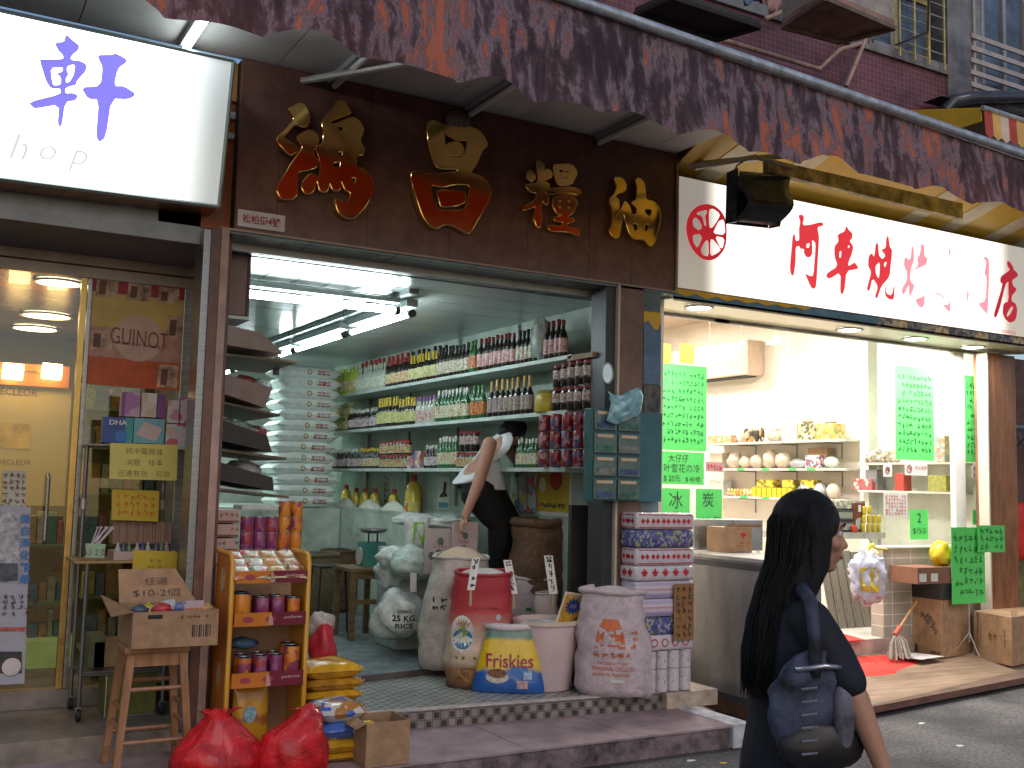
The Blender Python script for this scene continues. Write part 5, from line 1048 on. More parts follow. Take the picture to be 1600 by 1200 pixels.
# gunny sacks
def sack(name, c, w_, d_, h, m, label, cat='sack', seed=0, rot=0, rim=True, fill=None, group=None, pw=2.6, lean=(0, 0), fillc=None, taper=1.0, rimr=.018, fz=.05):
    g = G(); N_ = 28; prof = []
    for i in range(15):
        v = i/14; r = .84+.19*math.sin(math.pi*min(1, v*.93+.04)**.75); r *= 1+(taper-1)*v; prof.append((r, v*h))
    g.lathe(0, 0, 0, [(a_*w_/2, z) for a_, z in prof], N_, sq=d_/w_, pw=pw, wob=.09, seed=seed)
    g.f = [f for f in g.f if len(f) != N_ or min(f) == 0]
    Mx = Matrix(((1, 0, lean[0]/h, c[0]), (0, 1, lean[1]/h, c[1]), (0, 0, 1, c[2]), (0, 0, 0, 1))) @ Matrix.Rotation(rot, 4, 'Z')
    for p_ in g.v:
        p_.x += .012*noise.noise(Vector((p_.x*9, p_.z*9, seed)))*2; p_.y += .015*noise.noise(Vector((p_.y*7, p_.z*11, seed+4)))*2; k_ = 1-2*abs(noise.noise(Vector((p_.x*6+seed, p_.y*6, p_.z*8)))); q_ = .034*k_*(.4+p_.z/h); p_.x *= 1+q_*2; p_.y *= 1+q_*2; p_.z += .03*h*noise.noise(Vector((p_.x*5, p_.y*5, seed+9)))*(p_.z/h)
    g.xf(Mx); t = thing(name, tuple(c), label, cat, group)
    o = ob('body', g, m, t, smooth=2, fixn=False)
    top = [p_.copy() for p_ in g.v[-N_:]]
    if rim: ob('rolled_rim', G().tube(top+[top[0]], rimr, 8), m, t, smooth=2)
    if fillc:
        cen = sum(top, Vector())/N_; gf = G(); rings = 5
        for i in range(rings+1):
            u = 1-i/rings
            for p_ in top: q_ = cen+(p_-cen)*u*.98; q_.z = cen.z-.02+(p_.z-cen.z)*u*.5+fz*(1-u*u); gf.v.append(q_)
        for i in range(rings):
            for k in range(N_): gf.f.append((i*N_+k, i*N_+(k+1) % N_, (i+1)*N_+(k+1) % N_, (i+1)*N_+k))
        ob('filling', gf, fillc, t, smooth=2)
    return t, g
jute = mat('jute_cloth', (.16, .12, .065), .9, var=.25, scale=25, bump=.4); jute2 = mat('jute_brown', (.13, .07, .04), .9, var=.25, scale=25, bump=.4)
q = ay(496, 940, 9.6); sack('jute_sack', (q.x, 9.6, .289), .4, .36, .62, jute, 'open olive jute sack of dark beans on the floor left of the small table', seed=2, fillc=mat('dark_beans', (.02, .015, .012), .6, var=.4, scale=90, bump=.5))
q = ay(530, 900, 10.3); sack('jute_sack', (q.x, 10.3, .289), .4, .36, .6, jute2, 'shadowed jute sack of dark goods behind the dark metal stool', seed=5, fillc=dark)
q = ay(846, 860, 7.1); t, g = sack('jute_sack', (q.x, 7.1, .289), .46, .42, .7, jute2, 'large brown jute sack with folded rim behind the price sticks', seed=7, rimr=.035, fillc=mat('brown_goods', (.1, .055, .03), .8, var=.4, scale=30)); 
# raise the large one onto a pallet so its rim shows at the right height
t.location.z = ay(848, 818, 6.9).z-.70
ob('pallet', gbox(q.x-.24, q.x+.22, 6.9, 7.34, .29, t.location.z-.005, c=.005), mat('dark_crate', (.05, .04, .035), .7, var=.3), label='dark crate under the large brown jute sack behind the price sticks', cat='crate')
# grey slab leaning at pillar
ob('grey_board', gbox(ay(893, 860, 6.9).x, ay(933, 860, 6.9).x, 6.9, 6.96, .29, ay(912, 812, 6.9).z, c=.004), mat('grey_board', (.24, .22, .2), .6, var=.2), label='grey board leaning beside the large brown jute sack under the plastic drawers', cat='board')
ob('dark_partition', gbox(ay(935, 860, 6.3).x, PX0-.105, 6.3, 6.34, .252, ay(950, 790, 6.3).z), mat('dark_partition', (.035, .03, .03), .5), label='dark panel behind the white stick signs beside the tissue packs', cat='panel')
# teal plastic drawers at the pillar
dw = thing('drawer_cabinet', tuple(ay(975, 785, 5.75)), 'teal cabinet of small clear drawers fixed to the pier beside the tissue packs', 'cabinet')
teal = mat('teal_plastic', (.03, .1, .11), .3, var=.15); D = fr(926, 640, 1002, 783, 5.78)
ob('case', gbox(D[0], D[1], 5.79, 5.888, D[2], D[3], c=.003), teal, dw)
for r in range(4):
    z1 = D[3]-.01-r*(D[3]-D[2])/4; z0 = z1-(D[3]-D[2])/4+.022
    for cc_ in range(2):
        x0 = D[0]+.01+cc_*(D[1]-D[0]-.01)/2; x1 = x0+(D[1]-D[0])/2-.02
        dr = ob('drawer', gbox(x0, x1, 5.772, 5.789, z0, z1, c=.002), mat('smoky_clear', (.07, .13, .135), .12, var=.3, scale=15, coat=.5), dw)
        ob('label', gbox(x0+.02, x1-.03, 5.769, 5.7715, z1-.028, z1-.008), mat('cream_label', (.55, .42, .3), .5), dr)
        ob('content', gbox(x0+.015, x1-.02, 5.7705, 5.7715, z0+.01, z0+.05), [mat('c_blue', (.06, .1, .2), .4, var=.4, scale=30), mat('c_green', (.05, .15, .12), .4, var=.4, scale=30), mat('c_grey', (.2, .2, .18), .4, var=.4, scale=30)][(r+cc_) % 3], dr)
ob('side', gbox(D[1]+.001, ay(1030, 700, 5.86).x, 5.83, 5.888, D[2], D[3], c=.003), mat('teal_plain', (.05, .14, .165), .35, var=.15), dw)
g = G()
def bagf(u, v):
    p_ = ay(950+50*u+4*math.sin(v*4), 612+45*v+6*math.sin(u*5), 5.74); p_.y += -.04*math.sin(u*3.1)*math.sin(v*3.1)+.02*noise.noise(Vector((u*6, v*6, 2))); return p_
o = ob('blue_bag', g.grid(bagf, 14, 12), mat('sky_plastic', (.2, .42, .5), .2, var=.3, scale=12, coat=.3), smooth=2, label='crumpled pale blue plastic bag on top of the teal drawer cabinet', cat='bag'); md = o.modifiers.new('s', 'SOLIDIFY'); md.thickness = .004
t = thing('wall_mirror', tuple(ay(950, 590, 5.86)), 'tiny oval mirror with pale rim above the blue plastic bag', 'mirror'); c = ay(949, 583, 5.87)
ob('rim', G().tube([(c.x+.045*math.cos(a_*math.pi/10), 5.868, c.z+.07*math.sin(a_*math.pi/10)) for a_ in range(21)], .006, 6), alum, t); ob('glass', G().lathe(0, 0, 0, [(.044, 0), (.044, .004)], 20).xf(Matrix.Translation((c.x, 5.872, c.z)) @ Matrix.Scale(1.5, 4, (0, 0, 1)) @ Matrix.Rotation(R(90), 4, 'X')), mat('mirror', (.7, .7, .7), .05, 1), t)
# ================================================================ sacks, bags and boxes at the grocery entrance
def zmat(name, stops, rough=.5, bump=.25, coat=0, h=1.0, noisy=.03):
    """print whose colour bands run across the height of the sack"""
    m = mat(name, stops[0][1], rough, var=0, coat=coat); t, p = nodes(m); N = t.nodes.new; L = t.links.new
    tc = N('ShaderNodeTexCoord'); sp = N('ShaderNodeSeparateXYZ'); n = N('ShaderNodeTexNoise'); n.inputs['Scale'].default_value = 9; L(tc.outputs['Object'], n.inputs[0]); L(tc.outputs['Object'], sp.inputs[0])
    a = N('ShaderNodeMath'); a.operation = 'MULTIPLY_ADD'; a.inputs[1].default_value = noisy; L(n.outputs[0], a.inputs[0]); L(sp.outputs['Z'], a.inputs[2])
    d = N('ShaderNodeMath'); d.operation = 'DIVIDE'; d.inputs[1].default_value = h; L(a.outputs[0], d.inputs[0])
    c = N('ShaderNodeValToRGB'); c.color_ramp.interpolation = 'EASE'; e = c.color_ramp.elements
    while len(e) < len(stops): e.new(0)
    for i, (z, col) in enumerate(stops): e[i].position = z; e[i].color = (*col, 1)
    L(d.outputs[0], c.inputs[0]); L(c.outputs[0], p.inputs['Base Color'])
    n2 = N('ShaderNodeTexNoise'); n2.inputs['Scale'].default_value = 22; n2.inputs['Detail'].default_value = 3; L(tc.outputs['Object'], n2.inputs[0])
    b = N('ShaderNodeBump'); b.inputs['Strength'].default_value = bump; b.inputs['Distance'].default_value = .012; L(n2.outputs[0], b.inputs['Height']); L(b.outputs[0], p.inputs['Normal'])
    return m
def pxm(px, py, Y):            # pixels of the photo per metre at that spot
    return (ay(px+10, py, Y)-ay(px, py, Y)).length/10
VD = Vector((.5, .866, 0))     # looking direction on the ground
UR = Vector((.866, -.5, 0))
def facing(c):                 # direction from the camera to c on the ground, and its right hand
    d = Vector((c[0], c[1], 0)).normalized(); return d, Vector((d.y, -d.x, 0))
wsack = mat('white_sack_cloth', (.5, .46, .42), .65, var=.2, scale=13, bump=.7); psack = mat('pink_white_sack', (.52, .43, .46), .65, var=.18, scale=13, bump=.7)
flour = mat('beige_flour', (.55, .42, .3), .9, var=.1, scale=60); gr = mat('white_grain', (.55, .52, .5), .9, var=.12, scale=90)
def psk(px, py, z, wpx, hpx, dm, m, label, seed, name='sack', **k):
    c = az(px, py, z); s_ = pxm(px, py, c.y); rot = -math.atan2(c.x, c.y); return (*sack(name, (c.x, c.y, z+.002), wpx*s_, dm, hpx*s_, m, label, seed=seed, rot=rot, **k), c, s_)
def decal(t, g, c, items, cuts=1):
    """items: (what, u, v (metres right/up from the base centre), size, material, name)"""
    d, u = facing(c)
    for it in items:
        kind, du, dv, w_, h_, m_, nm = it; o_ = Vector(c)+u*du+UZ*dv-d*.4; q = G()
        if kind == 'rect': q.quad(*[o_+u*(a_*w_/2)+UZ*(b_*h_/2) for a_, b_ in ((-1, -1), (1, -1), (1, 1), (-1, 1))]); cu_ = 2
        elif kind == 'disc':
            n = 20; P = [o_+u*(math.cos(k*math.pi/10)*w_/2)+UZ*(math.sin(k*math.pi/10)*h_/2) for k in range(n)]; b = len(q.v); q.add(P+[o_], [(k, (k+1) % n, n) for k in range(n)]); cu_ = 2
        elif kind == 'poly': P = [o_+u*(a_*w_/2)+UZ*(b_*h_/2) for a_, b_ in m_[1]]; q.add(P, [tuple(range(len(P)))]); m_ = m_[0]; cu_ = 1
        elif kind == 'scrib': scribble(q, o_, u, UZ, w_, h_, *m_[1]); m_ = m_[0]; cu_ = 0
        else: gtext(q, kind, o_, u, UZ, w=w_, h=h_, bold=.012); cu_ = 1
        wrap(q, g, d, .003+.0012*items.index(it)/4, cuts=cu_)
        ob(nm, q, m_, t, fixn=False)
# white sacks
t, g, c, s_ = psk(668, 1000, .29, 62, 135, .36, wsack, 'narrow white sack with a red letter leaning behind the pale flour sack', 31, lean=(.1, 0), fillc=gr)
decal(t, g, c, [('A', -.02, .5, .07, .1, redink, 'lettering'), ('scrib', -.03, .28, .06, .2, (ink, (5, 2, 3, .006)), 'lettering')])
t, g, c, s_ = psk(696, 1042, .29, 84, 152, .36, wsack, 'tall pale sack of beige flour with small black characters, left of the red printed sack', 32, lean=(.1, -.0), fillc=flour, rimr=.012, fz=.09)
decal(t, g, c, [('scrib', -.06, .46, .12, .09, (ink, (2, 2, 4, .009)), 'lettering')])
rs = zmat('red_cream_print', [(0, (.2, .1, .06)), (.2, (.26, .15, .08)), (.3, (.55, .45, .33)), (.55, (.55, .4, .32)), (.72, (.42, .12, .1)), (.8, (.42, .035, .04)), (1, (.36, .03, .04))], h=.66, rough=.6, bump=.6)
t, g, c, s_ = psk(741, 1070, .25, 84, 152, .34, rs, 'red and cream printed sack with an oval green and blue emblem', 33, fillc=gr, lean=(.05, 0), rimr=.012)
decal(t, g, c, [('disc', -.09, .36, .155, .235, mat('oval_white', (.6, .6, .56), .5), 'emblem'), ('disc', -.085, .325, .13, .13, mat('oval_blue', (.03, .17, .33), .5, var=.3), 'emblem'), ('poly', -.08, .385, .1, .13, (mat('oval_green', (.25, .36, .05), .5), [(-.3, -.8), (-.5, 0), (-.2, .9), (.1, .9), (.15, .1), (.6, -.6), (.2, -.9)]), 'emblem'), ('scrib', -.04, .205, .2, .035, (mat('olive_ink', (.2, .2, .03), .5), (1, 5, 6, .006)), 'lettering'), ('scrib', .06, .53, .17, .03, (mat('dark_red_ink', (.2, .01, .01), .5), (1, 7, 7, .004)), 'lettering'), ('disc', .15, .47, .035, .04, mat('badge_grey', (.4, .4, .4), .5), 'badge'), ('rect', -.06, .09, .22, .09, mat('bowl_print', (.25, .12, .04), .5, var=.6, scale=25), 'print')])
t, g, c, s_ = psk(820, 1035, .25, 76, 112, .32, psack, 'white sack with a small green leaf print behind the snack bag', 34, fillc=gr, rimr=.014)
decal(t, g, c, [('disc', .02, .42, .05, .028, mat('leaf_green', (.05, .2, .06), .5), 'print')])
psk(868, 1030, .25, 76, 128, .34, psack, 'white sack with rolled rim behind the pale bucket', 35, fillc=gr, rimr=.03)
psk(930, 1030, .25, 62, 105, .3, psack, 'low white sack behind the sack with the orange emblem', 36, fillc=gr, rimr=.02)
t, g, c, s_ = psk(852, 1052, .25, 34, 105, .2, zmat('red_white_bag', [(0, (.5, .45, .4)), (.55, (.5, .42, .35)), (.62, (.45, .06, .05)), (.8, (.5, .3, .25)), (1, (.5, .4, .38))], h=.45), 'narrow white and red packet squeezed between the snack bag and the yellow picture card', 37, rimr=.008)
pk_ = mat('pale_cerise', (.5, .05, .09), .3, var=.3, scale=15, bump=.3)
c = ay(792, 970, 6.35); ob('red_packet', G().ball(c, .055, 14, 10, (1, .5, 1.35), wob=.35, seed=8), pk_, smooth=2, label='small shiny red packet hanging between the red printed sack and the leaf sack', cat='packet')
# sack with orange elephants
t, g, c, s_ = psk(957, 1082, .25, 96, 128, .36, psack, 'plump pinkish white sack with an orange emblem and orange lettering beside the bucket', 38, fillc=gr, rimr=.022, lean=(-.0, 0), taper=.88)
orp = mat('orange_print', (.55, .14, .05), .55, var=.15, scale=40)
decal(t, g, c, [('poly', -.02, .405, .2, .19, (orp, [(-1, -1), (-.62, -1), (-.5, -.2), (-.32, .3), (.32, .3), (.45, -.2), (.6, -1), (1, -1), (.9, -.1), (.72, .4), (.5, .95), (-.45, .95), (-.7, .5), (-.85, 0)]), 'emblem'), ('poly', -.015, .4, .1, .12, (psack, [(-.5, -.7), (.5, -.7), (.35, .35), (-.35, .35)]), 'emblem_gap'), ('poly', -.02, .35, .13, .05, (orp, [(-1, -1), (1, -1), (1, -.5), (-1, -.5)]), 'emblem'),
 ('scrib', .0, .27, .26, .045, (orp, (1, 5, 12, .008)), 'lettering'), ('PRODUCT OF', -.0, .215, .2, .02, orp, 'lettering'), ('TRADING CO.,LTD', .0, .18, .28, .03, orp, 'lettering'), ('BANGKOK THAILAND', -.01, .145, .24, .018, orp, 'lettering'), ('scrib', .14, .37, .05, .12, (orp, (3, 1, 13, .007)), 'lettering'), ('rect', .03, .105, .09, .022, mat('oval_white', (.6, .6, .56), .5), 'label')])
# the sack's loose corner hanging over the nosing
d, u = facing(c); tip = ay(1017, 1092, 5.72); b0 = Vector(c)+u*.16-d*.06
ob('corner', G().tube([b0+Vector((-.02, .05, .16)), b0+Vector((.02, 0, .09)), b0.lerp(tip, .6)+Vector((0, 0, .035)), tip], [.11, .1, .055, .012], 10), psack, t, smooth=2)
# bucket with picture card
c = az(873, 1081, .25); s_ = pxm(873, 1080, c.y); r1 = 44*s_; r0 = 33*s_; h_ = 90*s_
t = thing('bucket', (c.x, c.y+r0, .252), 'pale pink plastic bucket holding a yellow picture card', 'bucket')
bk_ = mat('bucket_plastic', (.58, .45, .45), .4, var=.08, scale=5)
ob('pail', G().lathe(c.x, c.y+r0, .252, [(r0, 0), (r0*1.03, .01), (r1, h_-.02), (r1*1.0, h_), (r1*.95, h_), (r0*.95, .02), (0, .02)], 32), bk_, t, smooth=30)
ob('rim', G().lathe(c.x, c.y+r0, .252, [(r1*1.0, h_-.025), (r1*1.07, h_-.022), (r1*1.07, h_+.002), (r1*.96, h_+.004), (r1*.96, h_-.025), (r1, h_-.025)], 32), mat('bucket_rim', (.6, .5, .42), .4), t, smooth=30)
ob('lid_lug', G().box(c.x+r1*1.0, c.x+r1*1.0+.02, c.y+r0-.03, c.y+r0+.01, .252+h_-.04, .252+h_-.005, c=.003), bk_, t)
ob('filling', G().lathe(c.x, c.y+r0, .252, [(r1*.95, h_-.03), (r1*.5, h_-.015), (0, h_-.01)], 24), gr, t)
yc = c.y+.05; P = [ay(862, 990, yc), ay(911, 999, yc), ay(927, 931, yc+.08), ay(884, 924, yc+.08)]
t = card('picture_card', P, mat('card_white', (.62, .56, .45), .4), 'yellow picture card with a blue starburst leaning in the pale bucket', 'card', th=.004)
n_ = (P[1]-P[0]).cross(P[3]-P[0]).normalized()
def oc(u, v, l=.002): return P[0].lerp(P[1], u).lerp(P[3].lerp(P[2], u), v)+n_*l
ob('yellow_field', G().quad(oc(.06, .05), oc(.94, .05), oc(.94, .95), oc(.06, .95)), mat('card_yellow', (.6, .33, .03), .4, var=.35, scale=14), t, fixn=False)
g = G(); n = 24; st = []
for k in range(n): a_ = k*2*math.pi/n; r = .26 if k % 2 else .17; st.append(oc(.4+r*math.cos(a_)*1.1, .68+r*math.sin(a_)*.8, .003))
ob('starburst', g.add(st+[oc(.4, .68, .003)], [(k, (k+1) % n, n) for k in range(n)]), mat('burst_blue', (.03, .06, .3), .4), t, fixn=False)
ob('dog_photo', G().add([oc(.65+.2*math.cos(k*.63), .3+.14*math.sin(k*.63)*(1+.2*(k % 2)), .003) for k in range(10)], [tuple(range(10))]), mat('fur_print', (.3, .15, .07), .5, var=.6, scale=30), t, fixn=False)
g = scribble(G(), oc(.5, .9, .003), oc(1, .9)-oc(0, .9), oc(.5, 1)-oc(.5, .8), .16, .025, 1, 6, 3, .005); gtext(g, 'NEW', oc(.4, .68, .004), oc(1, .9)-oc(0, .9), oc(.5, 1)-oc(.5, .8), w=.05, h=.03); ob('lettering', g, mat('card_ink', (.5, .5, .45), .5), t, fixn=False)
ob('blue_band', G().quad(oc(.08, .04, .003), oc(.94, .04, .003), oc(.94, .14, .003), oc(.2, .14, .003)), mat('burst_blue', (.03, .06, .3), .4), t, fixn=False)
# pouch shapes
def pouch(g, c, w0, w1, h, t0, rotv, seed=0, nu=18, nv=16, lean=0):
    d, u = rotv
    for s in (-1, 1):
        def f(a, v, s=s):
            w_ = w0+(w1-w0)*v**1.3; x = (2*a-1); th = t0*(max(0, 1-v)**.55)*(1-abs(x)**2.6)**.5*min(1, .75+v*3)
            th += .01*noise.noise(Vector((x*3+seed, v*5, s)))*(1-v*.5); p = Vector(c)+u*(x*w_/2*(1+.03*noise.noise(Vector((v*6, seed, x)))))+UZ*(v*h)+d*(s*th/2+lean*v)
            return p
        g.grid(f, nu, nv)
    return g
c = az(794, 1084, .25); s_ = pxm(794, 1084, c.y); dd = facing(c); c = c+dd[0]*.07
fm_ = zmat('snack_bag_print', [(0, (.02, .09, .32)), (.4, (.02, .1, .38)), (.5, (.6, .42, .02)), (.56, (.68, .46, .01)), (.9, (.68, .44, .01)), (1, (.1, .2, .15))], rough=.25, coat=.4, h=.4, noisy=.08)
t = thing('snack_bag', (c.x, c.y, .252), 'yellow and blue cat food bag with big red lettering at the front of the sacks', 'bag')
g = pouch(G(), (c.x, c.y, .252), 99*s_, 56*s_, 86*s_, .15, dd, 3); fb = ob('body', g, fm_, t, smooth=2)
ob('folded_top', G().tube([Vector(c)+dd[1]*(a_*34*s_)+UZ*((85+2*abs(a_))*s_+.0)-Vector((0, 0, .25-.252+c.z-.25))-dd[0]*.0 for a_ in (-1, -.5, 0, .5, 1)], [.016, .026, .027, .025, .014], 8), mat('bag_white', (.6, .52, .55), .4, var=.15, bump=.3), t, smooth=2)
cc = Vector((c.x, c.y, .252)); yl = mat('outline_cream', (.75, .6, .2), .4)
def dec2(items): decal(t, g, cc, items)
dec2([('rect', .07, .14, .11, .07, mat('print_blue2', (.02, .15, .45), .3), 'print'), ('disc', -.075, .1, .15, .075, mat('plate_print', (.5, .48, .42), .4, var=.3, scale=30), 'print'), ('disc', -.075, .125, .125, .06, mat('kibble_print', (.22, .09, .05), .6, var=.6, scale=70), 'print'), ('rect', .09, .055, .07, .05, mat('tag_pink', (.5, .35, .35), .4, var=.4, scale=40), 'label'), ('rect', .125, .115, .055, .05, mat('tag_blue', (.3, .45, .6), .4, var=.3, scale=40), 'label')])
for off, m_, k in ((0, yl, .0), (0, mat('friskies_red', (.33, .01, .03), .35), .003)):
    q = G(); gtext(q, 'Friskies', cc+dd[1]*.005+UZ*.205-dd[0]*.4, dd[1], (UZ+dd[1]*.0), w=.31, h=.088, bold=.035 if not k else .012); wrap(q, g, dd[0], .003+k, cuts=1); ob('lettering', q, m_, t, fixn=False)
# price sticks
def stick(p0, p1, wpx, Y, label, seed):
    a_, b_ = ay(*p0, Y), ay(*p1, Y); s_ = pxm(*p0, Y); u = Vector((1, 0, 0)); w_ = wpx*s_*.87
    t = thing('price_stick', tuple(b_), label, 'price sign', 'white price sticks in the sacks'); ax = (a_-b_).normalized()
    P = [b_-u*w_/2, b_+u*w_/2, a_+u*w_/2, a_-u*w_/2]; ob('plate', G().prism(P, (0, .006, 0)), mat('stick_white', (.8, .78, .76), .4), t)
    ob('stake', G().box(b_.x-.008, b_.x+.008, b_.y+.001, b_.y+.006, b_.z-.1, b_.z+.002), mat('stake_wood', (.4, .3, .18), .6), t)
    L_ = (a_-b_).length; g = scribble(G(), b_+ax*L_*.52+Vector((0, -.001, 0)), u, ax, w_*.8, L_*.9, 5, 1, seed, .006)
    g = scribble(g, b_+ax*L_*.9+Vector((0, -.001, 0)), u, ax, w_*.8, L_*.16, 2, 2, seed+5, .006); ob('characters', g, ink, t)
stick((744, 872), (736, 922), 13, 6.1, 'short tilted white price stick in the red printed sack', 1)
stick((793, 875), (803, 928), 14, 6.35, 'slanting white price stick in the leaf printed sack', 2)
stick((857, 868), (865, 928), 15, 6.3, 'white price stick behind the yellow picture card', 3)
stick((946, 845), (944, 934), 16, 6.25, 'tallest grey-white price stick right of the picture card', 4)
stick((987, 889), (982, 948), 10, 5.85, 'narrow white price stick in the sack with the orange emblem', 5)
# two pale printed cartons standing behind the sacks
for (x0, y0, x1, y1, Y, lb_, sd) in ((664, 826, 711, 897, 7.35, 'left, greyer', 3), (707, 816, 746, 892, 7.3, 'right, pinker', 9)):
    F = fr(x0, y0, x1, y1, Y); t = thing('printed_card', ((F[0]+F[1])/2, Y, F[2]), lb_+' of two pale standing cards printed with grey mushrooms and red lines', 'card', 'pale standing printed cards')
    ob('sheet', gbox(F[0], F[1], Y, Y+.02, F[2], F[3], c=.001), mat('card_'+lb_[:4], (.46, .4, .39) if sd == 3 else (.52, .4, .4), .55, var=.12), t)
    W_, H_ = F[1]-F[0], F[3]-F[2]; cx_ = (F[0]+F[1])/2
    for k in range(4):
        px_, pz_ = cx_+(k-1.2)*W_*.23 if k < 3 else cx_, F[2]+H_*(.4+.06*(k % 2)) if k < 3 else F[2]+H_*.72
        ob('picture', G().ball((px_, Y-.001, pz_), W_*.11, 12, 8, (1, .03, 1.1)), mat('mushroom_print', (.12, .17, .15), .6, var=.6, scale=60), t)
    g = scribble(G(), (cx_, Y-.003, F[2]+H_*.6), UX, UZ, W_*.5, H_*.08, 1, 4, sd, .005); scribble(g, (cx_, Y-.003, F[2]+H_*.22), UX, UZ, W_*.6, H_*.06, 1, 8, sd+1, .003); ob('lettering', g, mat('faded_red_ink', (.5, .14, .14), .6), t)
# bags around the scale: white plastic heaps, lime printed bag, 25 kg rice bag
wpl = mat('white_plastic', (.55, .6, .58), .25, var=.18, scale=14, bump=.5, coat=.2)
def heap(px, py, Y, r, sc, label, seed, m=None, name='plastic_bag', cat='bag', group=None):
    c = ay(px, py, Y); g = G().ball(c, r, 26, 18, sc, wob=.3, seed=seed, f=1.7)
    for v in g.v: k = 1-2*abs(noise.noise(v*7+Vector((seed, 0, 0)))); v += (v-c).normalized()*k*r*.16
    return ob(name, g, m or wpl, smooth=2, label=label, cat=cat, group=group), g, c
HG = 'white plastic bags heaped behind the sacks'
stand = ob('goods_crate', gbox(ay(625, 870, 7.7).x, ay(735, 870, 7.7).x, 7.72, 8.15, .292, ay(680, 858, 7.7).z, c=.006), mat('pale_crate', (.4, .44, .42), .5, var=.2), label='pale crate buried in white plastic bags behind the printed cards', cat='crate')
heap(648, 812, 7.85, .13, (1.4, 1, .35), 'white plastic bag draped over the near end of the rice counter', 41, group=HG)
heap(695, 818, 7.8, .16, (1.3, 1, .33), 'white plastic bag draped just under the bending hand', 42, group=HG)
heap(676, 835, 7.95, .14, (1.2, .8, .6), 'crumpled white bag behind the grey printed card', 45, group=HG)
heap(620, 872, 7.7, .12, (1.2, 1, .7), 'small knotted white bag right of the green scale', 43, group=HG)
heap(645, 880, 7.55, .13, (1.2, 1, .9), 'white plastic bag above the white 25 kg rice bag', 44, mat('greenish_plastic', (.4, .5, .45), .25, var=.25, scale=14, bump=.5), group=HG)
heap(612, 895, 7.8, .12, (1.1, 1, 1), 'crumpled clear bag between the timber table and the sacks', 46, mat('clear_bag', (.45, .52, .5), .2, var=.3, scale=20, bump=.4), group=HG)
F = fr(634, 808, 662, 862, 7.62); t = thing('printed_bag', ((F[0]+F[1])/2, 7.62, F[2]), 'white bag with a lime green panel standing right of the scale', 'bag')
g = pillow(G(), (0, 0, 0), F[1]-F[0]+.06, F[3]-F[2], .12, seed=4, ear=.05, M=Matrix.Rotation(R(90), 4, 'X')); g.xf(Matrix.Translation(((F[0]+F[1])/2+.03, 7.66, (F[2]+F[3])/2))); ob('body', g, wpl, t, smooth=2)
q = G().quad(((F[0]+F[1])/2-.02, 7.3, F[2]+.02), ((F[0]+F[1])/2+.075, 7.3, F[2]+.02), ((F[0]+F[1])/2+.075, 7.3, F[3]-.04), ((F[0]+F[1])/2-.02, 7.3, F[3]-.04)); ob('green_panel', wrap(q, g, (0, 1, 0), .003, 2), mat('lime_print', (.25, .5, .05), .4), t, fixn=False)
o, g, c = heap(622, 962, 7.55, .2, (.95, .8, .85), 'plump white rice bag with black 25 KG lettering on the floor beside the sacks', 48, name='rice_bag', cat='rice bag')
dd = facing(c)
for s1, dz, w_, h_ in (('25 KG.', .0, .19, .045), ('RICE', -.055, .14, .035), ('LONG', .05, .1, .025)):
    q = gtext(G(), s1, c+dd[1]*.05+UZ*dz-dd[0]*.4, dd[1], UZ, w=w_, h=h_, bold=.03); ob('lettering', wrap(q, g, dd[0], .003, 1), ink, o, fixn=False)
card('tag', [ay(641, 925, 7.3), ay(651, 925, 7.3), ay(651, 895, 7.3), ay(641, 895, 7.3)], mat('paper_white', (.6, .62, .58), .6, var=.08), 'tiny white paper tag left of the pale flour sack', 'tag')
# ---------------------------------------------------- tissue packs on the pier base
TXL, TXR, TYF, TYB_ = 4.2, ay(1085, 900, 5.7).x, 5.7, 5.884
rowpx = [(1075, 1047, 'rolls'), (1047, 1018, 'rolls'), (1018, 992, 'logo'), (992, 964, 'blue'), (964, 936, 'stripe'), (936, 908, 'stripe'), (908, 884, 'leaf'), (884, 856, 'dia'), (856, 828, 'blue'), (828, 801, 'dia')]
tname = {'rolls': 'white tissue rolls with green stripes', 'logo': 'white tissue pack with round red logos', 'blue': 'dark blue speckled tissue pack', 'stripe': 'pale pink and lilac striped tissue pack', 'leaf': 'white tissue pack with red maple leaves', 'dia': 'white tissue pack with red diamonds between red lines'}
wtp = mat('tissue_wrap', (.55, .5, .54), .25, var=.1, scale=25, bump=.3, coat=.3); bluep = printed('blue_pack', [(.06, .08, .22), (.08, .1, .27), (.3, .28, .36), (.3, .3, .16), (.1, .1, .25), (.05, .07, .18)], 50, rough=.25)
stp_ = zmat('striped_pack', [(0, (.5, .45, .52)), (.2, (.28, .25, .42)), (.4, (.55, .48, .54)), (.55, (.5, .25, .32)), (.62, (.56, .5, .55)), (.85, (.4, .34, .5)), (1, (.55, .5, .54))], rough=.25, h=.12, noisy=.004)
rdl = mat('leaf_red', (.45, .02, .04), .4); 
zs = [.25]+[None]*10; z = .251; ordn = ['bottom', 'second from bottom', 'third from bottom', 'fourth from bottom', 'fifth from bottom', 'fifth from top', 'fourth from top', 'third from top', 'second from top', 'topmost']
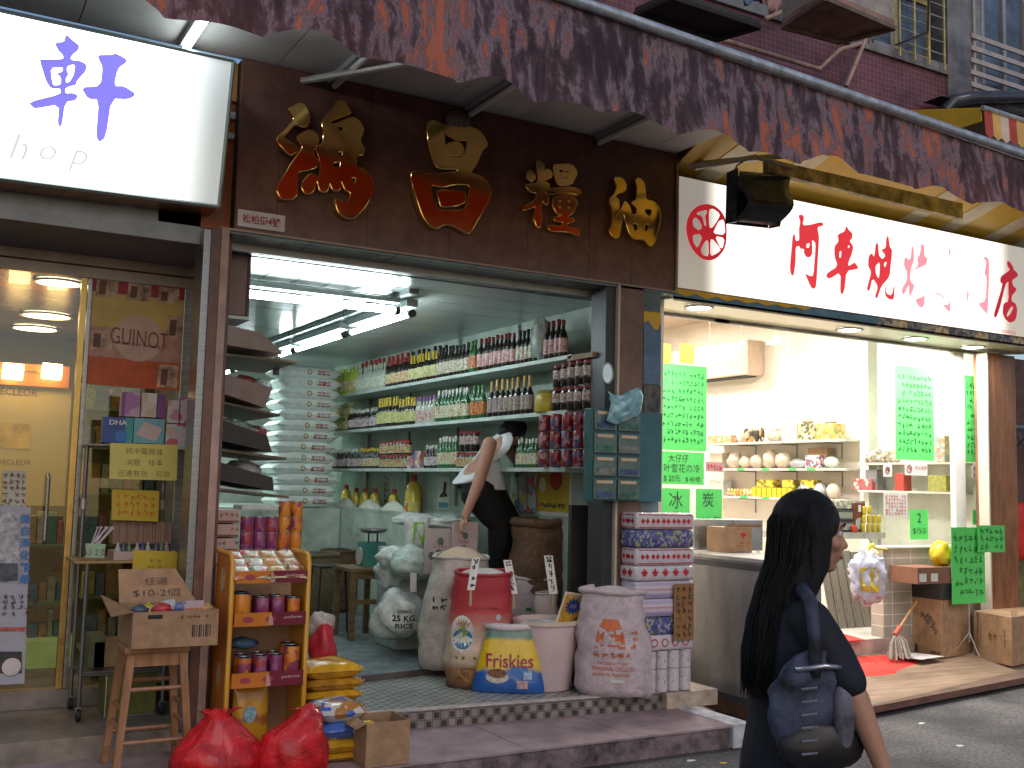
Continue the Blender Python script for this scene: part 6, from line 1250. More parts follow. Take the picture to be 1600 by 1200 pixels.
for i, (yb, yt, kd) in enumerate(rowpx):
    z1 = ay(1030, yt, TYF).z; j = rnd.uniform(-.008, .008); t = thing('tissue_pack', ((TXL+TXR)/2, (TYF+TYB_)/2, z), ordn[i]+' of the tissue stack: '+tname[kd], 'tissue pack', 'stacked tissue packs')
    x0, x1, y0, y1 = TXL+j, TXR+j, TYF+j, TYB_
    if kd == 'rolls':
        for a_ in range(5):
            for b_ in range(2):
                cx_, cy_ = x0+.052+a_*(x1-x0)/5, y0+.046+b_*.092
                rr_ = ob('roll', G().lathe(cx_, cy_, z, [(.041, 0), (.046, .006), (.046, z1-z-.008), (.041, z1-z-.002), (.015, z1-z-.002)], 14), wtp, t, smooth=True)
                g = G(); A_ = R(-120-30*((a_+b_) % 2)); zc = (z+z1)/2
                P = [Vector((cx_+math.cos(A_+w_)*.0475, cy_+math.sin(A_+w_)*.0475, zc+dz)) for w_, dz in ((-.5, .012), (.5, -.016), (.5, .0), (-.5, .026))]; g.quad(*P); ob('stripe', g, mat('stripe_green', (.04, .14, .05), .4), rr_, fixn=False)
    else:
        m_ = {'logo': wtp, 'blue': bluep, 'stripe': stp_, 'leaf': wtp, 'dia': wtp}[kd]
        ob('wrap', gbox(x0, x1, y0, y1, z+.001, z1-.001, c=.022), m_, t, smooth=2)
        def mk(fn, n, sz):
            g = G()
            for q in range(n):
                yy = y0+.03+(y1-y0-.06)*(q+.5)/n; g.v, g.f = g.v, g.f; fn(g, Vector((x0-.0015, yy, (z+z1)/2)), Vector((0, -1, 0)), sz)
            m2 = 5
            for q in range(m2): xx = x0+.03+(x1-x0-.06)*(q+.5)/m2; fn(g, Vector((xx, y0-.0015, (z+z1)/2)), Vector((1, 0, 0)), sz)
            return g
        def leaf(g, c, u, s):
            P = [(0, -1), (.08, -.45), (.5, -.5), (.4, -.2), (.95, .2), (.6, .3), (.62, .62), (.25, .4), (.25, .75), (0, 1.05), (-.25, .75), (-.25, .4), (-.62, .62), (-.6, .3), (-.95, .2), (-.4, -.2), (-.5, -.5), (-.08, -.45)]
            g.add([c+u*(a_*s)+UZ*(b_*s) for a_, b_ in P], [tuple(range(len(P)))])
        def dia(g, c, u, s):
            for dx in (-1, 1): g.quad(*[c+u*((a_*.9+dx*.95)*s)+UZ*(b_*s) for a_, b_ in ((0, -1), (1, 0), (0, 1), (-1, 0))])
        def disc(g, c, u, s): g.add([c+u*(math.cos(k*.524)*s)+UZ*(math.sin(k*.524)*s) for k in range(12)], [tuple(range(12))])
        if kd == 'leaf': ob('print', mk(leaf, 2, .034), rdl, t, fixn=False)
        if kd == 'dia':
            ob('print', mk(dia, 2, .02), rdl, t, fixn=False)
            g = G()
            for zz in (z+.012, z1-.018): g.quad((x0-.001, y1-.02, zz), (x0-.001, y0+.022, zz), (x0-.001, y0+.022, zz+.006), (x0-.001, y1-.02, zz+.006)); g.quad((x0+.022, y0-.001, zz), (x1-.02, y0-.001, zz), (x1-.02, y0-.001, zz+.006), (x0+.022, y0-.001, zz+.006))
            ob('line', g, rdl, t, fixn=False)
        if kd == 'logo': ob('print', mk(disc, 2, .03), mat('logo_red', (.4, .08, .1), .4), t, fixn=False); g = mk(disc, 2, .019); g.v = [v+Vector((-.001, -.001, 0)) for v in g.v]; ob('print', g, wtp, t, fixn=False)
    z = z1
B0 = fr(1053, 912, 1084, 1000, 5.68); t = card('price_board', [(B0[0], 5.68, B0[2]), (B0[1], 5.68, B0[2]), (B0[1], 5.68, B0[3]), (B0[0], 5.68, B0[3])], mat('brown_card', (.28, .14, .05), .6, var=.15), 'brown card with two columns of black characters on the tissue stack', 'price sign', th=.003)
ob('characters', scribble(G(), ((B0[0]+B0[1])/2, 5.679, (B0[2]+B0[3])/2), UX, UZ, B0[1]-B0[0]-.02, B0[3]-B0[2]-.03, 7, 3, 8, .005), ink, t)
# ================================================================ pet food rack, cans, bags, stool and wheeled stand
YR = 5.62; rk = thing('display_rack', (1.65, YR, .14), 'yellow-orange pet food display rack with four trays and maroon shelf fronts', 'rack')
yo = mat('rack_yellow', (.62, .3, .02), .35, var=.1, scale=5, coat=.3); orr = mat('rack_orange', (.55, .17, .02), .4, var=.12); mar = mat('rack_maroon', (.16, .012, .03), .4)
xl, xr_ = ay(358, 1000, YR).x, ay(478, 1000, YR).x; ztp_ = ay(420, 866, YR).z; YB2 = YR+.3
for x in (xl-.012, xr_-.012):
    ob('post', G().tube([(x+.012, YR, .145), (x+.012, YR, ztp_-.05), (x+.012, YR+.02, ztp_-.01), (x+.012, YR+.06, ztp_), (x+.012, YB2, ztp_)], .014, 8), yo, rk, smooth=True)
ob('side_panel', gbox(xl-.006, xl+.0, YR+.02, YB2, .15, ztp_-.01), orr, rk); ob('side_panel', gbox(xr_-.0, xr_+.006, YR+.02, YB2, .15, ztp_-.01), yo, rk)
ob('back_panel', gbox(xl+.001, xr_-.001, YB2-.01, YB2, .15, ay(420, 935, YB2).z), mat('rack_back', (.35, .2, .12), .6), rk)
for zz in (1.05, .55):
    ob('emblem', G().lathe(0, 0, 0, [(.04, 0), (.04, .002)], 16).xf(Matrix.Translation((xl-.007, YR+.16, zz)) @ Matrix.Rotation(R(-90), 4, 'Y') @ Matrix.Scale(1.6, 4, (1, 0, 0))), mat('emblem_pale', (.55, .4, .25), .5, var=.4, scale=60), rk)
lips = [(892, 911), (957, 978), (1050, 1073), (1150, 1172)]; LV = []
for i, (a_, b_) in enumerate(lips):
    z1 = ay(415, a_, YR-.02).z; z0 = ay(415, b_, YR-.02).z; LV.append((z0, z1)); xm = xl+(xr_-xl)*.52
    f = ob('tray', gbox(xl+.015, xr_-.015, YR, YB2-.012, z0, z0+.012), yo, rk)
    ob('lip', gbox(xl+.018, xm-.001, YR-.02, YR-.012, z0, z1), orr, f); ob('lip', gbox(xm, xr_-.014, YR-.02, YR-.012, z0, z1), mar, f)
    g = G()
    for k in range(2): x = xl+.09+k*.12; g.add([(x+.03*math.cos(q*.7), YR-.0215, (z0+z1)/2+.016*math.sin(q*.7)) for q in range(9)], [tuple(range(9))])
    ob('emblem', g, mat('emblem_red', (.35, .05, .08), .4) , f)
    g = G(); x = xm-.02; g.add([(x, YR-.0225, z0+.004), (x+.03, YR-.0225, z0+.004), (x+.02, YR-.0225, z1-.02), (x+.012, YR-.0225, z1-.006), (x+.005, YR-.0225, z1-.02)], [(0, 1, 2, 3, 4)]); gtext(g, 'pedigree', (xr_-.085, YR-.0215, (z0+z1)/2+.006), UX, UZ, w=.1, h=.02, bold=.02); ob('lettering', g, mat('lip_pale', (.5, .3, .25), .5), f)
def can(x, y, z, r, h, m, label, group):
    t = thing('tin_can', (x, y, z), label, 'can', group); ob('body', G().lathe(x, y, z, [(r*.96, 0), (r, .004), (r, h-.004), (r*.96, h)], 16), m, t, smooth=True); ob('lid', G().lathe(x, y, z+h, [(r*.97, -.001), (r*.97, .003), (r*.9, .003), (r*.88, 0), (0, 0)], 16), steel, t, smooth=30); return t
pc = printed('can_purple', [(.2, .03, .12), (.24, .04, .16), (.35, .05, .05), (.2, .03, .12), (.3, .1, .2)], 26, rough=.3); oc_ = printed('can_orange', [(.6, .2, .02), (.62, .24, .03), (.5, .12, .02), (.25, .05, .1), (.62, .22, .02)], 22, rough=.3)
rk2 = [(0.0, 'o', .05, .1), (.115, 'p', .036, .075), (.2, 'p', .036, .08), (.29, 'o', .036, .07)]
for i, zl in ((1, LV[1][0]), (2, LV[2][0])):
    for j, (dx, c_, r, h) in enumerate(rk2 if i == 1 else [(.03, 'o', .038, .08), (.12, 'p', .036, .085), (.205, 'p', .036, .085), (.29, 'o', .045, .13)]):
        x = xl+.075+dx; can(x, YR+.07, zl+.013, r, h+.05, oc_ if c_ == 'o' else pc, ['wide orange', 'purple', 'second purple', 'rightmost orange'][j]+' can on the '+['', 'second', 'third'][i]+' tray of the pet food rack', 'cans on the trays of the pet food rack')
        can(x+.01, YR+.17, zl+.013, r, h+.05, oc_ if c_ == 'o' else pc, ['wide orange', 'purple', 'second purple', 'rightmost orange'][j]+' can in the back row on the '+['', 'second', 'third'][i]+' tray of the rack', 'cans on the trays of the pet food rack')
a_ = ay(385, 1020, YR+.12); ob('blue_packet', G().ball((a_.x, YR+.2, LV[2][0]+.2), .05, 12, 8, (1.5, .6, .6), wob=.5, seed=3), mat('dull_blue', (.08, .16, .28), .4, var=.3), smooth=2, label='crumpled dull blue packet behind the cans on the third rack tray', cat='packet')
# pouches lying on the sloping top tray
po_m = [printed('pouch_%d' % i, c_, 30, rough=.25) for i, c_ in enumerate(([(.5, .35, .3), (.6, .5, .4), (.4, .08, .06), (.5, .2, .12)], [(.55, .5, .45), (.5, .1, .1), (.2, .3, .15), (.6, .5, .4)], [(.35, .3, .1), (.5, .45, .25), (.55, .25, .08), (.3, .25, .1)], [(.4, .2, .08), (.5, .35, .2), (.25, .1, .05), (.55, .5, .4)]))]
for r in range(3):
    for k in range(4):
        x = xl+.055+k*.1; y = YR+.03+r*.09; z = LV[0][1]-.01+r*.035; lbl = ['front', 'middle', 'back'][r]+' row, '+['leftmost red and pink', 'second, white and red', 'third, olive', 'rightmost brown'][k]+' pouch on the top rack tray'
        ob('food_pouch', pillow(G(), (x, y, z), .105, .12, .035, seed=r*4+k, n=8, m=8, M=Matrix.Rotation(R(28), 4, 'X') @ Matrix.Rotation(rnd.uniform(-.2, .2), 4, 'Z')), po_m[k], smooth=2, label=lbl, cat='pouch', group='pouches on the top tray of the pet food rack')
a_ = ay(392, 1120, YR+.1); t = thing('pet_food_bag', (a_.x, YR+.12, .16), 'golden pet food bag standing in the lowest tray of the rack', 'bag')
ymt = zmat('golden_bag', [(0, (.5, .22, .02)), (.4, (.55, .27, .02)), (.5, (.3, .1, .02)), (.6, (.55, .28, .03)), (1, (.5, .22, .02))], rough=.22, coat=.4, h=.4, noisy=.1)
g = pouch(G(), (a_.x, YR+.12, LV[3][0]+.014), .2, .19, .3, .1, (Vector((0, 1, 0)), UX), 5); ob('body', g, ymt, t, smooth=2); q = G().add([(a_.x-.01+.035*math.cos(k*.6), YR-.3, LV[3][0]+.17+.045*math.sin(k*.6)) for k in range(10)], [tuple(range(10))]); ob('print', wrap(q, g, (0, 1, 0), .003), mat('pale_blue_print', (.25, .4, .45), .5, var=.5, scale=40), t, fixn=False)
# carton stand behind the rack with pink cartons and cans
ys = 6.2; zs_ = ay(350, 884, ys).z
X0, X1 = 1.53, ay(462, 850, ys).x; ob('goods_stand', gbox(X0, X1, ys-.02, ys+.4, .251, zs_-.0, c=.004), board, label='big brown carton hidden behind the pet food rack under the cans', cat='carton')
pkc = mat('pink_carton', (.5, .34, .29), .6, var=.1)
hh = (ay(350, 795, ys).z-zs_)/4
for k in range(4):
    z = zs_+.001+k*hh; xa, xb = 1.53, ay(373, 840, ys).x; t = thing('pink_carton', ((xa+xb)/2, ys, z), ['bottom', 'second', 'third', 'top'][k]+' pink carton of the small stack beside the purple cans', 'carton', 'pink cartons beside the purple cans')
    ob('box', gbox(xa+rnd.uniform(0, .004), xb+rnd.uniform(-.006, .004), ys, ys+.3, z, z+hh-.008, c=.004), pkc, t); ob('base_band', gbox(xa+.002, xb-.004, ys-.002, ys-.0005, z, z+.014), mat('band_brown', (.2, .08, .05), .6), t)
    ob('print', scribble(G(), ((xa+xb)/2+.02, ys-.001, z+hh*.55), UX, UZ, (xb-xa)*.8, hh*.3, 1, 4, k, .004), mat('brown_print', (.2, .1, .08), .6), t)
r = .036; xs_ = ay(388, 840, ys).x
for k in range(5):
    x = xs_+k*.076; n = [3, 3, 3, 4, 4][k]; m_ = pc if k < 3 else oc_
    for j in range(n): can(x, ys+.05, zs_+.001+j*.094, r, .092, (m_ if not (k == 4 and j == 0) else pc), ['leftmost purple', 'second purple', 'third purple', 'first orange', 'rightmost orange'][k]+' column of cans above the pet food rack, '+['lowest', 'second', 'third', 'top'][j]+' can', 'columns of cans above the pet food rack')
ob('flat_tray', pb(378, 790, 445, 797, ys+.06, .2, .003), wpl, label='flat white plastic lid lying on top of the purple cans', cat='lid')
# red carrier bags
redp = mat('red_plastic', (.6, .012, .02), .32, var=.35, scale=11, bump=.8, coat=.2)
redp.node_tree.nodes['Principled BSDF'].inputs['Subsurface Weight'].default_value = .0
def redbag(px, py, Y, rx, rz, label, seed, knot):
    c = ay(px, py, Y); t = thing('red_bag', (c.x, c.y, c.z-rz), label, 'bag', 'red carrier bags on the pavement step')
    g = G().ball(c, 1, 40, 28, (rx, rx*.75, rz), wob=.14, seed=seed, f=1.6); kx = c+Vector((knot[0], 0, rz*.9))
    for v in g.v:
        d = v-c; a_ = math.atan2(d.y, d.x-knot[0]*max(0, d.z)/rz); up = max(0, d.z/rz); q_ = 1-2*abs(noise.noise(Vector((a_*5+seed, d.z*5, seed)))); v += Vector((d.x, d.y, 0))*(.13*(1-2*abs(math.sin(a_*7+1.5*math.sin(d.z*9+seed))))*up+.1*q_*(1-up*.4)); v.z += .02*noise.noise(v*9)
        if up > .45: q = (up-.45)/.55; v.x += knot[0]*q*.8; v.x = v.x+(c.x+knot[0]-v.x)*q*.35; v.y = v.y+(c.y-v.y)*q*.35; v.z += knot[1]*q**2*.8
    ob('body', g, redp, t, smooth=2)
    for e_ in (-1, 1): ob('knot_end', G().grid(lambda u, v: kx+Vector(((u-.5)*(.02+.07*v)+e_*.07*v*v, .02*math.sin(u*7+v*3), -.03+(knot[1]+.1)*v-.05*v*v)), 8, 8), redp, t, smooth=2)
redbag(338, 1190, 5.28, .205, .19, 'left red knotted plastic bag bulging beside the stool legs', 3, (-.0, .06)); redbag(460, 1175, 5.22, .165, .215, 'right red plastic bag standing before the pet food rack', 8, (.07, .0))
heap(505, 1015, 6.25, .1, (.7, .7, 1.5), 'clear bag with red packets behind the golden pet food bags', 51, mat('red_packets', (.5, .03, .05), .25, var=.3, scale=12, bump=.5), name='red_net_bag'); heap(500, 985, 6.4, .1, (.8, .7, 1.1), 'cloudy clear plastic bag standing behind the red packets', 52, mat('cloudy_bag', (.42, .36, .33), .25, var=.2, scale=20, bump=.5))
# golden pet food bags in piles
gb = mat('golden_foil', (.5, .25, .03), .2, var=.35, scale=10, bump=.35, coat=.4, metal=.2); gb2 = mat('yellow_foil', (.62, .33, .02), .22, var=.25, scale=10, bump=.35, coat=.4); bw_ = printed('blue_white_print', [(.05, .12, .4), (.55, .5, .45), (.06, .14, .45), (.4, .18, .05), (.5, .5, .5)], 14, rough=.2)
def pile(px, Y, ys_, sx, sy, m, lbls, nm, seed, base, grp):
    z = base
    for k, (yt, mm) in enumerate(zip(ys_, m)):
        z1 = ay(px, yt, Y).z; h_ = max(.04, z1-z); c = ay(px+rnd.uniform(-2, 2), yt, Y)
        t = thing(nm, (c.x, Y+sy/2, z), lbls[k], 'bag', grp); g = pillow(G(), (c.x, Y+sy/2, (z+z1)/2), sx, sy, h_*1.25, seed=seed+k, ear=.02, n=18, m=14); ob('body', g, mm, t, smooth=2)
        for s in (-1, 1):
            ob('seal', G().grid(lambda u, v: (c.x+s*(sx/2-.015+.03*u), Y+.03+(sy-.06)*v, (z+z1)/2+.008*math.sin(v*25)*u+.01*u), 2, 20), mm, t, smooth=2)
        z = z1
pile(526, 5.8, (1098, 1080, 1062, 1038), .34, .3, (gb, gb2, gb, gb2), ['bottom golden bag of the pile against the tiled riser', 'second golden bag of the pile against the tiled riser', 'third golden bag of the pile against the tiled riser', 'top golden bag with a crinkled shine on the pile against the tiled riser'], 'pet_food_bag', 60, .253 if True else 0, 'golden pet food bags piled beside the rack')
pile(540, 5.32, (1178, 1157, 1130, 1103), .25, .26, (gb2, gb2, bw_, bw_), ['bottom yellow bag of the front pile by the open carton', 'second yellow bag of the front pile by the open carton', 'blue and yellow bag under the top one of the front pile', 'top blue, white and brown printed bag of the front pile'], 'pet_food_bag', 70, .143, 'yellow pet food bags piled by the open carton')
# open carton
F = fr(572, 1128, 640, 1200, 5.16); t = thing('open_carton', ((F[0]+F[1])/2, 5.3, .143), 'small open brown carton at the foot of the tiled riser beside the yellow bags', 'carton')
ob('box', carton(G(), F[0], F[1]+.0, 5.16, 5.4, .143, F[3]), board, t); ob('flap', G().prism([(F[0], 5.4, F[3]), (F[0], 5.16, F[3]), (F[0]-.05, 5.18, F[3]-.03), (F[0]-.05, 5.39, F[3]-.03)], (0, 0, .003)), board, t)
ob('packing', G().ball((F[0]+.04, 5.26, F[3]-.03), .035, 10, 8, (1.5, 1, .7), wob=.5), gb2, t, smooth=2)
# ---------------------------------------------------- tall stool with the sale box
wd = mat('stool_wood', (.33, .16, .075), .5, var=.25, scale=5, stretch=(5, 5, .8), coat=.1)
SY = 5.5; s0 = ay(192, 1012, SY); s1 = ay(302, 1012, SY); cx_ = (s0.x+s1.x)/2; cy_ = SY+.15; zt_ = ay(245, 1010, SY).z
t = thing('wooden_stool', (cx_, cy_, .142), 'tall reddish wooden stool with splayed legs on the pavement step carrying a sale carton', 'stool')
hw = .14; ob('seat', gbox(cx_-hw-.02, cx_+hw+.02, SY, SY+.31, zt_-.035, zt_, c=.01), wd, t)
for a_ in (-1, 1):
    ob('apron', gbox(cx_-hw+.03, cx_+hw-.03, cy_+a_*.12-.01, cy_+a_*.12+.01, zt_-.1, zt_-.036, c=.002), wd, t); ob('apron', gbox(cx_+a_*(hw-.02)-.01, cx_+a_*(hw-.02)+.01, cy_-.105, cy_+.105, zt_-.1, zt_-.037, c=.002), wd, t)
def legp(a_, b_, z): k = (zt_-.04-z)/(zt_-.14); return Vector((cx_+a_*(hw-.015+.055*k), cy_+b_*(.12+.045*k), z))
for a_ in (-1, 1):
    for b_ in (-1, 1):
        p0, p1 = legp(a_, b_, zt_-.037), legp(a_, b_, .143); w_ = .019
        ob('leg', G().add([p0+Vector((x*w_, y*w_, 0)) for x, y in ((-1, -1), (1, -1), (1, 1), (-1, 1))]+[p1+Vector((x*w_*.85, y*w_*.85, 0)) for x, y in ((-1, -1), (1, -1), (1, 1), (-1, 1))], [(3, 2, 1, 0), (4, 5, 6, 7), (0, 1, 5, 4), (1, 2, 6, 5), (2, 3, 7, 6), (3, 0, 4, 7)]), wd, t)
for z, ax in ((.55, 'x'), (.3, 'x'), (.45, 'y'), (.36, 'y'), (.22, 'y')):
    for s in (-1, 1):
        p, q = (legp(-1, s, z), legp(1, s, z)) if ax == 'x' else (legp(s, -1, z), legp(s, 1, z)); ob('stretcher', G().tube([p, q], .011, 8), wd, t, smooth=True)
zb_ = zt_+.001; BX0, BX1 = ay(207, 980, SY-.06).x, ay(341, 980, SY-.06).x; zt2_ = ay(270, 955, SY-.06).z; BY0, BY1 = SY-.06, SY+.34
t = thing('sale_carton', ((BX0+BX1)/2, SY, zb_), 'open brown carton of small packets with a hand-written price flap on the tall stool', 'carton')
ob('box', carton(G(), BX0, BX1, BY0, BY1, zb_, zt2_), board, t)
fl0 = ay(178, 940, BY1-.05); zf2 = ay(240, 897, BY1).z
fp = [Vector((BX0-.0, BY1+.003, zt2_)), Vector((BX1-.02, BY1+.003, zt2_)), Vector((BX1-.12, BY1+.09, zf2+.02)), Vector((BX0+.0, BY1+.09, zf2+.02))]
f = ob('flap', G().prism(fp, (0, .004, 0)), board, t); uu = (fp[1]-fp[0]).normalized(); vv = (fp[3]-fp[0]).normalized()
g = gtext(G(), '$10-2個', fp[0].lerp(fp[1], .48)+vv*.055+Vector((0, -.004, 0)), uu, vv, w=.24, h=.045, bold=-.01); gtext(g, '任選', fp[0].lerp(fp[1], .48)+vv*.12+Vector((0, -.004, 0)), uu, vv, w=.12, h=.04, bold=-.01); ob('handwriting', g, ink, f)
ob('flap', G().prism([(BX0, BY0, zt2_), (BX0, BY1, zt2_), (BX0-.1, BY1-.02, zt2_+.05), (BX0-.1, BY0+.02, zt2_-.02)], (0, 0, .004)), boardd, t)
ob('slot', gbox(BX0+.07, BX0+.14, BY0-.001, BY0-.0002, zt2_-.035, zt2_-.015), dark, t)
g = G()
for k in range(9): x = BX1-.13+k*.011; g.box(x, x+(.004 if k % 3 else .008), BY0-.001, BY0-.0002, zb_+.045, zb_+.105)
ob('barcode', g, ink, t, kind=None); ob('print', scribble(G(), (BX1-.12, BY0-.0005, zt2_-.03), UX, UZ, .14, .02, 1, 7, 5, .002), ink, t)
rnd2 = random.Random(4); colp = [(.05, .08, .12), (.45, .4, .05), (.45, .05, .06), (.5, .5, .52), (.15, .2, .4), (.5, .45, .5), (.5, .3, .1)]
desc = ['dark', 'yellow', 'red', 'grey-white', 'dull blue', 'pale', 'orange']
for k in range(7):
    x = BX0+.05+k*(BX1-BX0-.1)/6; c = (x, BY0+.1+rnd2.uniform(0, .1), zt2_-.012+rnd2.uniform(0, .02))
    ob('small_packet', G().ball(c, .042, 12, 8, (1.1, .8, .8), wob=.5, seed=k*3), mat('pk_c%d' % k, colp[k], .25, var=.35, scale=40, bump=.3), smooth=2, label=desc[k]+' small packet in the sale carton on the tall stool', cat='packet', group='small packets in the sale carton')
F_ = (BX1-.16, BX1-.07, zt2_-.01, zt2_+.045); t = ob('blister_card', gbox(F_[0], F_[1], BY0+.03, BY0+.036, F_[2]-.03, F_[3]), mat('card_pink', (.5, .36, .42), .4), label='pink and white blister card standing at the right end of the sale carton', cat='card'); ob('band', gbox(F_[0]+.004, F_[1]-.004, BY0+.028, BY0+.0295, F_[2]+.01, F_[2]+.02), mat('card_orange', (.5, .2, .05), .4), t)
# ---------------------------------------------------- wheeled stand
WY = 6.3; ws = thing('wheeled_stand', (1.2, WY+.15, .253), 'grey tubular wheeled stand with a wooden shelf in front of the beauty shop window', 'stand')
pm = mat('stand_metal', (.17, .17, .18), .35, .7, var=.1); WX0, WX1 = ay(137, 880, WY).x, min(ay(292, 880, WY).x, 1.33); zsh = ay(215, 876, WY).z; ztp2 = ay(215, 698, WY).z
for x in (WX0, WX1):
    for y in (WY, WY+.34):
        ob('upright', G().tube([(x, y, .31), (x, y, zsh-.013)], .011, 8), pm, ws, smooth=True)
        cs = ob('castor', G().lathe(0, 0, 0, [(.034, -.012), (.036, 0), (.034, .012)], 14).xf(Matrix.Translation((x, y, .289)) @ Matrix.Rotation(R(90), 4, 'Y')), dark, ws, smooth=True); ob('fork', gbox(x-.018, x+.018, y-.015, y+.015, .3, .33, c=.003), pm, cs)
    ob('upright', G().tube([(x, WY+.3, zsh+.003), (x, WY+.3, ztp2)], .012, 8), pm, ws, smooth=True); ob('collar', G().tube([(x, WY+.3, zsh+.28), (x, WY+.3, zsh+.34)], .018, 8), mat('collar_pale', (.4, .35, .36), .3, .5), ws, smooth=True)
ob('shelf', gbox(WX0-.07, WX1+.07, WY-.03, WY+.36, zsh-.012, zsh+.002, c=.003), mat('shelf_ply', (.3, .19, .08), .5, var=.2), ws); ob('top_shelf', gbox(WX0-.01, WX1+.02, WY+.18, WY+.36, ztp2, ztp2+.012, c=.003), pm, ws)
for z in (.5,): ob('rail', G().tube([(WX0, WY, z), (WX1, WY, z)], .008, 6), pm, ws); ob('rail', G().tube([(WX0, WY+.34, z), (WX1, WY+.34, z)], .008, 6), pm, ws)
ob('lower_tray', gbox(WX0-.01, WX1+.01, WY, WY+.34, .5+.008, .518), pm, ws)
def note(x0, y0, x1, y1, Y, col, label, rows, cols, seed, parent=None, lw=.005, text=None, inkm=None, sk=3):
    P = [ay(x0, y1, Y), ay(x1, y1+sk, Y), ay(x1+2, y0+sk, Y), ay(x0+1, y0, Y)]; t = card('price_note', P, col, label, 'note', th=.0015)
    c = (P[0]+P[2])/2; u = P[1]-P[0]; v = P[3]-P[0]
    if text:
        g = G(); n = len(text)
        for i, s in enumerate(text):
            if s: gtext(g, s, c+v*(.5-(i+.6)/n)*.95, u, v, h=v.length/n*.55, bold=-.012)
    else: g = scribble(G(), c, u, v, u.length*.85, v.length*.8, rows, cols, seed, lw)
    ob('handwriting', g, inkm or ink, t); return t
yn = mat('note_yellow', (.6, .52, .14), .6, var=.08); yn2 = mat('note_mustard', (.5, .36, .03), .6, var=.08)
note(171, 692, 276, 748, WY+.1, yn, 'large pale yellow note with three lines of black writing on the wheeled stand', 3, 6, 1, text=('純中藥提煉', '消脂　排毒', '迅速有效　可減'))
note(174, 764, 247, 812, WY+.2, yn2, 'mustard note with orange writing under the large pale yellow note', 3, 6, 4, inkm=mat('orange_ink', (.5, .14, .02), .6))
note(207, 859, 276, 889, WY-.04, yn2, 'small bright yellow note taped to the shelf edge of the wheeled stand', 2, 5, 6, text=('', '第二瓶', '$10- 2支'))
note(133, 849, 163, 871, WY-.02, mat('note_mint', (.3, .42, .28), .6), 'tiny mint note below the bunch of white sticks', 1, 3, 9, text=('$3 2支',), sk=1)
# packs on the stand's top
def pk3(x0, y0, x1, y1, Y, m, lbl, d=.07, extra=None):
    F = fr(x0, y0, x1, y1, Y); t = thing('medicine_box', ((F[0]+F[1])/2, Y+d/2, F[2]), lbl, 'box', 'boxes on top of the wheeled stand'); ob('carton', gbox(F[0], F[1], Y, Y+d, F[2], F[3], c=.002), m, t)
    if extra:
        for k_, m_, nm in extra(F, Y): ob(nm, k_, m_, t)
YT = WY+.2; pinkp = printed('rose_print', [(.5, .38, .45), (.5, .3, .42), (.6, .5, .52), (.35, .15, .35)], 16)
pk3(160, 652, 208, 692, YT, mat('box_blue', (.03, .08, .3), .35, var=.25), 'blue box with white DHA letters on top of the wheeled stand', extra=lambda F, Y: [(gtext(G(), 'DHA', ((F[0]+F[1])/2, Y-.001, F[3]-.03), UX, UZ, w=.1, h=.03, bold=.03), mat('white_ink', (.6, .6, .62), .5), 'lettering'), (gbox(F[1]-.045, F[1]-.001, Y-.001, Y-.0003, F[2], F[3]), mat('box_teal', (.04, .28, .27), .35), 'side_print'), (G().ball(((F[0]+F[1])/2+.02, Y-.001, F[2]+.04), .035, 12, 8, (1, .02, 1)), mat('blue_disc', (.03, .15, .45), .3), 'emblem')])
pk3(209, 654, 257, 693, YT, mat('box_aqua', (.16, .38, .45), .35, var=.15), 'aqua box with a pale tilted square on top of the wheeled stand', extra=lambda F, Y: [(G().add([((F[0]+F[1])/2+dx, Y-.001, (F[2]+F[3])/2+dz) for dx, dz in ((-.075, -.025), (.04, -.06), (.075, .02), (-.03, .055))], [(0, 1, 2, 3)]), mat('pale_rose', (.55, .42, .42), .4), 'print')])
pk3(259, 663, 299, 703, YT, printed('floral_print', [(.5, .45, .5), (.4, .48, .55), (.55, .4, .3), (.5, .12, .18), (.55, .52, .5)], 20), 'pastel flowered box at the right of the aqua box')
zt4 = 652
pk3(190, 613, 219, 651, YT+.01, pinkp, 'leftmost upright pink and purple box above the blue box', extra=lambda F, Y: [(gbox(F[0], F[0]+.02, Y-.001, Y-.0003, F[2], F[3]), mat('box_purple', (.2, .06, .25), .4), 'band')]); pk3(221, 614, 245, 652, YT+.01, printed('cream_print', [(.55, .48, .45), (.5, .4, .3), (.6, .55, .52), (.3, .3, .3)], 20), 'cream upright box above the aqua box'); pk3(246, 616, 258, 653, YT+.01, mat('box_purple', (.2, .06, .25), .4), 'narrow purple upright box above the aqua box'); pk3(262, 625, 280, 661, YT+.01, printed('rose_print2', [(.5, .35, .35), (.55, .5, .5), (.5, .25, .3)], 14), 'rose upright box above the flowered box'); pk3(282, 622, 300, 662, YT+.01, printed('magenta_print', [(.5, .45, .5), (.4, .06, .25), (.5, .4, .5), (.45, .1, .3)], 16), 'white box with magenta figure, rightmost on the wheeled stand')
